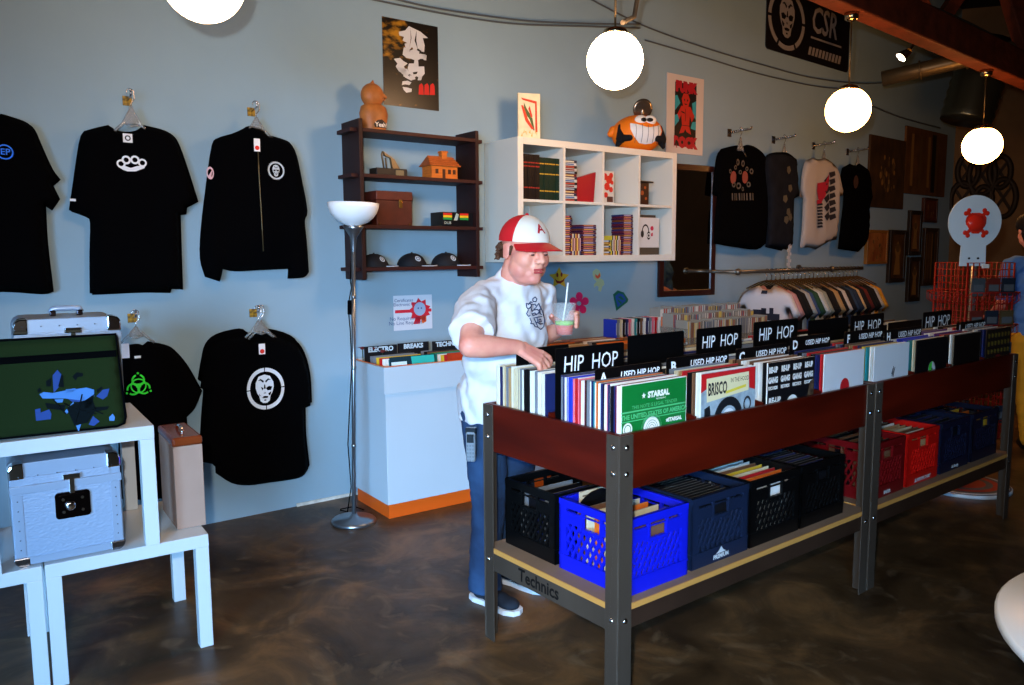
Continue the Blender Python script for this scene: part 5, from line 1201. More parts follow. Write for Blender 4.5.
# ------------------------------------------------------------------ ceiling: beam, globes, conduits, pipes, duct, spotlight
globes = [((.560, 4.342, 2.56), 'above the man', 3.3), ((2.353, 5.615, 2.52), 'in front of the black ring skull sign', 3.17), ((3.926, 6.672, 2.41), 'above the white round skull sign', 3.02), ((-1.137, 3.036, 2.547), 'cut by the top edge above the zip jacket', 3.3)]
m_globe = mat('#fff2d2', .3); _gb = m_globe.node_tree.nodes['Principled BSDF']; _gb.inputs['Emission Color'].default_value = (1, .58, .30, 1); _gb.inputs['Emission Strength'].default_value = 66
m_globe3 = m_globe.copy(); m_globe3.node_tree.nodes['Principled BSDF'].inputs['Emission Strength'].default_value = 34
m_globe2 = m_globe.copy(); m_globe2.node_tree.nodes['Principled BSDF'].inputs['Emission Strength'].default_value = 36; m_globe2.node_tree.nodes['Principled BSDF'].inputs['Emission Color'].default_value = (1, .42, .11, 1); m_brass = mat('#b0a080', .2, 1.0)
for (p, lab, zt_) in globes:
    f = Fr(p, 0); t = thing('globe_pendant', f, 'glowing white glass globe pendant lamp '+lab, 'lamp', 'round globe pendants')
    mb = MB(); mb.ell((0, 0, 0), .15, None, 40); obj('globe', mb, m_globe2 if zt_ < 3.2 else m_globe if p[0] > 0 else m_globe3, t)
    mb = MB(); mb.lathe([(.0001, .17), (.03, .17), (.06, .158), (.075, .13), (.0001, .128)], n=24); obj('fitter', mb, m_brass, t)
    mb = MB(); mb.tube([(0, 0, .165), (0, 0, zt_-p[2])], .006, 8); obj('rod', mb, mat('#6a5c44', .35, .8), t)
    mb = MB(); mb.lathe([(.0001, zt_-p[2]), (.05, zt_-p[2]), (.045, zt_-p[2]-.04), (.02, zt_-p[2]-.055), (.0001, zt_-p[2]-.055)], n=20); obj('canopy', mb, m_brass, t)
# reddish timber beam above the lamps
ub = Vector((.788, .616, 0)); b0 = Vector((2.353, 5.615, 3.17)); b1 = Vector((3.926, 6.672, 3.02))
dirb = (b1-b0).normalized(); s0 = b0-dirb*5.2; s1 = b1+dirb*4.5
m_beam = mat('#5a2411', .7, var=.35, scale=9, bump=.3, bscale=25)
mb = MB(); mb.bar(s0+Vector((0, 0, .125)), s1+Vector((0, 0, .125)), .14, .25); props(obj('timber_beam', mb, m_beam, label='rough reddish brown ceiling beam from which the globe lamps hang', bevel=.012), None, 'beam')
mb = MB(); mb.tube([s0+dirb*t+Vector((0, -.02, .265+.02*math.sin(t*2.1))) for t in [x*.45 for x in range(26)]], .012, 8); props(obj('beam_conduit', mb, mat('#4c4640', .5, .5), label='thin grey conduit clipped along the top of the reddish beam'), None, 'pipe')
# roof braces higher up
for k, (a, b, lab) in enumerate([((905, -30, 7.4), (935, 42, 7.4), 'reddish roof brace rising left behind the beam'), ((968, -20, 7.8), (930, 38, 7.8), 'reddish roof brace rising right behind the beam'), ((1003, -30, 7.0), (1030, 60, 7.0), 'reddish roof brace at the top right corner')]):
    pa, pb = at_y(*a), at_y(*b); mb = MB(); mb.bar(pa, pb, .14, .12); props(obj('roof_brace', mb, m_beam, label=lab, group='roof braces', bevel=.01), None, 'beam')
mb = MB(); pa, pb = at_y(882, 79, 7.6), at_y(1040, 42, 7.0); mb.tube([pa, pa+(pb-pa)*.3, pa+(pb-pa)*.7, pb], .07, 14); 
for k in (.25, .55): q = pa+(pb-pa)*k; mb.tube([q, q+(pb-pa)*.015], .085, 14)
props(obj('ceiling_pipe', mb, mat('#5c5240', .4, .6), label='thick horizontal grey brown pipe below the right ceiling'), None, 'pipe')
q = at_y(975, 90, 8.2); mb = MB(); mb.lathe([(.0001, -.32), (.24, -.32)]+[(.24+.012*(k % 2), -.3+.05*k) for k in range(14)]+[(.2, .5), (.0001, .5)], n=24); rm = Matrix.Rotation(.25, 3, 'Y'); mb.v = [rm @ v for v in mb.v]
props(obj('air_duct', mb, mat('#4a5250', .3, .9), fr=Fr(q, 0), label='crumpled silver ribbed air duct under the dark ceiling'), None, 'duct')
mb = MB(); pts = [at_y(640, -5, 6.5)]
def conduit(pp, off, lab, r=.006):
    pts = []
    for px, py in pp:
        W = WALL if px < 707 else WALL2; p = W.hit(px, py, 'y', -off); pts.append(W.w(p.x, -off, p.z))
    # smooth
    sm = []
    for i in range(len(pts)-1):
        p0, p1, p2, p3 = pts[max(0, i-1)], pts[i], pts[i+1], pts[min(len(pts)-1, i+2)]
        for k in range(5):
            t = k/5; sm.append(.5*((2*p1)+(p2-p0)*t+(2*p0-5*p1+4*p2-p3)*t*t+(3*p1-p0-3*p2+p3)*t**3))
    sm.append(pts[-1]); mb = MB(); mb.tube(sm, r, 7); props(obj('wall_conduit', mb, mat('#4f585f', .5, .2), label=lab, group='thin conduits high on the wall'), None, 'pipe')
conduit([(366, -2), (420, 9), (470, 18), (520, 24), (580, 26), (640, 28)], .03, 'thin grey conduit from the top edge, passing above the small cream painting')
conduit([(384, -4), (430, 7), (480, 15), (530, 21), (590, 23.5), (640, 24)], .06, 'thin grey conduit just above its twin over the small cream painting')
conduit([(585, -4), (640, 24), (700, 46), (760, 64), (820, 79), (880, 83), (935, 70)], .03, 'thin grey conduit passing just left of the globe before the sign')
conduit([(645, 40), (700, 56), (760, 74), (815, 86), (845, 89)], .03, 'lower thin grey conduit ending behind the globe in front of the sign')
conduit([(868, 104), (900, 117), (940, 128)], .03, 'short thin conduit right of the globe in front of the sign', .009)
mb = MB(); P3 = [Vector((.62, 4.5, 2.8)), Vector((.70, 4.6, 2.86)), Vector((.72, 4.6, 2.98)), Vector((.78, 4.6, 3.02)), Vector((.95, 4.62, 3.05)), Vector((1.1, 4.65, 3.16)), Vector((1.2, 4.7, 3.35)), Vector((1.25, 4.7, 4.6))]
mb.tube(P3, .014, 8); props(obj('bent_conduit', mb, mat('#5c564c', .4, .6), label='bent conduit curling down beside the globe above the man'), None, 'pipe')
q = at_y(906, 54, 6.6); f = Fr(q, 0); t = thing('spotlight', f, 'small lit chrome spotlight clipped under the reddish beam', 'lamp')
mb = MB(); mb.tube([(-.055, -.03, -.035), (-.04, -.03, -.02), (.02, 0, .02)], [.045, .04, .028], 14, cap=False); mb.tube([(.02, 0, .02), (.05, .02, .05), (.09, .03, .12)], .01, 8); obj('housing', mb, m_chrome, t)
mb = MB(); mb.ell((-.042, -.028, -.028), .032, None, 12); obj('bulb', mb, mat('#ffe6c8', .3, emit=7), t)
mb = MB(); mb.ell((.012, -.01, .022), (.028, .028, .02), None, 12); obj('socket', mb, mat('#d89a40', .3, .3), t)

# ------------------------------------------------------------------ record bins on steel angle posts
BA = math.atan2(.616, .788); BF = Fr((.340, 2.428, 0), BA)
BL, BW, BT = 1.60, .74, .955
m_steel = mat('#554b41', .4, .55, var=.25, scale=3, stretch=(1, 1, .3)); m_bolt = mat('#c4c8cc', .2, 1.0)
m_pan = mat('#430c03', .38, spec=.2, var=.35, scale=4, stretch=(.35, .35, 2.5)); m_mdf = mat('#7c6653', .7, var=.08, scale=6); m_mdfe = mat('#b4813f', .6)
m_rail = mat('#3b2a20', .4, .4, var=.2, scale=4)
PW = .062
def record_bin(fr, label, tech=False):
    t = thing('record_bin', fr, label, 'record bin', 'record bins in a row')
    pt = .006
    for x in (0, 1):
        for y in (0, 1):
            mb = MB(); X = 0 if x == 0 else BL; Y = 0 if y == 0 else BW; sx = 1 if x == 0 else -1; sy = 1 if y == 0 else -1
            a, b = sorted((X, X+sx*PW)); c, d = sorted((Y, Y+sy*pt)); mb.box(a, b, c, d, 0, BT)
            a, b = sorted((X, X+sx*pt)); c, d = sorted((Y+sy*pt, Y+sy*PW)); mb.box(a, b, c, d, 0, BT)
            p = obj('post', mb, m_steel, t, bevel=.0015)
            for z in (.915, .828, .335):
                for face in (0, 1):
                    mb = MB()
                    if face == 0: c_ = (X+sx*PW*.5, Y-sy*.0, z); mb.lathe([(.0001, .007), (.006, .006), (.0095, .003), (.0105, 0), (.0001, 0)], (0, 0, 0), 12, 0, 'y'); mb.v = [Vector((v.x, v.y*sy, v.z))+Vector(c_) for v in mb.v]
                    else: c_ = (X, Y+sy*PW*.5, z); mb.lathe([(.0001, .007), (.006, .006), (.0095, .003), (.0105, 0), (.0001, 0)], (0, 0, 0), 12, 0, 'x'); mb.v = [Vector((-v.x*sx, v.y, v.z))+Vector(c_) for v in mb.v]
                    obj('bolt', mb, m_bolt, p)
    g = pt+.0008; th = .018; z0 = .772; z1 = BT+.002
    mb = MB(); mb.box(g, BL-g, g, g+th, z0, z1, c=.0015); obj('front_panel', mb, m_pan, t)
    mb = MB(); mb.box(g, BL-g, BW-g-th, BW-g, z0, z1, c=.0015); obj('back_panel', mb, m_pan, t)
    mb = MB(); mb.box(g, g+th, g+th, BW-g-th, z0, z1, c=.0015); obj('end_panel', mb, m_pan, t)
    mb = MB(); mb.box(BL-g-th, BL-g, g+th, BW-g-th, z0, z1, c=.0015); obj('end_panel', mb, m_pan, t)
    mb = MB(); mb.box(g+th, BL-g-th, g+th, BW-g-th, z0, z0+.012); obj('bin_floor', mb, m_mdf, t)
    mb = MB(); mb.box(g+th, BL-g-th, .365, .377, z0+.013, z0+.20); obj('centre_divider', mb, m_pan, t)
    for k in (1, 2, 3):
        x = BL*k/4
        for side in (0, 1):
            mb = MB(); ys = [(g+th, z0+.013), (.364, z0+.013), (.364, z0+.235), (.30, z0+.235), (g+th, z1+.008)] if side == 0 else [(BW-g-th, z0+.013), (.378, z0+.013), (.378, z0+.235), (.44, z0+.235), (BW-g-th, z1+.008)]
            mb.prism([(y, z) for y, z in ys], 0, .01); mb.v = [Vector((x-.005+v.y, v.x, v.z)) for v in mb.v]; obj('partition', mb, m_pan, t)
    mb = MB(); mb.box(pt, BL-pt, pt, BW-pt, .366, .386, 0); mb.box(PW, BL-PW, .0015, pt-.0003, .366, .386, 1); mb.box(.0015, pt-.0003, PW, BW-PW, .366, .386, 1); obj('shelf_board', mb, [m_mdf, m_mdfe], t)
    mb = MB(); mb.box(g, BL-g, g, g+.018, .30, .3655, c=.001); obj('front_rail', mb, m_rail, t)
    mb = MB(); mb.box(g, BL-g, BW-g-.018, BW-g, .30, .3655, c=.001); obj('back_rail', mb, m_rail, t)
    mb = MB(); mb.box(.0015, g+.012, PW+.001, BW-PW-.001, .295, .3655, 0)
    if tech:
        k0 = len(mb.v); mb.text('Technics', .068, (.0008, BW*.55, .331), ux=(0, -1, 0), m=1, bold=.0015, sx=.95)
    obj('end_rail', mb, [m_steel, mat('#0c0a09', .5)], t, fixn=False)
    mb = MB(); mb.box(BL-g-.018, BL-g, g+.02, BW-g-.02, .30, .3655); obj('end_rail', mb, m_rail, t)
    return t
record_bin(BF, 'nearest record bin, dark wood panels on steel posts, with blue crate beneath', True)
B2 = BF.sub(BL+.012, 0, 0)
record_bin(B2, 'farther record bin of the row, with red crates beneath')

# records ------------------------------------------------------------
CN_ = ['green starred cover', 'red cornered cover', 'white lettered cover', 'red spot cover', 'scribbled white cover', 'green label cover', 'plain black cover', 'gold patched cover']
def bin_label(c, i, col, half): return '%s record sleeve, %s behind the %s' % (c, ordinal(i-1), CN_[col]) if half == 'front' else '%s record sleeve, %s from the rear edge, in the column of the %s' % (c, ordinal(i), CN_[col])
ZF = .772+.0125+.004
def colx(col): return (0 if col < 4 else BL+.012)+(col % 4)*BL/4+.038
def put(col, y, c, i, half, lean=0, D=.0048, dx=0, H=RW, turn=0, label=None):
    f = BF.sub(colx(col)+dx, y, ZF+D*abs(math.sin(lean))+.0004)
    return record(f, COLS[c], label or bin_label(c, i, col, half), 'records in the bins, %s half of column %s' % (half, ['one','two','three','four','five','six','seven','eight'][col]), D, lean, H=H, turn=turn, spine='#cfcac0' if c in ('white', 'cream') else None)
front1 = ['white','maroon','navy','black','white','navy','pink','white','black','navy','white','black','orange','white','teal','navy','white','grey','black','maroon','white','red','pink','white','red','white','pink','blue','blue','white','blue','white','navy','grey','navy']
lead = {}
y0f = .034; gap = (.350-y0f)/36
for i, c in enumerate(front1): put(0, y0f+.014+i*(.30-.014)/36*1.02, c, i+1, 'front', math.radians(0), .0058, R.uniform(-.006, .006), H=RW-R.uniform(0, .007))
back1 = ['cream','white','white','cream','navy','cream','tan','cream','grey','tan','cream','white','cream','grey','cream','navy','cream','grey','white','black','black','black','black','white','white','white','grey','white','white','cream','white','navy']
for i, c in enumerate(back1): put(0, .700-i*.0094, c, i, 'back', math.radians(0), .0066, R.uniform(-.006, .006), H=RW-R.uniform(0, .008))
r9 = random.Random(5)
cols_a = ['white','black','grey','cream','navy','brown','black','tan','red','white','purple','black','grey']
for col in range(1, 8):
    n = 14 if col < 5 else 11
    for i in range(n):
        c = r9.choice(cols_a)
        if col == 4 and i < 4: c = ['white', 'teal', 'yellow', 'navy'][i]
        if col == 5 and i < 5: c = ['cream', 'teal', 'blue', 'blue', 'white'][i]
        if col == 7 and i < 5: c = ['navy', 'navy', 'white', 'grey', 'white'][i]
        if col == 2 and i < 3: c = ['black', 'white', 'white'][i]
        if col == 3 and i == 0: c = 'red'
        put(col, y0f+.016+i*(.285/n), c, i+1, 'front', 0, .0058, r9.uniform(-.004, .004), H=RW+(-.004 if i % 3 else 0))
    for i in range(11 if col < 5 else 7):
        c = r9.choice(cols_a+['white', 'cream']); put(col, .69-i*.27/11, c, i, 'back', 0, .0058, r9.uniform(-.006, .006), H=RW+(-.006 if i % 3 else 0))
# the covers in front, each with its own design
def cover(col, draw, mats, label, lean=0, y=y0f, turn=0, dx=0):
    mb = MB(); D = .005; mb.box(0, RW, 0, D, 0, RW, 0); draw(mb)
    f = BF.sub(colx(col)+dx, y, ZF+.0006)
    o = obj('record_sleeve', mb, mats, fr=Fr(f.o, f.a+turn), fixn=False, label=label, group='front covers of the record bins'); props(o, None, 'record'); o.rotation_euler.x = lean; return o
K = RW
def d_green(mb):
    mb.flat(rect(.003, K-.003, .003, K-.003), F0, 1)
    def s5(cx, cz, r, m, fn): mb.flat([(cx+(r if i % 2 == 0 else r*.42)*math.sin(i*PI/5), cz+(r if i % 2 == 0 else r*.42)*math.cos(i*PI/5)) for i in range(10)], fn, m)
    s5(.105, K-.045, .011, 0, F1); mb.text('STARSAL', .027, (.178, 0-.0012, K-.045), m=0, bold=.0015); mb.text('RECORDINGS', .008, (.19, -.0012, K-.062), m=0)
    mb.flat(rect(.0, K-.004, K-.094, K-.089), F1, 2); mb.text('THIS NOTE IS LEGAL TENDER', .017, (K/2, -.0012, K-.079), m=2)
    mb.text('THE UNITED STATES OF AMERICA', .021, (K/2, -.0012, K-.109), m=2, bold=.0008); mb.flat(rect(.0, K-.004, K-.124, K-.121), F1, 2)
    mb.ring(.145, K-.160, .036, .040, F1, 0, 30); mb.dot(.145, K-.160, .036, F1, 0, 30)
    for r in (.03, .022, .014): mb.ring(.145, K-.160, r-.0015, r, F2, 1, 24)
    mb.ring(.145, K-.160, .040, .052, F0, 2, 30); mb.ring(.03, K-.148, .016, .022, F1, 0, 20); mb.dot(.03, K-.148, .013, F1, 0, 16)
    s5(.222, K-.142, .008, 0, F1); mb.text('STARSAL', .018, (.262, -.0012, K-.142), m=0, bold=.001)
    for k in range(6): mb.flat(rect(.215, .30, K-.18-k*.014, K-.176-k*.014), F1, 2)
    for k in range(5): mb.flat(rect(.01, .09, K-.2-k*.014, K-.196-k*.014), F1, 2)
cover(0, d_green, [mat('#d9dcd4', .5), mat('#0b6c2c', .4), mat('#4fae6e', .5)], 'green record cover with white star and currency style lettering at the corner post', dx=-.0)
def d_bris(mb):
    mb.flat(rect(.002, K-.002, .0, K-.002), F0, 3); mb.flat([(.0, K-.004), (K-.004, K-.004), (K-.004, K-.09), (K-.04, K-.08), (K-.045, K-.018), (.03, K-.022), (.03, K-.06), (0, K-.07)], F1, 1)
    mb.flat([(.028, K-.022), (K-.045, K-.018), (K-.045, K-.088), (.032, K-.108)], F2, 2); mb.text('BRISCO', .062, (.092, -.0024, K-.065), m=4, bold=.002, sx=.52)
    mb.text('IN THE HOOD', .024, (.222, -.0024, K-.042), m=4, sx=.7); mb.flat([(.14, K-.088), (.26, K-.074), (.26, K-.064), (.14, K-.078)], lambda x, z: -.0024, 5)
    mb.ring(.16, K-.185, .052, .085, F1, 4, 30); mb.dot(.16, K-.185, .042, F2, 6, 26); mb.text('RECORDS', .012, (.16, -.0024, K-.160), m=4)
    mb.ring(.272, K-.14, .02, .03, F1, 4, 20, ex=.8); mb.flat([(0, K-.2), (.06, K-.19), (.08, K-.28), (0, K-.3)], F1, 4); mb.flat([(.02, K-.13), (.05, K-.12), (.06, K-.18), (.02, K-.18)], F1, 4)
    mb.flat([(0, K-.22), (.04, K-.21), (.055, K-.26), (.0, K-.27)], F2, 3)
cover(1, d_bris, [mat('#d9dcd4', .5), mat('#bb1c20', .4), mat('#d8cfa4', .5), mat('#9fb4bf', .5, c2='#7b8c98', scale=30), mat('#14171c', .5), mat('#d6c43c', .5), mat('#c9d2d8', .5)], 'record cover with red corners and a cream title band')
def d_reup(mb):
    mb.flat(rect(.0, K, .0, K), F0, 1)
    for a in range(4):
        for b, s_ in enumerate(('RE-UP', 'GANG')): mb.text(s_, .030, (.035+a*.082, -.0012, K-.030-b*.040), m=0, bold=.0022, sx=.72)
    for a in range(4):
        mb.text('RECORDS', .018, (.035+a*.082, -.0012, K-.1), m=0, bold=.001, sx=.75)
    mb.dot(.17, K-.185, .045, F1, 0, 26); mb.text('RE-UP', .03, (.05, -.0012, K-.15), m=0, bold=.0016); mb.text('GANG', .03, (.05, -.0012, K-.19), m=0, bold=.0016); mb.ring(.17, K-.185, .01, .016, F2, 1, 16)
    mb.flat([(.27, .0), (K-.002, .0), (K-.002, K-.09), (.29, K-.1), (.275, K-.16)], F2, 2)
cover(2, d_reup, [mat('#d6d8d6', .5), mat('#0c0c10', .45), mat('#5c4a38', .5, c2='#2c2018', scale=40)], 'black record cover filled with rows of bold white lettering')
cover(3, lambda mb: mb.dot(.165, K-.150, .036, F0, 1, 28), [mat('#c9cdd2', .5), mat('#b31a20', .5)], 'plain white record cover with one red spot')
def d_sk(mb):
    mb.tube([(.16, -.001, 0.185), (.17, -.001, 0.210), (.165, -.001, 0.175), (.18, -.001, 0.200), (.176, -.001, 0.220)], .0016, 5, 1); mb.tube([(.176, -.001, 0.170), (.19, -.001, 0.215)], .0016, 5, 1)
cover(4, d_sk, [mat('#c4cacf', .5), mat('#3a3d42', .5)], 'plain white record cover with a tiny pencil scribble')
def d_gl(mb):
    mb.dot(.165, K-.150, .036, F0, 1, 28); mb.flat([(.165+.036*math.sin(a), K-.150+.036*math.cos(a)) for a in [-PI*i/10 for i in range(11)]], F1, 2); mb.dot(.165, K-.150, .006, F2, 0, 10)
cover(5, d_gl, [mat('#0a0a0d', .4), mat('#b6bcc0', .5), mat('#3fbf3a', .5)], 'black record cover showing a half green, half white label')
cover(6, lambda mb: mb.flat(rect(.004, K-.004, .004, K-.004), F0, 1), [mat('#5c564a', .5), mat('#0e0b0a', .4)], 'plain near black record cover with pale edge, right of the green label one')
def d_dots(mb):
    for a in range(7):
        for b in range(7):
            mb.flat([(.02+a*.044, K-.02-b*.044), (.045+a*.044, K-.028-b*.044), (.04+a*.044, K-.05-b*.044), (.022+a*.044, K-.045-b*.044)], F0, 1)
    mb.dot(.16, .14, .04, F1, 2, 12, 1.3)
cover(7, d_dots, [mat('#1c1410', .5), mat('#6b5a20', .5), mat('#6b1c1c', .5)], 'dark brown record cover with rows of dull gold patches at the far end')

# divider cards -------------------------------------------------------
m_card = mat('#030304', .5, spec=.15); m_chalk = mat('#dfe6ea', .6)
def card(x, y, zt_, w_, text, letter, label, lean=0, size=None, grp='large genre cards', big=True, blank=False):
    if x < .028: w_ -= (.028-x); x = .028
    cx_ = x+w_/2; o_ = 0 if cx_ < BL+.006 else BL+.012; k_ = min(3, int((cx_-o_)/(BL/4))); lo_ = o_+k_*BL/4+(.030 if k_ == 0 else .0075); hi_ = o_+(k_+1)*BL/4-(.030 if k_ == 3 else .0075)
    if w_ > hi_-lo_: w_ = hi_-lo_
    x = max(lo_, min(x, hi_-w_))
    f = BF.sub(x, y, ZF+.002); h_ = zt_-ZF-.002
    mb = MB(); mb.prism(rrect(0, w_, 0, h_, .008), 0, .0025, 0)
    if text and big: mb.text(text.replace(' ', '  '), (size or .072)*1.12, (w_*.5, -.0008, h_-.062), m=1, bold=.0002, shear=.08, sx=.82)
    if text and not big: mb.text(text, size or .030, (w_*.66, -.0008, h_-.032), m=1, bold=.0008, shear=.12, sx=.95)
    if letter: mb.text(letter, .052, (.038, -.0008, h_-.036), m=1, bold=.002)
    o = obj('divider_card', mb, [m_card, m_chalk], fr=f, fixn=False, label=label, group=grp); props(o, None, 'divider card'); o.rotation_euler.x = lean
def zx(px, py, y): p = BF.hit(px, py, 'y', y); return p.x, p.z
bigs = [(555.5, 349, 624, 'HIP HOP', 'first from the corner post, above the A card'), (628, 336, 684, None, 'blank black card between the first two lettered ones'), (697, 329, 742, 'HIP HOP', 'second lettered one, above the red cornered cover'), (752, 322.5, 796, 'HIP HOP', 'third lettered one, above the white lettered cover'),
        (805, 321, 846, None, 'blank black card in front of the clothes rail'), (851, 316, 884, 'HIP HOP', 'fourth lettered one, right of the blank card'), (938, 311, 967, 'HIP HOP', 'last lettered one, before the red wire rack')]
for (px, py, px2, tx, lab) in bigs:
    a, z = zx(px, py, .358); b_, _ = zx(px2, py, .358)
    card(a, .358, z, b_-a, tx, None, ('large black HIP HOP card, '+lab) if tx else 'large '+lab, size=.072*(b_-a)/.34)
a, z = zx(897, 322, .358); b_, _ = zx(934, 316, .358); card(a, .3585, z, b_-a, None, None, 'large blank black card left of the last lettered card')
lets = [('A', 596, 372, 662), ('B', 667, 361, 729), ('C', 742, 351, 793), ('D', 783, 341, 824), ('F', 825, 337, 866), ('H', 876, 334, 915), ('I', 944, 327, 978)]
for k, (lt, px, py, px2) in enumerate(lets):
    yy = .175; a, z = zx(px, py-2.5, yy); b_, _ = zx(px2, py, yy); card(a, yy+.0015, z, b_-a, 'USED HIP HOP', lt, 'black card lettered %s and USED HIP HOP' % lt, big=False, size=.030*(b_-a)/.31, grp='lettered section cards')
for k, (lt, px, py, px2) in enumerate([('E', 748, 340, 795), ('G', 812, 333, 850)]):
    yy = .56; a, z = zx(px, py-2.5, yy); b_, _ = zx(px2, py, yy); card(a, yy+.0015, z-.0, b_-a, 'USED HIP HOP', lt, 'black card lettered %s and USED HIP HOP, in the rear half' % lt, big=False, size=.030*(b_-a)/.34, grp='lettered section cards')
a, z = zx(909, 331, .52); b_, _ = zx(932, 330, .52); card(a, .52, z, b_-a+.06, 'USED HIP HOP', None, 'black USED HIP HOP card in the rear half near the last big card', big=False, size=.024, grp='lettered section cards')
a, z = zx(982, 328, .2); b_, _ = zx(1003, 328, .2); card(a, .2, z, b_-a+.03, None, None, 'small blank dark card at the very end of the bins')
a, z = zx(502, 351, .60); b_, _ = zx(556, 351, .60); card(max(a, .060), .602, z, b_-a, None, None, 'large blank black card beneath the hand of the man')

# ------------------------------------------------------------------ milk crates
def crate(fr, hexc, label, W=.315, D=.335, H=.265, logo=None, hole='#000000', words=None):
    t = MB(); e = .012; w0 = .006
    def side(o, u, n, L_):
        # lattice wall: origin o, direction u, outward normal n, length L_
        o = Vector(o); u = Vector(u); n = Vector(n); Z = Vector((0, 0, 1))
        def slab(a, b, c, d, th=.009, dd=0, m=0): t.obox(o+u*((a+b)/2)+Z*((c+d)/2)-n*(th/2-dd), (u, n, Z), ((b-a)/2, th/2, (d-c)/2), m)
        slab(0, L_, 0, .052); slab(0, L_, H-.022, H, .014, .002); slab(0, L_, .052, .058, .012, .0025)
        slab(0, .036, .05, H-.02); slab(L_-.036, L_, .05, H-.02)
        for k in range(5): slab(.036+k*(L_-.072)/5, .036+(k+1)*(L_-.072)/5-.006, H-.044, H-.040, .008)
        slab(.036, L_-.036, H-.030, H-.02); slab(.036, L_/2-.05, H-.06, H-.045); slab(L_/2+.05, L_-.036, H-.06, H-.045)
        slab(.036, L_/2-.045, H-.085, H-.058, .007); slab(L_/2+.045, L_-.036, H-.085, H-.058, .007)
        slab(L_/2-.052, L_/2-.042, H-.09, H-.03, .012, .002); slab(L_/2+.042, L_/2+.052, H-.09, H-.03, .012, .002); slab(L_/2-.05, L_/2+.05, H-.097, H-.085, .012, .002)
        zb, zt = .058, H-.085; hz = zt-zb; n_ = 9; Lw_ = L_-.072
        for k in range(-3, n_+1):
            for sgn in (1, -1):
                xa = .036+Lw_*k/n_; run = hz*.55; xb_ = xa+run
                if sgn < 0: xa, xb_ = xb_, xa
                a = Vector((xa, zb)); b = Vector((xb_, zt))
                # clip to the side of the panel
                lo, hi = .036, L_-.036
                def cl(p, q):
                    d = q-p
                    if p.x < lo: p = p+d*((lo-p.x)/d.x) if d.x > 0 else None
                    elif p.x > hi: p = p+d*((hi-p.x)/d.x) if d.x < 0 else None
                    return p
                a2 = cl(a, b); b2 = cl(b, a)
                if a2 is None or b2 is None: continue
                if (b2-a2).length < .01 or not (lo-.001 <= a2.x <= hi+.001 and lo-.001 <= b2.x <= hi+.001): continue
                pa = o+u*a2.x+Z*a2.y; pb = o+u*b2.x+Z*b2.y; dd = (pb-pa).normalized(); wd = dd.cross(n)
                wdt = .0052 if sgn > 0 else .0026
                t.obox((pa+pb)/2-n*(.005 if sgn > 0 else .006), (dd, wd, n), ((pb-pa).length/2, wdt, .0035), 0)
    side((0, 0, 0), (1, 0, 0), (0, -1, 0), W); side((W, D, 0), (-1, 0, 0), (0, 1, 0), W); side((0, D, 0), (0, -1, 0), (-1, 0, 0), D); side((W, 0, 0), (0, 1, 0), (1, 0, 0), D)
    t.box(.009, W-.009, .009, D-.009, 0, .006, 0)
    r_ = thing('milk_crate', fr, label, 'crate', 'plastic milk crates under the bins')
    obj('body', t, mat(hexc, .35), r_)
    if logo or words:
        m = MB()
        if logo: m.flat([(W*.5-.03, .032), (W*.5-.012, .042), (W*.5, .056), (W*.5+.012, .042), (W*.5+.03, .032)], lambda x, z: -.0032)
        m.text(words or 'PREMIUM', .022, (W*.5, -.0032, .020), bold=.001); obj('lettering', m, mat('#b9c4cc', .5), r_)
    return r_
def fill(fr, n, cols, W=.315, D=.335, H=.265, who='', hh=.0, y0=.03):
    for i in range(n):
        c = cols[i % len(cols)]; f = fr.sub(.022+R.uniform(-.003, .003), y0+i*(D-.06)/n, .0068)
        record(f, COLS[c], '%s sleeve, %s from the front inside the %s' % (c, ordinal(i), who), 'sleeves inside the '+who, .005, 0, W=.27, H=H-.03+hh)
zs = .3866
def crate_at(px0, y, base=BF): return 0
c0 = BF.hit(634, 596, 'z', zs); c1 = BF.hit(698, 577, 'z', zs)
BCX = c0.x if c0.x > .07 else .075
cb = BF.sub(.078, .042, zs)
crate(cb, '#0c17b4', 'bright blue plastic milk crate at the corner post'); fill(cb, 6, ['brown','tan','cream','orange','cream','brown'], who='bright blue crate', hh=-.01)
mb = MB(); mb.box(0, .20, 0, .006, 0, .27, 0); [mb.flat(rect(.012, .188, .25-k*.013, .256-k*.013), F0, 1) for k in range(10)]; mb.box(.2, .206, 0, .006, 0, .27, 2)
props(obj('printed_sleeve', mb, [mat('#b9a88c', .6), mat('#5c4c3c', .6), mat('#c2304a', .5)], fr=cb.sub(.07, .30, .0075), label='tan card sleeve covered in printed lines, sticking up in the blue crate', fixn=False), None, 'record')
mb = MB(); mb.disc((0, 0, 0), .135, .003, 36, 0, 'y'); props(obj('vinyl_record', mb, mat('#0b0b0c', .2), fr=cb.sub(.15, .289, .0068+.136), label='bare black vinyl disc in front of the printed sleeve in the blue crate'), None, 'record')
cg = BF.sub(.078, .40, zs); crate(cg, '#040506', 'black milk crate on the rear of the shelf, behind the blue crate', D=.30)
fill(cg, 5, ['black','grey','navy'], who='rear black crate', D=.30, hh=-.02)
xs_ = [(.425, '#121d33', 'dark slate blue milk crate with white base logo, right of the bright blue one', True, ['black', 'black', 'black'], 'slate blue crate'),
       (.775, '#040506', 'black milk crate with orange and white sleeves on top', False, ['white', 'orange', 'red', 'cream', 'yellow', 'brown', 'white'], 'black crate with bright sleeves'),
       (1.125, '#030405', 'black milk crate left of the middle posts, filled with dark sleeves', False, ['black', 'black', 'navy'], 'black crate by the middle posts')]
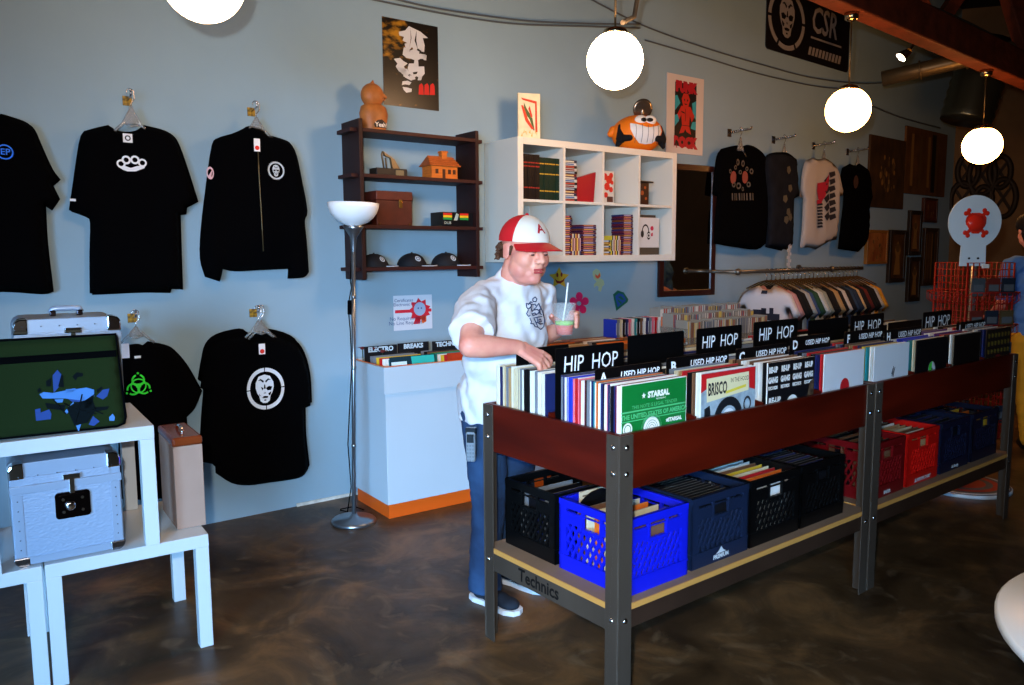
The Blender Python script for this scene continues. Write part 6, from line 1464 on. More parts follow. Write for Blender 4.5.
for x, c, lab, lg, fc, who in xs_:
    f = BF.sub(x, .045+.004, zs); crate(f, c, lab, W=.335, logo=lg, words='PREMIUM' if lg else None); fill(f, 9 if len(fc) > 4 else 12, fc, who=who, hh=.012 if len(fc) > 4 else -.004)
f = BF.sub(1.465, .30, zs); 
for x, c, lab, fc, who, wd in [(.075, '#5e080c', 'dark red milk crate right of the middle posts', ['brown', 'black'], 'dark red crate', 'BAKER'), (.435, '#b00e08', 'bright red milk crate with small white lettering', ['tan', 'white', 'brown', 'cream', 'tan'], 'bright red crate', 'SUPERIOR DAIRY'), (.80, '#0a1228', 'navy milk crate in the far bin, right of the bright red one', ['black', 'navy'], 'navy crate', 'Hollandia')]:
    f = B2.sub(x, .05, zs); crate(f, c, lab, words=wd, W=.33); fill(f, 9, fc, who=who, hh=.005)
f = B2.sub(1.175, .05, zs); crate(f, '#0a1024', 'dark navy milk crate at the far end of the lower shelf', W=.33); fill(f, 5, ['yellow', 'black', 'orange'], who='far end navy crate', hh=-.01)
f = B2.sub(.02+.06, .41, zs); crate(f, '#4e080c', 'dark red milk crate on the rear of the far shelf', D=.30); f = BF.sub(1.16, .41, zs); crate(f, '#4e080c', 'dark red milk crate behind the black one at the middle posts', D=.30)

# ------------------------------------------------------------------ red wire rack with round sign
pz = at_z(972, 488, 0); RK = Fr(Vector((3.02, 5.02, 0)), math.radians(8))
pr = at_y(975, 250, 5.02); RK = Fr(Vector((pr.x, 5.02, 0)), math.radians(6))
rack = thing('wire_rack', RK, 'red wire spinner rack on a striped round base, topped by a white sign', 'rack')
m_red = mat('#84120a', .4); 
mb = MB(); mb.lathe([(.0001, 0), (.27, 0), (.27, .025), (.25, .03), (.0001, .03)], n=40); mb.ring(0, 0, .0, .0, F0)
mb2 = MB(); mb2.lathe([(.0001, 0), (.29, 0), (.29, .018), (.282, .022)], n=40, m=0); mb2.lathe([(.282, .022), (.272, .024)], n=40, m=1); mb2.lathe([(.272, .024), (.25, .026)], n=40, m=0); mb2.lathe([(.25, .026), (.22, .027)], n=40, m=2); mb2.lathe([(.22, .027), (.18, .028)], n=40, m=3); mb2.lathe([(.18, .028), (.14, .029)], n=40, m=2); mb2.lathe([(.14, .029), (.0001, .03)], n=40, m=3)
obj('base', mb2, [mat('#cfe0ee', .4), mat('#2c4a7c', .4), mat('#5c6068', .5), mat('#b03020', .5)], rack)
mb = MB(); mb.tube([(0, 0, .03), (0, 0, 1.50)], .018, 12); obj('pole', mb, mat('#8a8e92', .3, .8), rack)
zt_ = at_y(975, 263, 4.85).z; 
for s_, (ox, oy, rot) in enumerate([(0, -.155, 0), (.155, 0, PI/2), (0, .155, PI), (-.155, 0, -PI/2)]):
    mb = MB(); W_ = .31; q = Matrix.Rotation(rot, 3, 'Z'); Tn = []
    for k in range(9): x = -W_/2+W_*k/8; mb.tube([(x, 0, .35), (x, 0, zt_)], .0035 if k not in (0, 8) else .006, 5)
    for k in range(27): z = .35+k*(zt_-.35)/26; mb.tube([(-W_/2, 0, z), (W_/2, 0, z)], .0025, 4)
    for k in range(5):
        z = .45+k*.2; mb.tube([(-W_/2, 0, z), (-W_/2, -.05, z+.03), (W_/2, -.05, z+.03), (W_/2, 0, z)], .0035, 5)
        for j in range(9): x = -W_/2+W_*j/8; mb.tube([(x, 0, z-.05), (x, -.05, z-.02), (x, -.05, z+.03)], .0025, 4)
    mb.v = [q @ v + Vector((ox, oy, 0)) for v in mb.v]; obj('wire_panel', mb, m_red, rack)
ds = mpx(Fr((RK.o.x, 4.85, 1.5), 0), 1); SG = Fr((at_y(975, 222, 4.86).x, 4.86, at_y(975, 222, 4.86).z), 0)
rs = 26.5*ds; poly = []
for i in range(37):
    a = math.radians(-62)+math.radians(304)*i/36; poly.append((rs*math.cos(a), rs*math.sin(a)))
zl = at_y(975, 266, 4.86).z-SG.o.z; poly += [(-13.2*ds, zl), (13.2*ds, zl)]
sg = thing('skull_sign', SG, 'white round lollipop shaped sign with red skull and crossbones on the wire rack', 'sign')
mb = MB(); mb.prism(poly, 0, .006); obj('board', mb, mat('#b9ccd8', .4), sg)
mb = MB(); q = lambda x, z: (x*ds, z*ds)
mb.flat([q(*p) for p in [(-9,5),(-10,1),(-9,-3),(-7,-4),(-6,-9),(-2,-11.5),(4,-11.5),(8,-8),(8.5,-4),(11,-2),(11,4),(9,7),(4,9),(-4,9)]], lambda x, z: -.004, 0)
for sx, sz_ in ((-1, 1), (1, 1), (-1, -1), (1, -1)):
    c = (1+sx*9, -1+sz_*10.5); a = (1+sx*5, -1+sz_*6)
    mb.bar((a[0]*ds, -.003, a[1]*ds), (c[0]*ds, -.003, c[1]*ds), 3.2*ds, .004, up=(0, 1, 0))
    for dx_, dz_ in ((1.6*sx, -1*sz_), (-1.2*sx, 1.8*sz_)): mb.ell(((c[0]+dx_)*ds, -.003, (c[1]+dz_)*ds), (2.4*ds, .003, 2.4*ds), None, 12)
mb.ell((1*ds, -.004, -1*ds), (9.5*ds, .022, 8*ds), None, 24); obj('emblem', mb, mat('#c42818', .25), sg, fixn=False)
for k in (-4, 5):
    mb = MB(); mb.disc((k*ds, 0, -36*ds), .007, .004, 10, 0, 'y'); obj('screw', mb, mat('#3a4048', .3, .8), sg)
mb = MB(); mb.box(9*ds, 16*ds, -.012, -.001, -46*ds, -42*ds, c=.002); obj('clip', mb, mat('#c4c8c8', .3), sg)
for k in range(18):
    s = k % 3; f = RK.sub(-.14+.10*s, -.185-.0, .46+.2*(k//3)); mb = MB(); c = ['#3a4248','#58201a','#1c2430','#4a3f2a'][k % 4]; mb.box(0, .085, 0, .012, 0, .11); mb.box(.01, .075, -.0006, 0, .03, .07, 1)
    if .46+.2*(k//3)+.145 < zt_: props(obj('packet', mb, [mat(c, .35), mat('#4c5258', .4)], fr=f, label='small packet in the red wire rack, %s across on the %s row from below' % (['left', 'middle', 'right'][s], ordinal(k//3)), group='packets in the red wire rack'), None, 'packet')
# ------------------------------------------------------------------ white round table at the lower right edge
qz = .74; tcx = at_z(1330, 668, qz)
WT = Fr((tcx.x, tcx.y, 0), 0); ra = (at_z(1042, 668, qz)-tcx).length
wt = thing('round_table', WT, 'white round table cut off by the lower right edge of the photo', 'table')
mb = MB(); mb.lathe([(.0001, qz-.03), (ra-.01, qz-.03), (ra, qz-.02), (ra, qz-.006), (ra-.006, qz), (.0001, qz)], n=64); obj('tabletop', mb, mat('#dfe9ee', .3), wt)
mb = MB(); mb.lathe([(.04, .02), (.035, .1), (.03, qz-.06), (.08, qz-.03)], n=24); obj('pedestal', mb, mat('#c8ced2', .3), wt)
mb = MB(); mb.lathe([(.0001, 0), (.28, 0), (.27, .015), (.04, .03), (.0001, .03)], n=40); obj('foot', mb, mat('#c8ced2', .3), wt)

# ------------------------------------------------------------------ the man
V = Vector
m_skin = bpy.data.materials.new('skin'); m_skin.use_nodes = True
nt = m_skin.node_tree; b = nt.nodes['Principled BSDF']; b.inputs['Roughness'].default_value = .5; b.inputs['Subsurface Weight'].default_value = .08
tc = nt.nodes.new('ShaderNodeTexCoord'); n_ = nt.nodes.new('ShaderNodeTexNoise'); n_.inputs['Scale'].default_value = 11; n_.inputs['Detail'].default_value = 5; nt.links.new(tc.outputs['Object'], n_.inputs['Vector'])
rp = nt.nodes.new('ShaderNodeValToRGB'); nt.links.new(n_.outputs[0], rp.inputs[0]); rp.color_ramp.elements[0].position = .3; rp.color_ramp.elements[0].color = lin('#c4766a'); rp.color_ramp.elements[1].position = .7; rp.color_ramp.elements[1].color = lin('#dea088'); nt.links.new(rp.outputs[0], b.inputs['Base Color'])
def hand(mb, wrist, palm, dirf, up, side, curls, s=1.0, thumb=None, spread=.16):
    """wrist point, palm centre direction dirf, up = back of hand, side = towards the thumb"""
    wrist = V(wrist); dirf = V(dirf).normalized(); up = V(up); up = (up-dirf*up.dot(dirf)).normalized(); side = V(side); side = (side-dirf*side.dot(dirf)-up*side.dot(up)).normalized()
    for k in (-1.2, -.4, .4, 1.2):
        mb.cap(wrist+side*k*.011*s, wrist+dirf*.085*s+side*k*.021*s-up*.002*abs(k), .014*s, .0115*s, 10)
    mb.cap(wrist+dirf*.02*s+side*.012*s-up*.006, wrist+dirf*.06*s+side*.024*s-up*.006, .016*s, .014*s, 10)
    lens = [(.040, .026, .021), (.044, .029, .022), (.041, .027, .021), (.032, .021, .018)]
    for i, (ls, cu) in enumerate(zip(lens, curls)):
        k = (1.3-i*.87); p = wrist+dirf*(.088-.004*abs(k))*s+side*k*.022*s
        d = (dirf+side*k*spread).normalized(); r = [.0098, .009, .0082, .0072]; ang = 0
        for j, l in enumerate(ls):
            ang += cu[j]; dd = d*math.cos(ang)-up*math.sin(ang); q = p+dd*l*s; mb.cap(p, q, r[j]*s, r[j+1]*s, 10); p = q
    if thumb:
        p = wrist+dirf*.022*s+side*.026*s-up*.006
        for (a, u_, l), r0, r1 in zip(thumb, (.014, .0115, .0098), (.0115, .010, .008)):
            dd = (dirf*math.cos(a)+side*math.sin(a)); dd = dd*math.cos(u_)-up*math.sin(u_); q = p+dd*l*s; mb.cap(p, q, r0*s, r1*s, 10); p = q
def head(mb, C, f, pitch, fat=1.0, s=1.0):
    """adds a head to mb: C centre, f horizontal facing, pitch down; returns matrix"""
    f = V(f).normalized(); r = V((f.y, -f.x, 0)); M = Matrix((r, f, V((0, 0, 1)))).transposed()
    M = M @ Matrix.Rotation(-pitch, 3, 'X'); C = V(C)
    E = lambda c, rr: mb.ell(C+M @ (V(c)*s), V(rr)*s, M, 20)
    K_ = lambda a, b_, ra, rb_: mb.cap(C+M @ (V(a)*s), C+M @ (V(b_)*s), ra*s, rb_*s, 10)
    E((0, -.012, .030), (.077, .096, .088)); E((0, .030, -.035), (.064*fat, .062, .075)); E((0, .012, -.060), (.064*fat, .060, .045))
    for x in (-1, 1):
        E((x*.032*fat, .052, -.030), (.036, .036, .038)); E((x*.036*fat, .028, -.066), (.036, .044, .042)); K_((x*.014, .088, .020), (x*.045, .076, .018), .010, .009)
        E((x*.013, .100, -.030), (.010, .012, .009)); E((x*.079, -.008, -.008), (.009, .020, .032)); K_((x*.082, -.02, .014), (x*.083, -.012, -.03), .006, .006)
        E((x*.031, .082, -.002), (.016, .012, .009))
    K_((0, .092, .014), (0, .109, -.022), .009, .012); E((0, .112, -.026), (.0125, .012, .011)); E((0, .074, -.098), (.028, .022, .022)); E((0, .078, -.052), (.032, .022, .02))
    K_((-.020, .088, -.060), (.020, .088, -.060), .0065, .0065); K_((-.017, .088, -.070), (.017, .088, -.070), .007, .007); K_((0, .093, -.061), (0, .0931, -.0611), .008, .008)
    E((0, .03, -.100), (.050*fat, .050, .030)); E((0, .055, -.080), (.045, .035, .032))
    return M
pf_ = BF.sub(.13, .74+.20, 0)
fb = V((.66, -.75, 0)).normalized(); rb_ = V((fb.y, -fb.x, 0))
PEL = V((-.055, 3.275, .90)); CH = V((-.020, 3.185, 1.27)); SHC = V((-.005, 3.165, 1.395))
SR = SHC+rb_*.172+V((.0, -.01, -.045)); SL = SHC-rb_*.172+V((0, 0, -.045))
def px3(px, py, Y): return at_y(px, py, Y)
ELR = px3(470, 346, 2.76); WRR = px3(518, 347, 2.85); ELL = V((.10, 3.46, 1.15)); CUP = px3(564.5, 321, 3.06)
NECK = SHC+V((.012, -.012, .06)); HC = V((.052, 3.09, 1.550)); hf = V((.60, -.80, 0)); PT = math.radians(10)
mb = MB()
mb.cap(NECK-V((0, 0, .05)), HC-V((.02, -.015, .06)), .068, .064, 18)
mb.cap(SHC-V((0, 0, .04)), SHC-V((0, 0, .10)), .10, .10, 18)
HM = head(mb, HC, hf, PT, 1.10, 1.04)
mb.cap(SR, SR.lerp(ELR, .5), .052, .048); mb.cap(SR.lerp(ELR, .5), ELR, .048, .042); mb.cap(ELR, ELR.lerp(WRR, .3), .042, .043); mb.cap(ELR.lerp(WRR, .3), WRR, .043, .027)
mb.cap(SL, SL.lerp(ELL, .5), .052, .046); mb.cap(SL.lerp(ELL, .5), ELL, .046, .040)
up_ = V((0, 0, 1))
tipd = (px3(541, 354, 2.885)-WRR)
hd = V((tipd.x, tipd.y, -.04)).normalized()
hand(mb, WRR, None, V((.66, .12, -.36)), V((.2, -.62, .72)), V((.315, .47, .485)), [(.35, .45, .3), (.5, .5, .3), (.6, .55, .35), (.7, .6, .35)], 1.12, thumb=[(.5, .75, .035), (.2, .9, .032), (.1, 1.0, .026)], spread=.24)
# left hand wraps around the cup
CUPR = .041
toc = V((CUP.x-ELL.x, CUP.y-ELL.y, 0)).normalized()
WL = CUP - toc*.075 + V((.03, .045, -.035))
mb.cap(ELL, ELL.lerp(WL, .35), .040, .040); mb.cap(ELL.lerp(WL, .35), WL, .040, .026)
# palm behind and right of cup; fingers come round its right side to the front, thumb on the left
pc_ = CUP
def around(ang, z, r): return V((pc_.x+r*math.sin(ang), pc_.y-r*math.cos(ang), pc_.z+z))   # ang 0 = towards the camera, positive = right
mb.cap(WL, around(PI*.80, -.015, CUPR+.016), .024, .018); mb.cap(WL, around(PI*.80, .02, CUPR+.014), .020, .015); mb.cap(WL, around(-PI*.8, .0, CUPR+.014), .020, .014)
for k, z in enumerate((.030, .010, -.010, -.030)):
    r_ = (.0095, .0098, .0095, .0085)[k]; aa = [PI*.80, PI*.64, PI*.47, PI*.31+.03*k]
    pts = [around(a, z+.003*k, CUPR+r_*1.02) for a in aa]
    for i in range(3): mb.cap(pts[i], pts[i+1], r_*(1.2-.07*i), r_*(1.13-.07*i), 10)
tp = [around(a, z, CUPR+.011) for a, z in ((-PI*.80, .0), (-PI*.58, .014), (-PI*.42, .022))]
mb.cap(tp[0], tp[1], .013, .0115); mb.cap(tp[1], tp[2], .0115, .009)
skin = bake(mb, .0040, 6)
skin.name = 'body'
MANF = Fr((0, 0, 0), 0)
man = obj('person', skin, m_skin, label='man in white t-shirt, jeans and red and white cap flipping through records', cat=None) if False else bpy.data.objects.new('person', skin)
skin.materials.append(m_skin); COL.objects.link(man); props(man, 'man in white t-shirt, jeans and red and white cap flipping through records', 'person')
# face details
def hp(x, y, z): return HC+HM @ (V((x, y, z))*1.04)
for sx in (-1, 1):
    mb = MB(); mb.ell(hp(sx*.031, .0885, -.005), (.010, .007, .0045), HM, 12); obj('eye', mb, mat('#3a2a26', .3), man)
    mb = MB(); mb.cap(hp(sx*.016, .0985, .022), hp(sx*.045, .088, .022), .0035, .003, 8); obj('eyebrow', mb, mat('#8a6048', .8), man)
mb = MB(); mb.cap(hp(-.019, .0945, -.060), hp(0, .0985, -.059), .004, .005, 8); mb.cap(hp(0, .0985, -.059), hp(.019, .0945, -.060), .005, .004, 8); mb.cap(hp(-.015, .0935, -.070), hp(.015, .0935, -.070), .0055, .0055, 8); obj('lips', mb, mat('#b0484a', .45), man)
# hair under the cap
mb = MB(); rh = random.Random(3)
for k in range(130):
    a = rh.uniform(-1, 1); side_ = a; x = .083*math.sin(a*1.75); y = -.012-.092*math.cos(a*1.45)*.95; z = rh.uniform(-.045, .012) if abs(a) < .75 else rh.uniform(-.005, .012)
    c = hp(x, y, z); mb.ell(c, (.0075, .0075, .007), None, 8)
    if k % 3 == 0: q = hp(x*1.12, y*1.12, z-.012); mb.cap(c, q, .006, .003, 6)
for sx in (-1, 1): mb.cap(hp(sx*.080, .02, .012), hp(sx*.080, .016, -.016), .007, .004, 8)
obj('hair', mb, mat('#4a3020', .85, var=.3, scale=60), man)
# cap: crown, brim, letter
def crown_pt(az, el, e=0):
    r = V((.0905+e, .108+e, .098+e)); return hp(r.x*math.sin(az)*math.cos(el), -.008+r.y*math.cos(az)*math.cos(el), .030+r.z*math.sin(el))
mb = MB(); NA, NE = 36, 9; vs = [crown_pt(2*PI*i/NA, (-.12+.24*(.5+.5*math.cos(2*PI*i/NA)))+(PI/2+.12-.24*(.5+.5*math.cos(2*PI*i/NA)))*j/NE) for i in range(NA) for j in range(NE+1)]; fs = []; ms = []
for i in range(NA):
    for j in range(NE):
        a = i*(NE+1)+j; b_ = ((i+1) % NA)*(NE+1)+j; az = (2*PI*(i+.5)/NA+PI) % (2*PI)-PI
        mb.add([vs[a], vs[b_], vs[b_+1], vs[a+1]], [(0, 1, 2, 3)], 1 if abs(az) < 1.26 else 0, True)
mb.ell(crown_pt(0, PI/2), .008, None, 8, 0)
cpo = obj('cap_crown', mb, [mat('#b8101c', .8), mat('#d9d2c6', .8)], man)
mb = MB(); n = 18; vs = []; m_ = 6
for i in range(n+1):
    az = -1.15+2.3*i/n
    for j in range(m_+1):
        r = j/m_; base = V((.0905*math.sin(az)*1.0, -.008+.108*math.cos(az), .042)); ext = .072*max(0, math.cos(az*1.12))**.55
        p = base+V((.10*math.sin(az)*.16*r, ext*r, 0)); p.z -= 2.3*p.x*p.x+.22*r*ext
        vs.append(hp(*p))
fs = [(i*(m_+1)+j, (i+1)*(m_+1)+j, (i+1)*(m_+1)+j+1, i*(m_+1)+j+1) for i in range(n) for j in range(m_)]
dn = HM @ V((0, 0, -.004)); mb.add(vs, fs, 0, True); mb.add([v+dn for v in vs], [f_[::-1] for f_ in fs], 0, True); rim = [vs[i*(m_+1)+m_]+dn*.5 for i in range(n+1)]; mb.tube(rim, .003, 6)
obj('cap_brim', mb, mat('#b8101c', .75), man)
mb = MB(); vs, fs = text2d('A', 1.0, .03); 
def cap_text(v, e): 
    return crown_pt(.0-v.x*.60, .62+v.y*.52, e)
mb.add([cap_text(V((v.x, v.y, 0)), .0030) for v in vs], fs, 0); 
obj('cap_letter', mb, [mat('#a8101c', .7), mat('#a8101c', .7)], man, fixn=False)
# shirt
mb = MB()
mb.ell(CH+V((0, 0, .03)), (.150, .150, .17), None, 20)
BAX = Matrix((rb_, fb, V((0, 0, 1)))).transposed()
mb.v = []; mb.f = []; mb.m = []; mb.sm = []
E = lambda c, r: mb.ell(c, r, BAX, 22)
E(CH+V((0, 0, .05)), (.178, .130, .13)); E(CH-V((0, 0, .06)), (.185, .148, .16)); E(PEL+V((.006, -.02, .20))+fb*.035, (.190, .165, .16)); E(PEL+V((0, 0, .10))+fb*.02, (.185, .155, .13))
mb.cap(SR.lerp(SHC, .25), SHC+V((0,0,-.03)), .066, .072, 18); mb.cap(SHC+V((0,0,-.03)), SL.lerp(SHC, .25), .072, .066, 18); E(SHC-V((0, 0, .03)), (.15, .10, .07)); mb.cap(NECK-V((0, 0, .075)), NECK-V((0, 0, .022)), .085, .075, 18)
for s_, S_, E_, ln, r0 in ((1, SR, ELR, .70, .083), (-1, SL, ELL, .72, .078)):
    e_ = S_.lerp(E_, ln); 
    mb.cap(S_, S_.lerp(E_, .35), .066, r0, 18); d = (E_-S_).normalized()
    mb.tube([S_.lerp(E_, .25), S_.lerp(E_, .45), e_+V((0, 0, -.006))], [r0-.002, r0, r0+.002], 20)
base = PEL+V((0, 0, -.055)); n = 28; prof = [(.186, .152, -.0), (.190, .160, .06), (.192, .165, .14)]
for k in range(1): 
    vs = []
    for (rx_, ry_, z) in prof: vs += [base+BAX @ V((rx_*math.cos(2*PI*i/n), ry_*math.sin(2*PI*i/n), z)) for i in range(n)]
    fs = [(i*n+j, i*n+(j+1) % n, (i+1)*n+(j+1) % n, (i+1)*n+j) for i in range(2) for j in range(n)]; fs += [list(range(n))[::-1], [2*n+j for j in range(n)]]; mb.add(vs, fs)
def sdisp(p):
    q = V((p.x*7+p.z*2.5, p.y*7, p.z*7)); a = noise.noise(q)*.009+noise.noise(V((p.x*24-p.z*20, p.y*24, p.z*11)))*.0075
    wv = math.sin((p.z*1.0+p.x*1.5)*42+noise.noise(V((p.x*6, p.y*6, p.z*6)))*5)*.0034
    return a+wv
shirt_me = bake(mb, .0075, 5, sdisp); shirt_me.materials.append(mat('#c6c8ce', .9, bump=.05, bscale=300))
so = bpy.data.objects.new('t_shirt', shirt_me); COL.objects.link(so); so.parent = man
bv = BVHTree.FromPolygons([v.co for v in shirt_me.vertices], [list(p.vertices) for p in shirt_me.polygons])
def onshirt(px, py, e=.0015):
    r = ray(px, py); h = bv.ray_cast(EYE, r)
    return None if h[0] is None else h[0]+h[1]*e
mb = MB(); lines = [[(345,160),(335,165),(315,160),(318,185),(330,200),(350,180),(345,160)], [(360,130),(375,118),(388,130),(380,150),(362,148),(360,130)], [(330,205),(318,230),(330,250),(345,240)], [(345,185),(355,215),(380,190),(400,160),(415,190),(395,230),(360,245),(350,220)], [(400,165),(425,210),(440,270),(435,320),(415,340),(395,325),(380,290),(365,260)],
   [(365,262),(395,255),(430,250)], [(340,262),(350,285),(345,300),(365,300),(375,320),(395,325)], [(385,290),(410,300),(435,300)], [(370,205),(390,200),(405,215),(400,235)], [(388,258),(395,290),(415,310)], [(328,170),(345,150),(362,160)], [(405,200),(410,230),(425,240)], [(350,170),(375,165),(385,180)], [(360,230),(375,225),(388,245)], [(400,270),(412,268),(418,285),(405,288),(400,270)]]
for ln in lines:
    P_ = []
    for (x0, y0), (x1, y1) in zip(ln[:-1], ln[1:]):
        for k in range(4):
            t = k/4; q = onshirt(480+(x0+(x1-x0)*t)/6.85, 280+(y0+(y1-y0)*t)/6.85)
            if q: P_.append(q)
    if len(P_) > 2: mb.tube(P_, .0023, 5)
obj('shirt_print', mb, mat('#2c3e5c', .8), so)
# jeans
HR = PEL+rb_*.085+V((0, 0, -.02)); HL = PEL-rb_*.085+V((0, 0, -.02))
fR = at_z(486, 604, 0); fL = at_z(517, 596, 0)
_h = at_z(474, 597, 0); _t = at_z(509, 611, 0); fd_ = (_t-_h).normalized(); ANR = _h+fd_*.07+V((0, 0, .09)); ANL = V((-.005, 3.53, .09))
KR = HR.lerp(ANR, .52)+fb*.03+V((0, 0, 0)); KL = HL.lerp(ANL, .52)+fb*.03
mb = MB(); mb.ell(PEL-V((0, 0, .0)), (.165, .135, .12), BAX, 20)
for H_, K_, A_ in ((HR, KR, ANR), (HL, KL, ANL)):
    mb.cap(H_, K_, .102, .074, 18); mb.cap(K_, A_+V((0, 0, .04)), .074, .062, 18); mb.tube([K_, A_+V((0, 0, .1)), A_+V((0, 0, -.035))], [.070, .068, .078], 18)
jd = lambda p: noise.noise(V((p.x*9, p.y*9, p.z*14)))*.006+noise.noise(V((p.x*20, p.y*20, p.z*45)))*.0035*(1 if p.z < .25 or .42 < p.z < .6 else .5)
jm = bake(mb, .009, 4, jd); jm.materials.append(mat('#254569', .9, c2='#14253f', scale=5, stretch=(1, 1, .5)))
jo = bpy.data.objects.new('jeans', jm); COL.objects.link(jo); jo.parent = man
bj = BVHTree.FromPolygons([v.co for v in jm.vertices], [list(p.vertices) for p in jm.polygons])
mb = MB(); hit = [bj.ray_cast(EYE, ray(px, py)) for px, py in [(464, 536), (467, 531), (470, 527), (471, 529), (468, 534), (465, 541)]]; P_ = [h[0]+h[1]*.002 for h in hit if h[0]]
if len(P_) > 2: mb.tube(P_, .005, 6); obj('jeans_tear', mb, mat('#b9c4cf', .9), jo)
# shoes
def shoe(A, d, who):
    d = V(d).normalized(); r = V((d.y, -d.x, 0)); M = Matrix((r, d, V((0, 0, 1)))).transposed(); o = V((A.x, A.y, 0))
    mb = MB(); 
    mb.ell(o+d*-.02+V((0, 0, .05)), (.038, .05, .045), M, 16); mb.ell(o+d*.07+V((0, 0, .038)), (.044, .09, .032), M, 16); mb.ell(o+d*.14+V((0, 0, .034)), (.044, .055, .026), M, 16); mb.cap(o+d*.0+V((0, 0, .06)), o+V((0, 0, .10)), .042, .042, 14)
    up = bake(mb, .006, 3); up.materials.append(mat('#16202c', .8)); so_ = bpy.data.objects.new('shoe', up); COL.objects.link(so_); so_.parent = man
    out = [(.0, .205), (.03, .195), (.048, .15), (.046, .08), (.036, .02), (.04, -.04), (.026, -.075), (0, -.085)]; out = out+[(-x, y) for x, y in out[::-1][1:-1]]
    mb = MB(); vs = [o+r*x+d*y for x, y in out]; n_ = len(vs); mb.add(vs+[v+V((0, 0, .022)) for v in vs], [list(range(n_))[::-1], [n_+i for i in range(n_)]]+[(i, (i+1) % n_, (i+1) % n_+n_, i+n_) for i in range(n_)])
    obj('sole', mb, mat('#c9ccd0', .7), so_)
shoe(ANR, fd_, 'r'); shoe(ANL, fb+V((.2, .1, 0)), 'l')
# handset on the hip
ph = px3(471, 446, 3.06); f = Fr(ph, math.radians(-8)); t = thing('cordless_phone', f, 'grey and black cordless phone clipped at the hip of the man', 'phone')
mb = MB(); mb.cbox(-.019, .019, -.012, .012, -.062, .060, 0, .006); obj('body', mb, mat('#6a757e', .4), t)
mb = MB(); mb.box(-.014, .014, -.0135, -.012, .016, .05); mb.box(-.022, .022, -.010, .014, .052, .075, c=.003); obj('screen', mb, mat('#14181c', .2), t)
mb = MB(); 
for a in range(3):
    for b_ in range(5): mb.box(-.015+a*.011, -.007+a*.011, -.0142, -.012, -.06+b_*.015, -.051+b_*.015)
obj('keypad', mb, mat('#5c666e', .4), t)
# cup
cf_ = Fr(CUP-V((0, 0, .055)), 0); cup = thing('plastic_cup', cf_, 'clear plastic cup with orange drink, green layer and white straw in the left hand', 'cup')
m_clear = mat('#dfe8ea', .08, alpha=.13)
mb = MB(); H_ = .125; mb.lathe([(.0001, 0), (.033, 0), (.0405, .06), (.046, H_), (.0475, H_), (.0475, H_-.003), (.0445, H_-.004), (.038, .06), (.031, .003), (.0001, .003)], n=28); obj('cup_wall', mb, m_clear, cup)
mb = MB(); mb.lathe([(.0001, .0035), (.0308, .0035), (.0355, .040), (.0001, .040)], n=24); obj('orange_drink', mb, mat('#c83c00', .5), cup)
mb = MB(); mb.lathe([(.0001, .0405), (.0355, .0405), (.0372, .056), (.0001, .056)], n=24); obj('green_layer', mb, mat('#7fb800', .5), cup)
mb = MB(); mb.tube([(-.006, 0, .057), (.006, 0, .13), (.013, -.002, .205)], .0035, 8); obj('straw', mb, mat('#dfe6ea', .4), cup)

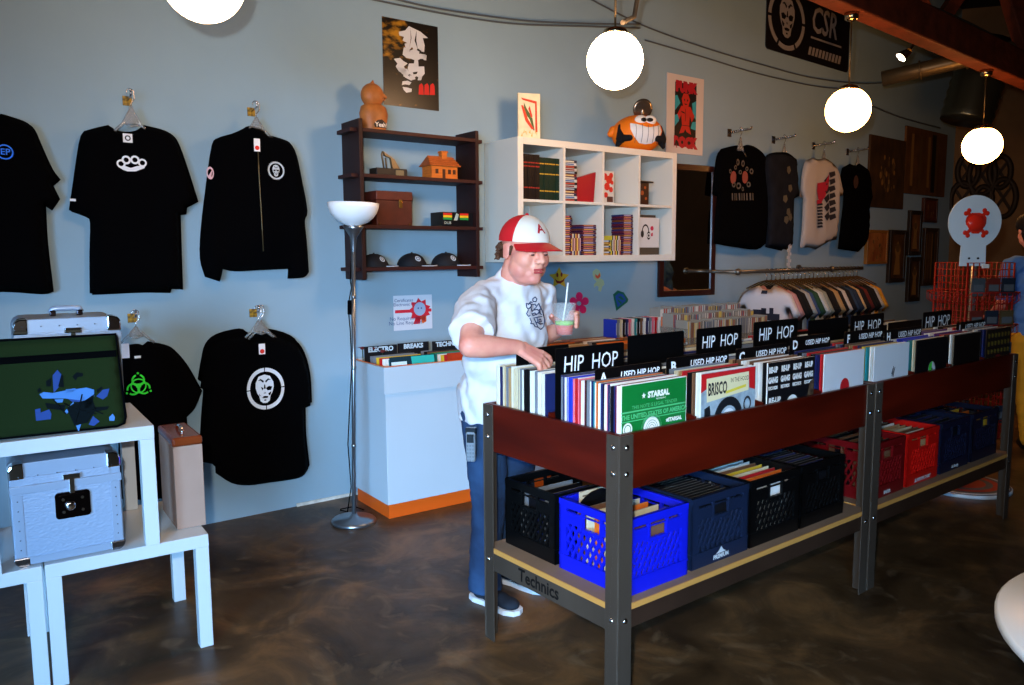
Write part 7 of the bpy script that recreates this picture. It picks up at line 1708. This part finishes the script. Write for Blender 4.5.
# ------------------------------------------------------------------ person at the far right edge
pp = at_z(1026, 456, 0); G0 = V((pp.x+.22, pp.y+.12, 0)); g_f = V((.15, .98, 0)).normalized(); g_r = V((g_f.y, -g_f.x, 0)); GM = Matrix((g_r, g_f, V((0, 0, 1)))).transposed()
hd2 = at_y(1008, 232, G0.y); HC2 = V((hd2.x+.17, G0.y, 1.69))
mb = MB(); SH2 = V((HC2.x+.10, G0.y, 1.43)); head(mb, HC2, (.15, .98, 0), .3); mb.cap(HC2-V((-.01, 0, .06)), SH2, .06, .065)
A1_, A2_ = SH2+g_r*.2, SH2-g_r*.2
for S_, sg_ in ((A1_, 1), (A2_, -1)):
    e_ = S_+V((-.02, 0, -.29))+g_r*sg_*.04; w_2 = e_+V((.05, .2, -.10)); mb.cap(S_, e_, .05, .042); mb.cap(e_, w_2, .042, .027); hand(mb, w_2, None, V((.1, .8, -.2)), V((0, .2, .9)), -g_r*sg_, [(.3, .3, .2)]*4, 1.0, thumb=[(.7, .2, .035), (.3, .3, .03), (.1, .3, .025)])
sk2 = bake(mb, .006, 3); sk2.materials.append(m_skin); p2 = bpy.data.objects.new('person', sk2); COL.objects.link(p2); props(p2, 'dark haired person in a light blue shirt and yellow trousers at the right edge', 'person')
mb = MB(); mb.ell(HC2+V((0, -.0, .045)), (.10, .108, .09), None, 18); mb.ell(HC2+V((0, -.05, -.02)), (.09, .07, .11), None, 14); obj('hair', mb, mat('#0b090a', .8), p2)
mb = MB(); Q = lambda c, r: mb.ell(c, r, GM, 20)
Q(SH2-V((0, 0, .12)), (.20, .125, .16)); Q(SH2-V((0, 0, .32)), (.185, .13, .2)); Q(SH2-V((0, 0, .50)), (.18, .13, .14)); mb.cap(A1_, A2_, .07, .07)
for S_, sg_ in ((A1_, 1), (A2_, -1)): e_ = S_+V((-.02, 0, -.29))+g_r*sg_*.04; mb.cap(S_, S_.lerp(e_, .8), .07, .062)
sm2 = bake(mb, .01, 4, sdisp); sm2.materials.append(mat('#3f6fb4', .8)); o = bpy.data.objects.new('shirt', sm2); COL.objects.link(o); o.parent = p2
mb = MB(); hip = V((SH2.x, G0.y, .88)); mb.ell(hip, (.17, .125, .13), GM, 18)
for sg_ in (1, -1):
    h_ = hip+g_r*.09*sg_; a_ = V((G0.x, G0.y, .09))+g_r*.11*sg_; k_ = h_.lerp(a_, .52)+g_f*.02; mb.cap(h_, k_, .10, .075); mb.cap(k_, a_, .075, .065)
    sh = MB(); sh.ell(V((a_.x, a_.y, .045))+g_f*.05, (.045, .13, .045), GM, 16); obj('shoe', sh, mat('#0c0c0e', .5), p2)
tm = bake(mb, .01, 4, jd); tm.materials.append(mat('#b98a1e', .85)); o = bpy.data.objects.new('trousers', tm); COL.objects.link(o); o.parent = p2
